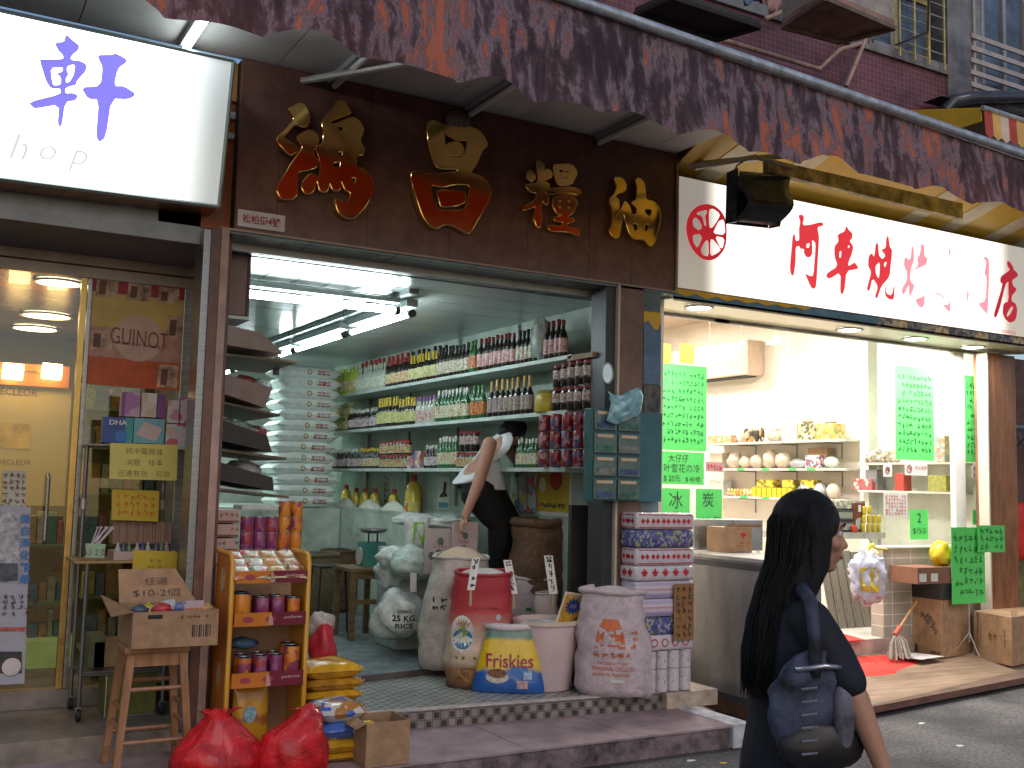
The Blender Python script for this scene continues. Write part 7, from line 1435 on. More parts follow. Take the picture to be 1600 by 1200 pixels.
# goods on the wooden shelf
tray = thing('goods_tray', ((WX0+WX1)/2, WY+.1, zsh+.003), 'pink tray of small bottles with a ribbed backing on the wheeled stand shelf', 'tray'); F = fr(178, 850, 275, 868, WY+.03)
ob('tray', carton(G(), F[0], F[1], WY+.03, WY+.24, zsh+.003, zsh+.05), mat('tray_pink', (.4, .3, .28), .5), tray); ob('backing', pb(176, 815, 268, 850, WY+.25, .02, .003), mat('ribbed_card', (.28, .17, .13), .7, var=.5, scale=4, stretch=(30, 1, .2)), tray)
for k in range(9):
    x = F[0]+.03+k*(F[1]-F[0]-.06)/8; cl = [(.4, .42, .4), (.06, .08, .12), (.12, .2, .1), (.35, .3, .3), (.05, .07, .2)][k % 5]
    ob('small_bottle', G().lathe(x, WY+.09+.03*(k % 3), zsh+.012, [(.018, 0), (.02, .01), (.018, .05), (.008, .065), (.008, .085)], 10), mat('sb_%d' % (k % 5), cl, .25, var=.2), smooth=True, label=['white', 'dark', 'green', 'pinkish', 'navy'][k % 5]+' small bottle in the pink tray, '+('left part' if k < 5 else 'right part'), cat='bottle', group='small bottles in the pink tray')
for k in range(9):
    c = ay(148+rnd2.uniform(-8, 8), 850, WY+.08); tp = c+Vector((rnd2.uniform(-.03, .08), rnd2.uniform(-.03, .03), .085)); ob('white_stick', G().tube([c, tp, tp+(tp-c).normalized()*.012], [.004, .004, .009], 6), wtp, label='thin white cotton stick in the bunch above the mint note', cat='stick', group='bunch of white sticks on the wheeled stand')
heap(300, 855, WY+.05, .075, (.9, .8, 1.5), 'shiny pink and clear plastic bag at the right end of the stand shelf', 55, mat('rosy_clear', (.4, .22, .28), .18, var=.4, scale=18, bump=.6, coat=.4))
F = fr(166, 1040, 300, 1102, WY+.03); t = thing('olive_box', ((F[0]+F[1])/2, WY+.1, F[2]), 'olive green box with silver edges on the floor under the wheeled stand', 'box'); F = (F[0], min(F[1], 1.3), .2525, F[3]); ob('box', gbox(F[0], F[1], WY+.03, WY+.3, F[2], .49, c=.003), mat('olive_paint', (.13, .13, .03), .5, var=.3), t)
ob('edge', G().tube([(F[0], WY+.026, F[2]+.005), (F[0], WY+.026, .488)], .004, 5), alum, t); ob('edge', G().tube([(F[0], WY+.026, F[2]+.005), (F[1], WY+.026, F[2]+.005)], .004, 5), alum, t)
for k, (x0, x1, y0, y1, cl, lb_) in enumerate(((150, 200, 945, 985, (.25, .17, .08), 'brown carton'), (200, 280, 950, 985, (.05, .06, .06), 'dark box'), (140, 165, 985, 1035, (.1, .12, .06), 'mossy green box'))):
    F = fr(x0, y0, x1, y1, WY+.1); ob('stored_box', gbox(F[0], F[1], WY+.1, WY+.3, .519 if k < 2 else .519, .519+(F[3]-F[2]), c=.003), mat('st_%d' % k, cl, .6, var=.3), label=lb_+' in the shade on the lower tray of the wheeled stand', cat='box', group='boxes on the lower tray of the wheeled stand')
# ================================================================ goods in and before the right shop
def corner(g, pl, pm, pr, z0, z1):
    pl, pm, pr = [Vector((p.x, p.y, z0)) for p in (pl, pm, pr)]; return g.prism([pl, pm, pr, pl+pr-pm], (0, 0, z1-z0))
stm = mat('counter_steel', (.36, .36, .37), .45, .75, var=.25, scale=3, stretch=(1, 1, .3)); stl = mat('steel_light', (.5, .5, .5), .3, .7, var=.12, scale=5)
t = thing('steel_counter', (5.3, 5.7, .08), 'tall grey steel clad counter behind the walking woman, left of the timber ramp', 'counter')
ob('body', gbox(5.02, 5.48, 5.3, 6.18, .15, 1.115, c=.004), stm, t); ob('top', gbox(5.0, 5.5, 5.28, 6.4, 1.116, 1.145, c=.004), mat('counter_top', (.55, .53, .5), .3, .3), t)
ob('frame', G().box(5.012, 5.019, 5.3, 6.18, 1.06, 1.1).box(5.012, 5.019, 5.3, 5.33, .16, 1.06).box(5.012, 5.019, 5.331, 6.18, .16, .2), mat('steel_dark', (.11, .11, .12), .4, .7), t)
ob('skirting', gbox(5.03, 5.47, 5.31, 6.17, .06, .149), mat('rust_skirt', (.15, .07, .04), .7, var=.4), t)
t = thing('steel_cabinet', tuple(ay(1110, 860, 6.25)), 'pale steel cabinet standing on the counter behind the brown loaf carton', 'cabinet'); ob('body', pb(1084, 812, 1192, 861, 6.3, .3, .005), stl, t); ob('doors', pb(1092, 822, 1128, 858, 6.292, .006, .002), mat('steel_shade', (.3, .3, .28), .25, .6, var=.2), t)
F = fr(1132, 824, 1190, 866, 6.0); t = thing('tree_carton', ((F[0]+F[1])/2, 6.1, 1.146), 'brown carton with a small red tree mark on the steel counter', 'carton'); F = (F[0], F[1], 1.146, F[3]); ob('box', gbox(F[0], min(F[1], 5.49), 6.0, 6.2, F[2], F[3], c=.003), board, t); ob('lid_flap', G().prism([(F[0], 6.0, F[3]), (F[1]-.01, 6.0, F[3]), (F[1]-.02, 5.97, F[3]+.02), (F[0]+.02, 5.97, F[3]+.025)], (0, 0, .003)), board, t)
cx_ = (F[0]+F[1])/2; ob('emblem', G().ball((cx_, 5.998, F[2]+.13), .022, 12, 8, (1.3, .02, .8)).box(cx_-.004, cx_+.004, 5.996, 5.998, F[2]+.1, F[2]+.13), redink, t); ob('lettering', scribble(G(), (cx_, 5.999, F[2]+.06), UX, UZ, .15, .05, 2, 7, 4, .003), mat('orange_ink2', (.45, .12, .04), .6), t)
# --- shelves on the right wall
sh3 = mat('shelf_white', (.6, .56, .5), .4); XS3 = 8.78; wsv = thing('wall_shelves', (8.95, 8.9, 1.4), 'three white bracketed shelves of barbecue goods on the cream wall of the right shop', 'shelf')
ZA = [2.19, 1.872, 1.535]; YA0, YA1 = 8.13, 10.5
for z in ZA: ob('shelf', gbox(XS3, XW-.001, YA0, YA1, z-.025, z, c=.002), sh3, wsv)
for z in ZA:
    for y in (8.5, 9.2, 9.9): ob('bracket', G().tube([(XW-.005, y, z-.2), (XW-.005, y, z-.03), (XS3+.06, y, z-.03)], .009, 5), mat('bracket_grey', (.25, .22, .2), .5, .4), wsv)
ZB = [1.93, 1.64]; w2 = thing('wall_shelves', (8.95, 7.3, 1.5), 'two white shelves behind the glass beside the white post', 'shelf')
for z in ZB: ob('shelf', gbox(XS3+.02, XW-.001, 6.82, 7.99, z-.022, z, c=.002), sh3, w2)
gtag = mat('green_tag', (.06, .45, .1), .5)
def sbox(px0, px1, ypx, X, h, dX, m, label, grp, cat='packet', z=None, nm='packet', round_=0):
    a_, b_ = ax_(px0, ypx, X), ax_(px1, ypx, X)
    if round_: c = ((X+dX/2), (a_.y+b_.y)/2, z+h*.5); g = G().ball(c, 1, 14, 10, (dX/2, abs(a_.y-b_.y)/2, h*.52), wob=.25, seed=px0); return ob(nm, g, m, smooth=2, label=label, cat=cat, group=grp)
    return ob(nm, gbox(X, X+dX, b_.y, a_.y, z+.0005, z+h, c=.006), m, label=label, cat=cat, group=grp)
P3 = lambda n, *c, s=22: printed(n, list(c), s)
X = XS3+.04; G1 = 'goods on the upper shelf of the cream wall'; G2 = 'goods on the middle shelf of the cream wall'; G3 = 'goods on the lower shelf of the cream wall'
pbag = mat('beige_bag', (.55, .45, .36), .35, var=.15, scale=20, bump=.4)
sbox(1106, 1142, 680, X, .1, .15, P3('or_box', (.6, .25, .1), (.6, .5, .4), (.65, .3, .15)), 'orange and cream box at the left end of the upper cream wall shelf', G1, z=ZA[0])
for k in range(4): sbox(1160+k*8, 1167+k*8, 675, X, .17, .06, P3('bk_or', (.04, .03, .03), (.55, .25, .04), (.04, .03, .03), (.5, .4, .3), s=16), ['leftmost', 'second', 'third', 'rightmost'][k]+' black and orange bottle on the upper cream wall shelf', G1, 'bottle', ZA[0], 'sauce_bottle', 1)
sbox(1192, 1218, 675, X, .14, .16, pbag, 'pale crumpled bag beside the black and orange bottles', G1, 'bag', ZA[0], 'goods_bag', 1)
sbox(1221, 1245, 670, X, .2, .16, mat('ivory_pack', (.6, .55, .47), .4, var=.1), 'tall ivory pack on the upper cream wall shelf', G1, z=ZA[0]); sbox(1247, 1274, 668, X, .19, .18, P3('grid_pack', (.1, .1, .06), (.55, .5, .3), (.4, .35, .15), (.6, .55, .45), s=30), 'dark speckled pack on the upper cream wall shelf', G1, z=ZA[0]); sbox(1275, 1303, 668, X, .18, .18, P3('pic_pack', (.5, .45, .1), (.5, .25, .08), (.3, .35, .12), (.6, .5, .3)), 'yellow-green picture pack at the right end of the upper shelf', G1, z=ZA[0])
for k, (a_, b_, h) in enumerate(((1131, 1148, .2), (1149, 1165, .15), (1166, 1184, .17), (1185, 1204, .21), (1205, 1226, .19))): sbox(a_, b_, 715, X, h, .2, pbag, ['leftmost', 'second', 'third', 'fourth', 'fifth'][k]+' beige bag on the middle cream wall shelf', G2, 'bag', ZA[1], 'goods_bag', 1)
sbox(1228, 1256, 712, X, .11, .15, mat('silver_bag', (.45, .47, .5), .2, .5, bump=.5), 'silver foil bag on the middle cream wall shelf', G2, 'bag', ZA[1], 'goods_bag', 1); sbox(1258, 1280, 712, X, .15, .12, P3('chk_pack', (.6, .55, .5), (.15, .1, .2), (.5, .08, .1), (.6, .58, .55), s=34), 'checked white and red box on the middle cream wall shelf', G2, z=ZA[1]); sbox(1262, 1292, 706, X+.14, .24, .12, board, 'brown carton at the back of the middle shelf', G2, 'carton', ZA[1]); sbox(1282, 1303, 716, X, .13, .14, wpl, 'white bag at the right end of the middle shelf', G2, 'bag', ZA[1], 'goods_bag', 1)
yb_ = mat('yellow_tin', (.6, .45, .03), .3, var=.15); 
for k in range(8): sbox(1134+k*5, 1138.5+k*5, 770, X, .09, .05, P3('oj', (.6, .2, .03), (.6, .35, .05), (.6, .5, .3), s=30), 'small orange bottle with white cap on the lower cream wall shelf', 'small orange bottles on the lower cream shelf', 'bottle', ZA[2], 'small_bottle', 1)
for k in range(8): sbox(1174+k*8, 1180.5+k*8, 770, X, .11, .07, yb_, 'yellow tin in the front row of the lower cream wall shelf', 'yellow tins on the lower cream shelf', 'tin', ZA[2], 'yellow_tin')
for k, (a_, b_) in enumerate(((1182, 1208), (1222, 1240), (1250, 1272))): sbox(a_, b_, 755, X+.02, .09, .12, P3('yel_pack', (.6, .45, .03), (.2, .15, .03), (.6, .45, .05)), ['left', 'middle', 'right'][k]+' yellow packet on top of the yellow tins', 'yellow packets upon the tins', 'packet', ZA[2]+.115)
for k, (a_, b_) in enumerate(((1240, 1262), (1264, 1285), (1286, 1304))): sbox(a_, b_, 768, X-.02, .17, .16, [mat('grey_pack', (.25, .26, .28), .3, .3, bump=.3), mat('silver_bag', (.45, .47, .5), .2, .5), pbag][k], ['grey pack of grill nets', 'shiny grey pack', 'bunch of wooden skewers in clear wrap'][k]+' at the right of the lower shelf', G3, 'packet', ZA[2], 'goods_pack', 1)
for i, (z, pxs) in enumerate(((ZA[1], (1157, 1196, 1238, 1267)), (ZA[2], (1162, 1196)), (1.2, (1160,)))):
    for px in pxs: a_ = ax_(px, 735, XS3-.004); ob('price_tag', gbox(XS3-.004, XS3-.001, a_.y-.06, a_.y+.06, z-.024, z+.004), gtag, label='small green price tag on the edge of a '+['middle', 'lower', 'lowest'][i]+' cream wall shelf', cat='price tag', group='green price tags on the shelf edges')
X = XS3+.05
for k in range(7): sbox(1346+k*7, 1353+k*7, 712, X, .09+.03*(k % 3), .15, P3('curl', (.55, .5, .42), (.3, .25, .2), (.6, .56, .5), s=40), ['far', 'near'][k > 3]+' part of the row of pale curled snack bags on the glass-side shelf', 'pale snack bags on the glass-side shelf', 'bag', ZB[0], 'snack_bag', 1)
sbox(1460, 1476, 705, X, .26, .12, P3('ivp', (.6, .56, .45), (.3, .4, .45), (.6, .3, .2)), 'tall cream bottle-like pack at the near end of the glass-side shelf', G1, z=ZB[0]); sbox(1450, 1478, 745, X, .16, .2, mat('olive_bag', (.35, .35, .08), .35, var=.3, scale=30), 'flat olive packets at the near end of the lower glass-side shelf', G1, z=ZB[1]); sbox(1334, 1362, 755, X, .12, .12, P3('redp3', (.5, .06, .06), (.55, .5, .45), (.3, .1, .1)), 'red and white packets on the lower glass-side shelf', G1, z=ZB[1]); sbox(1352, 1370, 745, X+.05, .22, .1, mat('grey_pack', (.25, .26, .28), .3, .3, bump=.3), 'tall grey box on the lower glass-side shelf', G1, z=ZB[1]); sbox(1398, 1412, 755, X, .18, .12, mat('red_box3', (.45, .05, .04), .4), 'red box on the lower glass-side shelf behind the sign', G1, z=ZB[1])
# --- steel bench with stoves, leaning plates under it
YBn = 7.5; t = thing('steel_bench', tuple(ay(1335, 985, YBn)), 'steel bench with thin pale top carrying stoves and yellow tins', 'bench'); F = fr(1240, 832, 1384, 842, YBn); zt = F[3]; bx1 = F[1]
ob('top', gbox(F[0], F[1], YBn, YBn+.6, F[2], F[3], c=.004), stl, t)
for x in (F[0]+.05, F[1]-.05):
    for y in (YBn+.04, YBn+.55): ob('leg', G().tube([(x, y, Z3+.001), (x, y, F[2])], .02, 8), stl, t, smooth=True)
ob('brace', G().tube([(F[1]-.2, YBn+.04, F[2]), (F[1]-.05, YBn+.04, F[2]-.16)], .012, 6), stl, t)
def bx_(x0, y0, x1, y1, Y, d, m, label, cat, nm, grp='wares on the steel bench', extra=None):
    F = fr(x0, y0, x1, y1, Y); t = thing(nm, ((F[0]+F[1])/2, Y, F[2]), label, cat, grp); ob('box', gbox(F[0], F[1], Y, Y+d, max(F[2], zt+.001), F[3], c=.004), m, t)
    if extra:
        for q, m_, n_ in extra(F, Y): ob(n_, q, m_, t)
    return t
brn = mat('stove_brown', (.15, .04, .03), .35); slv = mat('silver_ring', (.5, .5, .5), .25, .8)
rg = lambda F, Y: [(G().lathe(0, 0, 0, [(.05, 0), (.065, .006), (.05, .01)], 18).xf(Matrix.Translation(((F[0]+F[1])/2, Y-.001, (F[2]*.7+F[3]*.3))) @ Matrix.Rotation(R(90), 4, 'X')), slv, 'dial'), (gbox((F[0]+F[1])/2-.02, (F[0]+F[1])/2+.02, Y-.004, Y-.0005, F[3]-.09, F[3]-.02), mat('white_ink', (.6, .6, .62), .5), 'label')]
bx_(1282, 787, 1302, 832, YBn+.05, .25, brn, 'brown boxed stove with silver ring at the left of the steel bench', 'stove', 'boxed_stove', extra=rg); bx_(1334, 786, 1352, 832, YBn+.1, .25, brn, 'brown boxed stove with silver ring beside the yellow tins', 'stove', 'boxed_stove', extra=rg)
st_ = lambda F, Y: [(gbox(F[0]+.012, F[1]-.012, Y-.005, Y-.001, F[2]+.02, F[3]-.02), slv, 'panel')]
bx_(1303, 815, 1334, 831, YBn+.04, .3, blk, 'lower black gas stove with silver front on the steel bench', 'stove', 'gas_stove', extra=st_); bx_(1303, 797, 1333, 813, YBn+.05, .28, blk, 'upper black gas stove with silver front on the steel bench', 'stove', 'gas_stove', extra=st_)
bx_(1306, 782, 1352, 795, YBn+.12, .2, P3('papers', (.3, .28, .22), (.5, .48, .4), (.2, .2, .18), s=26), 'stack of papers and trays above the gas stoves', 'papers', 'paper_stack')
k = 0
for row, (yb, n) in enumerate(((832, 4), (818, 4), (804, 2))):
    for i in range(n): k += 1; F = fr(1350+i*8+row*1, yb-13, 1357+i*8+row*1, yb, YBn+.04); ob('yellow_can', G().lathe((F[0]+F[1])/2, YBn+.08, max(F[2], zt+.001), [(.018, 0), (.021, .004), (.021, F[3]-F[2]-.006), (.016, F[3]-F[2]-.001)], 12), yb_, smooth=True, label=['bottom', 'middle', 'top'][row]+' row yellow gas can at the right end of the steel bench, '+['first', 'second', 'third', 'fourth'][i], cat='can', group='yellow gas cans on the steel bench')
q = ay(1337, 823, YBn); ob('stove_knob', G().lathe(q.x, YBn+.02, zt+.001, [(.03, 0), (.035, .01), (.03, .06), (.01, .07)], 14), mat('cap_red', (.4, .04, .03), .4), smooth=True, label='round red lid on the steel bench beside the yellow cans', cat='lid')
plm = mat('plate_grey', (.33, .31, .28), .3, .6, var=.15, scale=4, stretch=(4, 1, .4))
for k in range(6):
    x = 1296+k*13; F = fr(x, 856+k*2, x+11, 990, 7.25); t = thing('leaning_plate', ((F[0]+F[1])/2, 7.25, Z3), ['first', 'second', 'third', 'fourth', 'fifth', 'last'][k]+' grey metal plate from the left leaning under the steel bench', 'plate', 'grey metal plates leaning under the bench'); ob('sheet', G().prism([(F[0], 7.22, Z3+.001), (F[1], 7.22, Z3+.001), (F[1], 7.4, F[3]), (F[0], 7.4, F[3])], (.0, .012, 0)), plm, t); ob('edge', G().tube([(F[1]+.003, 7.22, Z3+.004), (F[1]+.003, 7.4, F[3])], .004, 5), dark, t)
# --- green notes and papers
gn = mat('fluorescent_green', (.1, .62, .13), .6, var=.05)
YN = YG3-.012; gcr = 0; gi = mat('green_pen', (.01, .12, .03), .6)
def gnote(x0, y0, x1, y1, Y, label, rows, cols, seed, text=None, lw=.006, m=None, nm='green_note', im=None):
    F = fr(x0, y0, x1, y1, Y); t = card(nm, [(F[0], Y, F[2]), (F[1], Y, F[2]), (F[1], Y, F[3]), (F[0], Y, F[3])], m or gn, label, 'note'); c = Vector(((F[0]+F[1])/2, Y-.001, (F[2]+F[3])/2)); W_, H_ = F[1]-F[0], F[3]-F[2]
    if text:
        g = G()
        for s, u, v, h in text: gtext(g, s, c+UX*(u*W_)+UZ*(v*H_), UX, UZ, h=h*H_, bold=-.006)
    else: g = scribble(G(), c, UX, UZ, W_*.88, H_*.86, rows, cols, seed, lw)
    ob('handwriting', g, im or gi, t); return t
gnote(1031, 570, 1104, 704, YN, 'long fluorescent green price list on the left pane of the right shop', 9, 11, 3, lw=.005)
gnote(1030, 706, 1100, 757, YN-.006, 'green note with a row of large writing under the long left price list', 0, 0, 1, text=(('大仔仔', -.08, .3, .24), ('叶雪花の冷', 0, .0, .26), ('$ 20元', -.22, -.32, .2), ('$ 40/條', .25, -.33, .18)), im=ink)
gnote(1033, 763, 1078, 806, YN, 'green note with one large ice character above the tissue packs', 0, 0, 1, text=(('冰', 0, .08, .62), ('公斤', 0, -.38, .14)), im=ink)
gnote(1087, 764, 1128, 832, YN, 'green note reading charcoal and 18 dollars beside the ice note', 0, 0, 1, text=(('炭', -.04, .26, .34), ('$18/包', 0, -.24, .25)), im=ink)
gnote(1399, 574, 1459, 719, YN, 'fluorescent green price list on the glass left of the white post', 10, 9, 6, lw=.006)
gnote(1508, 588, 1537, 722, YN, 'narrow green price list on the pane between the white post and wooden post', 10, 5, 9, lw=.007)
gnote(1422, 796, 1450, 843, YN, 'small green note with a large figure two on the glass above the taupe tiles', 0, 0, 1, text=(('2', .0, .22, .3), ('$15/3', 0, -.22, .22)), im=ink)
gnote(1520, 797, 1536, 820, YN, 'tiny green note with a figure two right of the white post', 0, 0, 1, text=(('2', 0, 0, .6),), im=ink)
wn = mat('paper_white', (.6, .62, .58), .6, var=.08)
gnote(1381, 770, 1418, 808, YN, 'white notice with lines of red characters on the glass', 6, 8, 5, m=wn, im=redink, lw=.004, nm='notice'); gnote(1414, 722, 1449, 743, YN, 'wide white no-smoking sign with red ring and characters', 0, 0, 1, text=(('禁止吸煙', .2, .1, .3),), m=wn, im=redink, nm='sign_plate')
gnote(1380, 723, 1394, 745, YN, 'small square white sign with a red ring left of the wide no-smoking sign', 0, 0, 1, text=(('H', 0, 0, .3),), m=wn, im=ink, nm='sign_plate'); gnote(1519, 727, 1537, 747, YN, 'white sign with red characters right of the white post', 2, 4, 8, m=wn, im=redink, nm='sign_plate'); gnote(1103, 722, 1130, 737, YN, 'little red and white sign on the edge of the left pane', 1, 5, 8, m=mat('pink_paper', (.6, .3, .3), .6), im=redink, nm='sign_plate')
for px, py, r in ((1387, 734, .028), (1421, 732, .032)):
    c = ay(px, py, YN-.003); ob('red_ring', G().tube([c+Vector((math.cos(k*.42)*r, 0, math.sin(k*.42)*r)) for k in range(16)]+[c+Vector((-r*.7, 0, r*.7)), c+Vector((r*.7, 0, -r*.7))], .0025, 5), redink, label='red ring symbol on the small square white sign' if px < 1400 else 'red ring symbol on the wide no-smoking sign', cat='symbol')
for x0, x1, lb_ in ((1036, 1048, 'left'), (1062, 1085, 'right')): ob('orange_paper', pb(x0, 537, x1, 568, 8.5, .003), mat('orange_paper', (.65, .35, .06), .5, var=.15), label=lb_+' orange paper hanging in the shop above the long left price list', cat='paper')
# standing paper on a folding easel
t = thing('easel', tuple(ay(1515, 1018, 6.3)), 'thin folding easel holding the long green paper before the wooden post', 'easel'); b_ = ay(1515, 1012, 6.3); b_.z = .185; tp = Vector((b_.x, b_.y, ay(1515, 830, b_.y).z))
ob('pole', G().tube([b_+Vector((0, 0, .12)), tp], .008, 8), alum, t)
for a_ in (-100, 20, 140): ob('leg', G().tube([b_+Vector((0, 0, .2)), b_+Vector((math.cos(R(a_))*.17, math.sin(R(a_))*.12, .01))], .006, 6), alum, t)
Ye = b_.y-.02; gnote(1487, 824, 1539, 943, Ye, 'long hand-written green paper hanging from the thin easel', 6, 6, 12, lw=.01, im=mat('olive_pen', (.03, .2, .03), .6)); gnote(1528, 821, 1570, 863, Ye-.03, 'smaller green paper overlapping the top of the easel paper', 3, 5, 14, lw=.008, im=mat('olive_pen', (.03, .2, .03), .6))
# hanging white bag
c = ay(1354, 902, YG3-.3); t = thing('white_bag', tuple(c), 'white plastic bag with a yellow label hanging at the corner of the taupe tiled wall', 'bag'); F = fr(1325, 862, 1386, 944, YG3-.3)
g = G().ball(((F[0]+F[1])/2, YG3-.3, (F[2]+F[3])/2), 1, 30, 22, ((F[1]-F[0])*.44, .07, (F[3]-F[2])*.5), wob=.3, seed=6)
for v in g.v: v.x += .02*math.sin(v.z*40+3)*(1 if v.z > c.z else .6); v.y += .018*math.sin(v.x*60); v.x *= 1; v.z -= .02*math.sin(v.x*45)
ob('bag', g, mat('bluish_plastic', (.58, .58, .7), .25, var=.15, scale=12, bump=.5, coat=.3), t, smooth=2); F2 = fr(1338, 885, 1368, 925, YG3-.3); q = G().quad((F2[0]+.02, YG3-.6, F2[2]+.01), (F2[1]-.01, YG3-.6, F2[2]), (F2[1]-.02, YG3-.6, F2[3]), (F2[0]+.0, YG3-.6, F2[3]-.01)); ob('label', wrap(q, g, (0, 1, 0), .004, 2), mat('yellow_label', (.65, .45, .03), .4, var=.2, scale=30), t, fixn=False)
tp_ = ay(1362, 856, YG3-.2); ob('knot', G().ball(tp_, .03, 10, 8, (1.2, 1, 1.3), wob=.4), yb_, t, smooth=2); ob('tie', G().tube([(tp_.x-.03, YG3-.3, F[3]-.02), tp_, (tl0.x+.05, YG3-.075, ztw-.03)], .01, 6), yb_, t)
# mop
c = ay(1405, 1014, 6.35); t = thing('mop', tuple(c), 'cotton mop with a wooden handle resting against the taupe tiles', 'mop'); hb_ = ay(1403, 985, c.y+.05); ht = ay(1432, 940, c.y+.15)
ob('handle', G().tube([hb_, ht], .012, 8), mat('handle_wood', (.45, .25, .1), .5), t, smooth=True); ob('ferrule', G().tube([hb_+(hb_-ht)*.15, hb_+(ht-hb_)*.12], .022, 8), mat('red_ferrule', (.45, .08, .05), .5), t)
g = G(); r2 = random.Random(2)
for k in range(60):
    a_ = r2.uniform(0, 6.28); e_ = r2.uniform(.05, .13); p1 = Vector((c.x+math.cos(a_)*e_, c.y+math.sin(a_)*e_*.6-.0, .2+r2.uniform(0, .02))); g.tube([hb_+(hb_-ht)*.1, hb_.lerp(p1, .5)+Vector((math.cos(a_)*.03, 0, .02)), p1, p1+Vector((math.cos(a_)*.02, -.01, 0))], .006, 4)
ob('strands', g, mat('mop_cotton', (.45, .42, .36), .9, var=.3, scale=50), t, kind=None)
# cartons
zg = .178; pl, pm, pr_ = az(1427, 1020, zg), az(1473, 1029, zg), az(1521, 1020, zg); zt_ = ay(1473, 938, pm.y).z
t = thing('cups_carton', tuple(pm), 'brown carton with upside-down hot drink cups lettering under the black box', 'carton'); ob('box', corner(G(), pl, pm, pr_, zg+.003, zt_), board, t)
u = (pm-pl).normalized(); n_ = u.cross(UZ); c = pl.lerp(pm, .5); H_ = zt_-zg; ui = -u
g = G(); cc = Vector((c.x, c.y, zg+H_*.55))+n_*.001; di = (u*.75-UZ*.66).normalized(); dv = u.cross(UZ).cross(di).normalized() if False else (n_.cross(di)).normalized()
gtext(g, 'hot drink', cc+dv*.02, -di, -dv if False else n_.cross(-di), w=.24, h=.05, bold=.02); gtext(g, 'cups', cc+n_.cross(-di)*-.07, -di, n_.cross(-di), w=.12, h=.045, bold=.02)
gtext(g, '990', Vector((c.x, c.y, zg+.04))+u*.09+n_*.001, -u, -UZ, w=.1, h=.035, bold=.02); g.quad(*[Vector((c.x, c.y, zg+.05))-u*.13+n_*.001+u*a_+UZ*b_ for a_, b_ in ((-.02, -.03), (.02, -.03), (.012, .04), (-.012, .04))]); ob('lettering', g, ink, t, fixn=False)
ob('black_box', corner(G(), pl+Vector((-.01, 0, 0)), pm+Vector((0, -.012, 0)), pr_, zt_+.001, ay(1473, 912, pm.y).z), mat('black_cloth', (.02, .02, .022), .45, var=.3, bump=.4), label='low black box covered in plastic on the hot drink cups carton', cat='box')
zz = ay(1473, 912, pm.y).z+.001; F = fr(1434, 885, 1486, 911, pm.y); t = thing('small_carton', ((F[0]+F[1])/2, pm.y, zz), 'shallow brown carton with white labels on the black box', 'carton'); ob('box', gbox(F[0], F[1], pm.y, pm.y+.3, zz, zz+(F[3]-F[2]), c=.003), mat('brown_carton2', (.22, .1, .06), .7), t)
for x in (F[0]+.02, F[0]+.17): ob('label', gbox(x, x+.09, pm.y-.002, pm.y-.0005, zz+.02, zz+.09), wn, t)
heap(1470, 866, pm.y+.1, .1, (1.25, .6, 1.15), 'bright yellow plastic gloves draped on the shallow carton', 77, mat('bright_yellow', (.7, .5, .02), .35, var=.15, bump=.5), name='yellow_gloves', cat='gloves')
pl, pm, pr_ = az(1523, 1028, zg-.03), az(1582, 1042, zg-.03), az(1650, 1026, zg-.03); zt_ = ay(1582, 965, pm.y).z; t = thing('big_carton', tuple(pm), 'big brown carton with dark arrows at the right edge of the ramp', 'carton'); ob('box', corner(G(), pl, pm, pr_, zg-.027, zt_), board, t)
u = (pm-pl).normalized(); n_ = u.cross(UZ); cc = Vector(((pl.x+pm.x)/2, (pl.y+pm.y)/2, (zg+zt_)/2))+n_*.001; g = scribble(G(), cc-u*.15, u, UZ, .03, .16, 4, 1, 3, .006); scribble(g, cc+u*.15, u, UZ, .03, .16, 4, 1, 8, .006); gtext(g, '↑↑', cc, u, UZ, w=.12, h=.06, bold=.03); ob('print', g, mat('brown_ink', (.18, .08, .03), .5), t, fixn=False)
ob('tape', G().quad(*[Vector((p.x, p.y, zt_+.001)) for p in (pl.lerp(pr_, .45), pl.lerp(pr_, .55), (pm+(pr_-pm)*.1), pm)]), mat('tape', (.35, .25, .14), .25), t, fixn=False)
redm = mat('red_mat', (.62, .03, .02), .75, var=.12, scale=30, bump=.3)
def rz(px, py):
    z = .13
    for _ in range(8): q = az(px, py, z); z = .075+(.2-.075)*(q.y-rampy(q.x))/(Yr-rampy(q.x))+.004
    return az(px, py, z)
P = [rz(1290, 1060), rz(1378, 1057), rz(1476, 1043), rz(1388, 1025), rz(1316, 1029)]; t = ob('floor_mat', G().prism(P, (0, 0, .008)), redm, label='large bright red welcome mat lying on the timber ramp', cat='mat'); cm = (P[0]+P[2]+P[3]+P[4])/4
ob('lettering', gtext(G(), '出入平安', cm+Vector((.08, .05, .008)), (P[2]-P[0]), UZ.cross((P[2]-P[0]).normalized()), w=.5, h=.09, lift=.003), mat('gold_letter', (.6, .35, .1), .5), t, fixn=False)
P = [az(1290, 1004, Z3+.002), az(1352, 1001, Z3+.002), az(1320, 992, Z3+.002), az(1288, 992, Z3+.002)]; ob('floor_mat', G().prism(P, (0, 0, .008)), redm, label='red mat just inside the right shop on the pale raised floor', cat='mat')
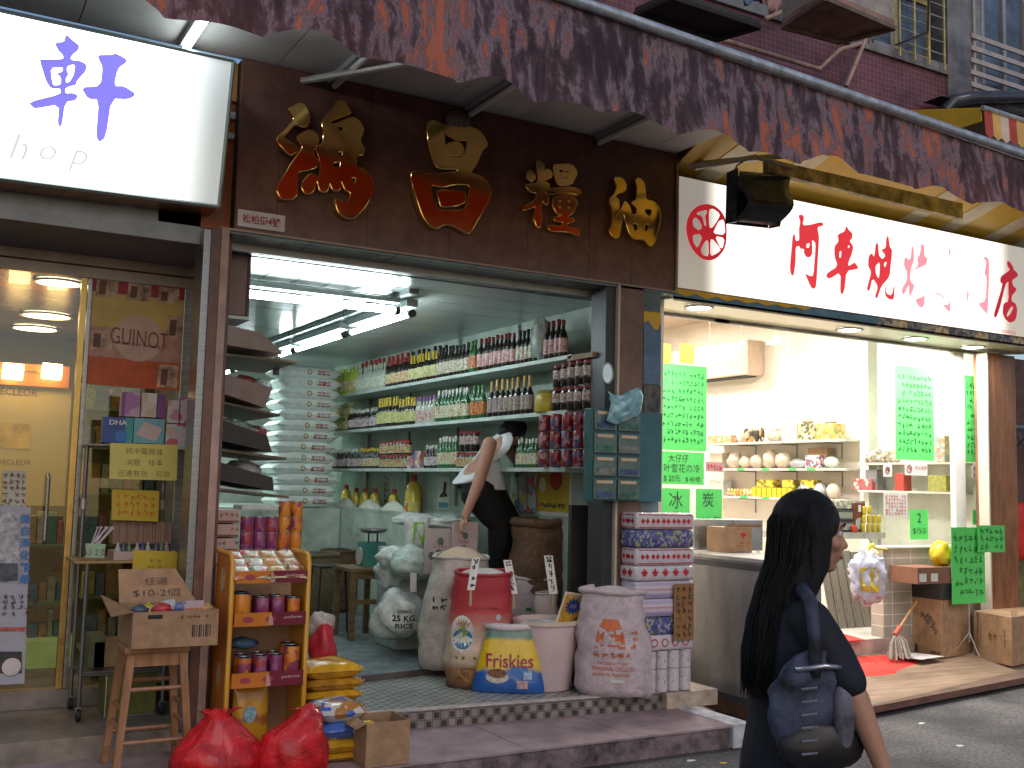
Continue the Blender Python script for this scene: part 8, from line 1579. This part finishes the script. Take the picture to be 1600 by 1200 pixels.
# fuller shelves
X = XS3+.1
for k, (a_, b_, z_, h, m_, lb_) in enumerate(((1108, 1128, ZA[1], .2, pbag, 'wrapped white roll at the left end of the middle shelf'), (1145, 1158, ZA[0], .2, wpl, 'clear wrapped cups behind the black and orange bottles'), (1200, 1220, ZA[0]+.145, .1, wpl, 'small white pack lying on the pale bag'), (1248, 1262, ZA[0]+.195, .07, pbag, 'flat pack on top of the dark speckled pack'), (1106, 1130, ZA[2], .2, wpl, 'white bag at the left end of the lower cream shelf'), (1280, 1300, ZA[0]+.185, .05, wpl, 'thin white tray on the yellow-green picture pack'))):
    sbox(a_, b_, 700, X, h, .14, m_, lb_, 'fillers on the cream wall shelves', 'packet', z_, 'wrapped_pack', k % 2)
for px, py, lb_, m_ in ((1130, 1192, 'yellow scrap of paper on the asphalt below the step end', yb_), (1500, 1165, 'pale scrap of litter on the asphalt before the ramp', wn), (1440, 1130, 'small crumpled receipt on the asphalt beside the ramp edge', wn), (1080, 1188, 'tiny pale cigarette end on the asphalt under the step', wn)):
    c = az(px, py, .004); ob('paper_scrap', G().ball(c, .022, 8, 6, (1.4, .8, .12), wob=.6, seed=px), m_, label=lb_, cat='scrap')
# ================================================================ buildings above the awning, and across the street
YF = 6.45
ab = thing('apartment_building', (3, YF, 4.6), 'upper storey of maroon mosaic tiles with shabby grilled windows above the awning', 'building')
mt = tiles('maroon_mosaic', [(.15, .045, .065), (.19, .06, .08)], (.24, .15, .17), .05, .05, 'xz', dirt=.35, ds=2, mort=.1); conc = mat('grey_concrete', (.2, .21, .24), .8, var=.4, scale=2.5, bump=.15)
xc0, xc1 = ay(1478, 60, YF).x, ay(1530, 60, YF).x
ob('wall', gbox(-6, xc0, YF, YF+.2, 4.4, ay(1300, 62, YF).z), mt, ab, label='maroon tiled band'); zs0 = ay(1300, 62, YF).z; ob('sill', gbox(-6, xc0, YF-.03, YF+.2, zs0+.001, zs0+.1, c=.005), conc, ab)
ob('wall', gbox(-6, xc0, YF+.16, YF+.2, zs0+.1, 9), mat('dim_interior', (.06, .065, .08), .6, var=.5, scale=2), ab, label='dim wall behind the windows')
ob('column', gbox(xc0+.001, xc1, YF-.02, YF+.2, 4.7, 9, c=.004), conc, ab); 
fr_ = mat('window_metal', (.38, .38, .4), .45, .5, var=.2); yf_ = mat('yellowish_frame', (.45, .38, .14), .5, var=.3); wgl = mat('window_glass', (.1, .14, .2), .08, var=.5, scale=2, coat=.5)
z0, z1 = zs0+.1, 7.4; x = -1.2; k = 0
while x < xc0-.3:
    w_ = .62 if k % 3 else .5; x1 = min(x+w_, xc0-.02); m_ = yf_ if x > ay(1385, 60, YF).x-.3 else fr_
    f = ob('window', G().box(x, x+.04, YF+.02, YF+.07, z0, z1).box(x1-.04, x1, YF+.02, YF+.07, z0, z1).box(x+.04, x1-.04, YF+.02, YF+.07, z0, z0+.04).box(x+.04, x1-.04, YF+.02, YF+.07, z0+.55, z0+.59), m_, ab); ob('pane', gbox(x+.041, x1-.041, YF+.04, YF+.05, z0+.041, z1), wgl, f); x = x1+.01; k += 1
gr_ = thing('window_grille', tuple(ay(1420, 80, YF-.1)), 'thin metal window grille with curled bars before the yellowish window', 'grille')
for i in range(8):
    zz = z0+.05+i*.12; ob('bar', G().tube([(ay(1392, 60, YF).x, YF-.08, zz), (ay(1466, 60, YF).x, YF-.08, zz)], .008, 5), fr_, gr_)
for px in (1395, 1418, 1440, 1464): xx = ay(px, 60, YF).x; ob('upright', G().tube([(xx, YF-.08, z0-.1), (xx, YF-.08, z0+1.2)], .011, 5), yf_, gr_)
for k, px in enumerate((1160, 1200, 1262, 1350)):
    c = ay(px, 30, YF+.02); ob('laundry', G().ball((c.x, YF-.02, z0+.2), .16, 14, 10, (.8, .2, 1.5), wob=.5, seed=k*5), [mat('cloth_blue', (.15, .22, .4), .8, var=.3), mat('cloth_rose', (.4, .25, .25), .8, var=.3), mat('cloth_white', (.45, .45, .5), .8), mat('cloth_grey', (.25, .25, .3), .8)][k], smooth=2, label=['blue', 'rosy', 'whitish', 'grey'][k]+' cloth hanging in the windows above the awning', cat='cloth', group='cloths in the windows above the awning')
# AC trays seen from below
def slab(pts, z, th, m, nm, label, cat, extra=None):
    P = [az(x, y, z) for x, y in pts]; t = thing(nm, tuple(P[0]), label, cat); ob('tray', G().prism(P, (0, 0, th)), m, t); g = P+[P[0]]
    for i in range(len(P)): ob('edge', G().tube([g[i]+Vector((0, 0, -.01)), g[i+1]+Vector((0, 0, -.01))], .022, 5), extra or m, t)
    return t, P
t, P = slab([(992, 20), (1120, 60), (1188, 40), (1050, -6)], 5.05, .04, mat('black_tray', (.03, .03, .035), .5, var=.3), 'metal_canopy', 'flat black metal canopy above the middle of the awning', 'canopy'); ob('stay', G().tube([P[1]+Vector((-.1, .1, 0)), P[1]+Vector((-.05, .6, -.15))], .012, 6), dark, t)
t, P = slab([(1222, 40), (1312, 64), (1398, 42), (1290, -4)], 5.15, .05, mat('rusty_panel', (.28, .17, .14), .6, var=.4, scale=5), 'air_conditioner', 'pinkish brown underside of an air conditioner box above the awning', 'air conditioner', mat('rusty_edge', (.2, .15, .13), .5, var=.3)); ob('casing', G().prism([p+Vector((0, 0, .051)) for p in P], (0, 0, .42)), mat('ac_old', (.36, .32, .3), .5, var=.3), t)
pipe = mat('old_pipe', (.4, .27, .22), .5, var=.3, scale=12)
for i, pts in enumerate((((1128, 62), (1280, 108), (1312, 78), (1345, 68)), ((1322, 135), (1352, 62), (1354, 40)), ((1195, 30), (1290, -10)), ((1400, 70), (1450, 50), (1452, -20)))):
    ob('drain_pipe', G().tube([ay(x, y, YF-.12) for x, y in pts], .02 if i < 3 else .01, 8), pipe if i < 3 else dark, smooth=True, label=['long bent cream drain pipe along the maroon tiles', 'short rusty drain pipe dropping to the awning', 'straight cream pipe above the black canopy', 'thin dark bracket before the yellowish window'][i], cat='pipe')
b2 = thing('apartment_building', (10.5, YF, 4.6), 'blue-grey neighbouring block with cream slatted window guards at the top right', 'building')
ob('wall', gbox(xc1+.002, 14, YF+.05, YF+.3, 4.9, 9), conc, b2); F = fr(1530, -40, 1620, 148, YF+.04)
f = ob('window', gbox(F[0], F[1], YF+.02, YF+.049, F[2], F[3]), wgl, b2)
for px in (1532, 1566, 1598): xx = ay(px, 60, YF).x; ob('frame', gbox(xx, xx+.05, YF-.01, YF+.02, F[2], F[3]), fr_, f)
sg = mat('cream_slat', (.42, .38, .38), .5, .2, var=.15); t = thing('window_guard', tuple(ay(1560, 148, YF-.2)), 'cream horizontal slat guard in front of the top right window', 'guard')
for i in range(6): a_, b_ = ay(1518, 58+i*19, YF-.25), ay(1640, 22+i*19.5, YF-.25); ob('slat', G().prism([a_, Vector((b_.x, a_.y, a_.z)), Vector((b_.x, a_.y, a_.z+.045)), a_+Vector((0, 0, .045))], (0, .02, 0)), sg, t)
for px in (1520, 1600): xx = ay(px, 60, YF-.22).x; ob('upright', gbox(xx, xx+.03, YF-.23, YF-.2, ay(1560, 160, YF-.2).z, ay(1560, -10, YF-.2).z), sg, t)
ob('black_pipe', G().tube([ay(1478, 172, YF-.2), ay(1490, 158, YF-.25), ay(1520, 152, YF-.3), ay(1640, 150, YF-.3)], .06, 10), blk, smooth=True, label='thick black pipe running along under the slatted window guard', cat='pipe')
ob('flat_roof', G().prism([ay(1470, 150, 6.2), ay(1640, 190, 6.2), ay(1640, 160, 6.2), ay(1500, 148, 6.2)], (0, .2, 0)), dark, label='dark sloping ledge under the thick black pipe', cat='ledge')
# yellow awning of the neighbour, striped valance
t = thing('awning', tuple(ay(1540, 215, 5.6)), 'yellow awning with red striped valance at the right beyond the stained awning', 'awning'); Y2 = 5.5; a_, b_, c_, d_ = ay(1432, 172, Y2), ay(1534, 168, Y2), ay(1545, 205, Y2-.2), ay(1440, 200, Y2-.2)
E0_, E1_ = ay(1534, 170, Y2-.5), ay(1700, 222, Y2-.5)
ob('roof', G().prism([E0_, E1_, E1_+Vector((0, .9, .25)), E0_+Vector((0, .9, .25))], (0, 0, .01)), ym, t); ob('side', G().prism([E0_, E0_+Vector((0, .9, .25)), E0_+Vector((0, .9, -.1)), E0_+Vector((0, 0, -.1))], (-.01, 0, 0)), ym, t); ob('front_bar', G().tube([E0_+Vector((-.02, -.02, 0)), E1_+Vector((0, -.02, 0))], .02, 8), mat('painted_bar', (.5, .55, .62), .35, .5), t)
n = 14
for k in range(n):
    p, q = E0_.lerp(E1_, k/n), E0_.lerp(E1_, (k+1)/n); ob('valance_stripe', G().prism([p+Vector((0, -.02, -.02)), q+Vector((0, -.02, -.02)), q+Vector((0, -.03, -.2)), (p+q)/2+Vector((0, -.03, -.23)), p+Vector((0, -.03, -.2))], (0, .004, 0)), [mat('stripe_red', (.4, .06, .05), .7), mat('stripe_yellow', (.62, .4, .12), .7), mat('stripe_cream', (.6, .5, .4), .7)][k % 3], t)
# ================================================================ people
def loft(g, secs, n=22):
    b = len(g.v)
    for c, a_, b_ in secs:
        c, a_, b_ = Vector(c), Vector(a_), Vector(b_)
        for k in range(n): g.v.append(c+a_*math.cos(k*2*math.pi/n)+b_*math.sin(k*2*math.pi/n))
    for i in range(len(secs)-1):
        for k in range(n): g.f.append((b+i*n+k, b+i*n+(k+1) % n, b+(i+1)*n+(k+1) % n, b+(i+1)*n+k))
    g.f.append(tuple(b+k for k in reversed(range(n)))); g.f.append(tuple(b+(len(secs)-1)*n+k for k in range(n))); return g
def limb(g, pts, rs):
    P = []; Q = []
    for i in range(len(pts)-1):
        for k in range(4): t_ = k/4; P.append(Vector(pts[i]).lerp(Vector(pts[i+1]), t_)); Q.append(rs[i]+(rs[i+1]-rs[i])*t_)
    P.append(Vector(pts[-1])); Q.append(rs[-1]); g.tube(P, Q, 12)
    for p, r in zip(pts, rs): g.ball(p, r, 12, 8)
    return g
def hand(g, w_, d, side, pal, s=1.0):
    """w_ wrist, d pointing to the fingertips, side towards the little finger, pal palm normal"""
    d, side, pal = [Vector(v).normalized() for v in (d, side, pal)]; c = w_+d*.045*s
    M = Matrix((side, d, pal)).transposed().to_4x4(); g.ball(c, 1, 14, 10, (.036*s, .05*s, .014*s), M=M)
    for k, (o_, L) in enumerate(((-.027, .066), (-.009, .075), (.009, .07), (.026, .055))):
        b0 = w_+d*.085*s+side*(o_*s); q = [b0-d*.02*s]
        q += [b0, b0+(d*.5*L+pal*.12*L)*s, b0+(d*.8*L+pal*.35*L)*s, b0+(d*.95*L+pal*.62*L)*s]; limb(g, q, [.0095*s, .0092*s, .0085*s, .0078*s, .0068*s])
    b0 = w_+d*.025*s-side*.026*s; limb(g, [b0, b0-side*.022*s+d*.025*s+pal*.01*s, b0-side*.03*s+d*.052*s+pal*.018*s], [.012*s, .0105*s, .0085*s]); return g
def fuse(name, g, m, parent, vox=.006, sm=4, label=None, smooth=2):
    o = ob(name, g, m, parent, fixn=False); md = o.modifiers.new('r', 'REMESH'); md.mode = 'VOXEL'; md.voxel_size = vox; m2 = o.modifiers.new('s', 'SMOOTH'); m2.iterations = sm; m2.factor = .5
    me = bpy.data.meshes.new_from_object(o.evaluated_get(bpy.context.evaluated_depsgraph_get())); o.modifiers.clear(); old = o.data; o.data = me; bpy.data.meshes.remove(old)
    me.materials.clear(); me.materials.append(m); me.polygons.foreach_set('use_smooth', [True]*len(me.polygons))
    if label: o['label'] = label
    return o
skin = mat('skin', (.42, .22, .15), .5, var=.08, scale=12, spec=.4); hairm = mat('black_hair', (.007, .007, .01), .55, var=.6, scale=60, stretch=(1, 1, .05), bump=1, spec=.35)
def head(g, c, f, r, u, s=1.0):
    """skull, jaw, nose, lips, brow, ear; f forward, r right, u up"""
    M = Matrix((f, r, u)).transposed().to_4x4(); g.ball(c+u*.025*s-f*.012*s, 1, 22, 16, (.094*s, .074*s, .095*s), M=M); g.ball(c-u*.035*s+f*.022*s, 1, 18, 12, (.064*s, .055*s, .075*s), M=M)
    g.ball(c-u*.085*s+f*.052*s, 1, 12, 8, (.028*s, .03*s, .022*s), M=M); limb(g, [c+u*.02*s+f*.074*s, c-u*.012*s+f*.092*s, c-u*.022*s+f*.1*s], [.01*s, .012*s, .013*s]); g.ball(c-u*.027*s+f*.09*s, 1, 10, 8, (.014*s, .02*s, .009*s), M=M)
    g.ball(c-u*.05*s+f*.08*s, 1, 12, 8, (.014*s, .024*s, .008*s), M=M); g.ball(c-u*.063*s+f*.078*s, 1, 12, 8, (.013*s, .02*s, .008*s), M=M); g.ball(c+u*.033*s+f*.07*s, 1, 14, 8, (.02*s, .05*s, .01*s), M=M)
    for e_ in (-1, 1): g.ball(c+r*(e_*.076*s)-f*.012*s, 1, 10, 8, (.018*s, .008*s, .03*s), M=M); g.ball(c+r*(e_*.045*s)-u*.02*s+f*.052*s, 1, 12, 8, (.022*s, .022*s, .02*s), M=M)
    return g
def face_bits(parent, c, f, r, u, s=1.0):
    for e_ in (-1, 1):
        ob('eye', G().ball(c+r*(e_*.03*s)+u*.012*s+f*.069*s, .0105*s, 12, 8), mat('eye_white', (.6, .58, .55), .2), parent, smooth=2); ob('iris', G().ball(c+r*(e_*.031*s)+u*.012*s+f*.0757*s, .0056*s, 10, 8), dark, parent, smooth=2)
        ob('eyebrow', G().tube([c+r*(e_*.015*s)+u*.036*s+f*.088*s, c+r*(e_*.035*s)+u*.041*s+f*.083*s, c+r*(e_*.052*s)+u*.034*s+f*.068*s], [.003*s, .004*s, .002*s], 6), hairm, parent)
    ob('lips', G().ball(c-u*.056*s+f*.088*s, 1, 12, 8, (.01*s, .02*s, .008*s), M=Matrix((f, r, u)).transposed().to_4x4()), mat('lip', (.35, .09, .08), .4), parent, smooth=2)
# -------- walking woman, passing from left to right
PX, PY = 2.285, 2.33
WW = thing('person', (PX, PY, 0), 'woman with long black hair in dark clothes walking past, denim bag on her right shoulder', 'person')
f, r, u = Vector((.9, -.43, 0)).normalized()*.86, Vector((-.43, -.9, 0)).normalized()*.86, UZ
def W(a_, b_, z): return Vector((PX, PY, 0))+f*a_+r*b_+u*z
hc = W(.075, .0, 1.475)
g = G(); hf = (f-u*.07).normalized(); hr = (r-hf*r.dot(hf)).normalized(); hu = hr.cross(hf); hu = hu if hu.z > 0 else -hu
head(g, hc, hf, hr, hu, 1.0); limb(g, [W(.03, 0, 1.43), W(.005, 0, 1.33), W(0, 0, 1.28)], [.05, .048, .06])
loft(g, [(W(.0, 0, 1.3), f*.05, r*.07), (W(0, 0, 1.265), f*.07, r*.15), (W(0, 0, 1.2), f*.09, r*.16), (W(.005, 0, 1.08), f*.095, r*.14), (W(0, 0, .98), f*.09, r*.12), (W(-.01, 0, .87), f*.11, r*.15), (W(-.005, 0, .78), f*.115, r*.165), (W(0, 0, .72), f*.1, r*.15)])
sh_r, el_r, wr_r = W(.02, .165, 1.235), W(.12, .27, 1.04), W(.19, .31, .86)
limb(g, [sh_r, el_r, wr_r], [.045, .036, .024]); hd = (wr_r-el_r).normalized(); hand(g, wr_r, (hd-u*.5).normalized(), (-f*.8-u*.2), -r, .95)
limb(g, [W(0, -.165, 1.235), W(-.04, -.2, 1.0), W(-.02, -.2, .79)], [.045, .036, .024]); hand(g, W(-.02, -.2, .79), Vector((0, 0, -1)), -f, r, .95)
limb(g, [W(0, .08, .76), W(.14, .08, .45), W(.12, .08, .09)], [.082, .055, .035]); limb(g, [W(.12, .08, .07), W(.24, .08, .04)], [.038, .025]); limb(g, [W(0, -.08, .76), W(-.05, -.08, .44), W(-.24, -.08, .14)], [.082, .055, .035]); limb(g, [W(-.24, -.08, .12), W(-.13, -.08, .045)], [.036, .025])
fuse('body', g, skin, WW, .0065, 3); face_bits(WW, hc, hf, hr, hu)
navy = mat('navy_cloth', (.007, .010, .02), .75, var=.3, scale=7, bump=.3)
g = G(); loft(g, [(W(.01, 0, 1.315), f*.055, r*.075), (W(0, 0, 1.29), f*.075, r*.13), (W(-.005, 0, 1.25), f*.1, r*.175), (W(-.01, 0, 1.16), f*.12, r*.185), (W(-.01, 0, 1.05), f*.125, r*.175), (W(-.015, 0, .95), f*.125, r*.17), (W(-.02, 0, .82), f*.145, r*.195), (W(-.02, 0, .72), f*.15, r*.2)])
limb(g, [W(.01, .15, 1.235), W(.07, .215, 1.15), W(.1, .25, 1.09)], [.066, .058, .052]); limb(g, [W(0, -.15, 1.235), W(-.02, -.19, 1.12), W(-.04, -.21, 1.03)], [.068, .064, .06])
for v in g.v: v += Vector((1, .3, 0))*.008*noise.noise(v*Vector((9, 9, 5)).length*.12+Vector((2, 1, 0)))+r*.006*math.sin(v.z*26+v.x*19)
fuse('shirt', g, navy, WW, .008, 3)
g = G(); limb(g, [W(0, .08, .8), W(.13, .085, .46), W(.11, .085, .12)], [.11, .085, .07]); limb(g, [W(0, -.08, .8), W(-.06, -.085, .45), W(-.23, -.085, .16)], [.11, .085, .07]); loft(g, [(W(-.01, 0, .86), f*.13, r*.17), (W(-.01, 0, .72), f*.13, r*.18)]); fuse('trousers', g, mat('black_trousers', (.008, .008, .011), .8, var=.3), WW, .009, 3)
for a_, b_, z in ((.17, .08, .035), (-.18, -.08, .05)): ob('shoe', G().ball(W(a_, b_, z), 1, 16, 10, (.125, .045, .035)), dark, WW, smooth=2)
# hair: cap and a long fall down the back, cut in locks
g = G(); M = Matrix((hf, hr, hu)).transposed().to_4x4(); g.ball(hc+hu*.036-hf*.024, 1, 26, 18, (.102, .087, .1), M=M)
loft(g, [(hc-hf*.03+hu*.08, f*.08, r*.072), (hc-hf*.038+hu*.0, f*.086, r*.09), (hc-hf*.045-hu*.08, f*.08, r*.095), (W(-.03, 0, 1.32), f*.08, r*.105), (W(-.065, 0, 1.22), f*.075, r*.125), (W(-.095, 0, 1.13), f*.06, r*.13), (W(-.11, 0, 1.06), f*.045, r*.12), (W(-.12, 0, 1.03), f*.03, r*.11)])
for e_ in (-1, 1): loft(g, [(hc+hr*(e_*.06)+hu*.09+hf*.01, f*.035, r*.022), (hc+hr*(e_*.083)+hu*.02+hf*.002, f*.035, r*.016), (hc+hr*(e_*.083)-hu*.09-hf*.005, f*.04, r*.018), (W(.005, e_*.1, 1.27), f*.035, r*.02), (W(-.02, e_*.125, 1.2), f*.022, r*.014)])
for v in g.v:
    a_ = math.atan2((v-hc).dot(r), (v-hc).dot(-f)+.02); k = max(0, min(1, (1.5-v.z)*3)); v += Vector((v.x-PX, v.y-PY, 0)).normalized()*(.006*math.sin(a_*23)+.004*math.sin(a_*41+v.z*5))*k
    if v.z < 1.16: v.z -= .035*max(0, math.sin(a_*9+1))+.02*math.sin(a_*31)
fuse('hair', g, hairm, WW, .0055, 2)
g = G(); rh = random.Random(9)
for k in range(130):
    an = rh.uniform(1.75, 4.6); e_ = 1.0+rh.uniform(.0, .05); P = [(hc+hu*.122-hf*.026, .03, .028, 0), (hc+hu*.092-hf*.025, .078, .07, 0), (hc+hu*.035-hf*.026, .101, .087, 0), (hc-hf*.038, .088, .09, 0), (hc-hf*.045-hu*.08, .08, .095, 0), (W(-.03, 0, 1.32), .069, .09, 0), (W(-.065, 0, 1.22), .065, .108, 0), (W(-.095, 0, 1.13), .052, .112, 0), (W(-.11, 0, rh.uniform(.99, 1.07)), .04, .105, 0)]
    g.tube([c_+f.normalized()*(math.cos(an)*a_*e_*1.02)+r.normalized()*(math.sin(an)*b_*e_*1.02)+Vector((rh.uniform(-.004, .004), rh.uniform(-.004, .004), 0)) for c_, a_, b_, _ in P], [.001, .0015, .0016, .0016, .002, .0022, .002, .0016, .0006], 4)
ob('strands', g, hairm, WW, smooth=2)
# bag: strap, pale denim upper part, dark lower part
denim = mat('denim', (.045, .055, .1), .7, var=.7, scale=9, bump=.5); dk = mat('dark_leather', (.02, .018, .022), .4, var=.3, bump=.2)
BC = W(-.03, .25, 1.03)
g = G().ball(BC, 1, 30, 20, (.13, .045, .14), M=Matrix((f, r, u)).transposed().to_4x4(), wob=.12, seed=2)
for v in g.v: v.z += .02*math.sin((v-BC).dot(f)*22); v += r*.01*math.sin(v.z*70)*(1 if v.z > BC.z else 0)
bag = thing('shoulder_bag', tuple(BC), 'pale denim and black leather shoulder bag worn on the walking woman\'s right side', 'bag')
ob('body', g, denim, bag, smooth=2)
g = G().ball(W(-.0, .26, .92), 1, 26, 16, (.14, .05, .075), M=Matrix((f, r, u)).transposed().to_4x4(), wob=.1, seed=5); ob('lower_pouch', g, dk, bag, smooth=2)
for a_ in (-.02,): ob('strap', G().tube([W(a_, .285, 1.1), W(a_*.6+.0, .262, 1.2), W(.0+a_*.3, .2, 1.3), W(.0+a_*.3, .13, 1.325), W(-.0+a_*.3, .09, 1.29)], [.016, .018, .02, .02, .018], 8), denim, bag, smooth=2)
for k in range(6): ob('stud_band', G().tube([W(-.075+.0*k, .314, 1.075-k*.034), W(-.025, .316, 1.08-k*.034)], .0035, 5), mat('stud_silver', (.5, .5, .55), .25, .8), bag)
ob('light_panel', G().ball(W(.07, .285, 1.0), 1, 16, 12, (.035, .03, .1), M=Matrix((f, r, u)).transposed().to_4x4()), mat('pale_denim', (.14, .14, .18), .7, var=.5, scale=14), bag, smooth=2)
ob('buckle', G().tube([W(-.08, .28, 1.12), W(-.0, .3, 1.135), W(.07, .285, 1.13)], .008, 6), mat('stud_silver', (.5, .5, .55), .25, .8), bag, smooth=2)
# -------- person bending over the bins
YP = 7.4
def Q(px, py, dy=0): return ay(px, py, YP+dy)
BP = thing('person', tuple(Q(780, 905, .1)), 'person in a white sleeveless top and black trousers bending down to the bags', 'person')
g = G(); hc2 = Q(803, 676, .05); hf = Vector((.62, -.35, -.7)).normalized(); hr = hf.cross(Vector((0, 0, 1))).normalized(); hu = hr.cross(hf).normalized(); head(g, hc2, hf, hr, hu, .95)
limb(g, [hc2-hu*.05, Q(784, 692, .04)], [.048, .055]); A1_, B1_ = Vector((0, .1, 0)), Vector((.05, 0, -.08))
secs = [(Q(792, 688, .05), Vector((.03, .1, .02)), Vector((.03, 0, -.05))), (Q(778, 697, .05), Vector((0, .17, .02)), Vector((.06, 0, .085))), (Q(762, 708, .06), Vector((0, .16, 0)), Vector((.075, 0, .1))), (Q(748, 722, .07), Vector((0, .14, 0)), Vector((.1, 0, .08))), (Q(745, 742, .08), Vector((0, .16, 0)), Vector((.13, 0, .05))), (Q(752, 758, .08), Vector((0, .16, 0)), Vector((.13, 0, 0)))]
loft(g, secs); sh1, el1, wr1 = Q(765, 694, -.13), Q(747, 757, -.2), Q(727, 806, -.2); limb(g, [sh1, el1, wr1], [.06, .048, .032]); hand(g, wr1, (Q(719, 826, -.2)-wr1), Vector((0, 1, 0)), Vector((1, 0, .2)), 1)
sh2, el2, wr2 = Q(788, 692, .22), Q(808, 722, .3), Q(828, 738, .2); limb(g, [sh2, el2, wr2], [.055, .042, .028]); hand(g, wr2, (Q(840, 745, .15)-wr2), Vector((0, -.5, -1)), Vector((0, -1, 0)), .95)
kn1, an1 = Q(783, 818, -.02), Q(776, 896, .08); kn2, an2 = Q(795, 806, .22), Q(790, 888, .25); limb(g, [Q(748, 752, 0), kn1, an1], [.1, .06, .04]); limb(g, [Q(768, 750, .2), kn2, an2], [.1, .06, .04]); limb(g, [an1, an1+Vector((.13, -.05, -.04))], [.04, .028]); limb(g, [an2, an2+Vector((.13, -.05, -.04))], [.04, .028])
fuse('body', g, skin, BP, .0075, 3); face_bits(BP, hc2, hf, hr, hu, .95)
g = G(); loft(g, [(c+(Q(745, 730, .08)-c)*.0, a_*1.22, b_*1.55) for c, a_, b_ in secs[1:]]+[(Q(756, 765, .08), Vector((0, .2, 0)), Vector((.18, 0, 0)))]); fuse('tank_top', g, mat('white_vest', (.66, .68, .72), .7, var=.08, bump=.2), BP, .009, 4)
g = G(); limb(g, [Q(748, 770, .0), Q(782, 820, -.02), Q(777, 888, .08)], [.15, .105, .07]); limb(g, [Q(762, 770, .18), Q(795, 812, .2), Q(790, 882, .25)], [.14, .095, .07]); loft(g, [(Q(737, 745, .08), Vector((0, .17, 0)), Vector((.14, 0, .05))), (Q(750, 765, .08), Vector((0, .18, 0)), Vector((.17, 0, 0)))]); fuse('trousers', g, mat('black_trousers', (.008, .008, .011), .8, var=.3), BP, .01, 3)
g = G().ball(hc2+hu*.03-hf*.022, 1, 22, 16, (.1, .088, .1), M=Matrix((hf, hr, hu)).transposed().to_4x4(), wob=.08); g.ball(hc2-hf*.05-hu*.03, 1, 16, 12, (.07, .08, .08), M=Matrix((hf, hr, hu)).transposed().to_4x4()); fuse('hair', g, hairm, BP, .008, 2)
for a_ in (an1, an2): ob('sandal', G().ball(a_+Vector((.06, -.025, -.062)), 1, 14, 8, (.13, .05, .018)), mat('sandal', (.25, .12, .06), .6), BP, smooth=2)
zz = min(an1.z, an2.z)-.085; t = thing('step_stool', ((an1.x+.07), YP+.14, .29), 'dark stool the bending person stands on, behind the sacks', 'stool'); cx_ = an1.x+.07
ob('seat', gbox(cx_-.22, cx_+.2, YP-.08, YP+.42, zz-.03, zz, c=.005), mat('stool_dark', (.08, .05, .035), .6), t)
for x in (cx_-.19, cx_+.17):
    for y in (YP-.04, YP+.38): ob('leg', G().box(x-.02, x+.02, y-.02, y+.02, .291, zz-.031), mat('stool_dark', (.08, .05, .035), .6), t)
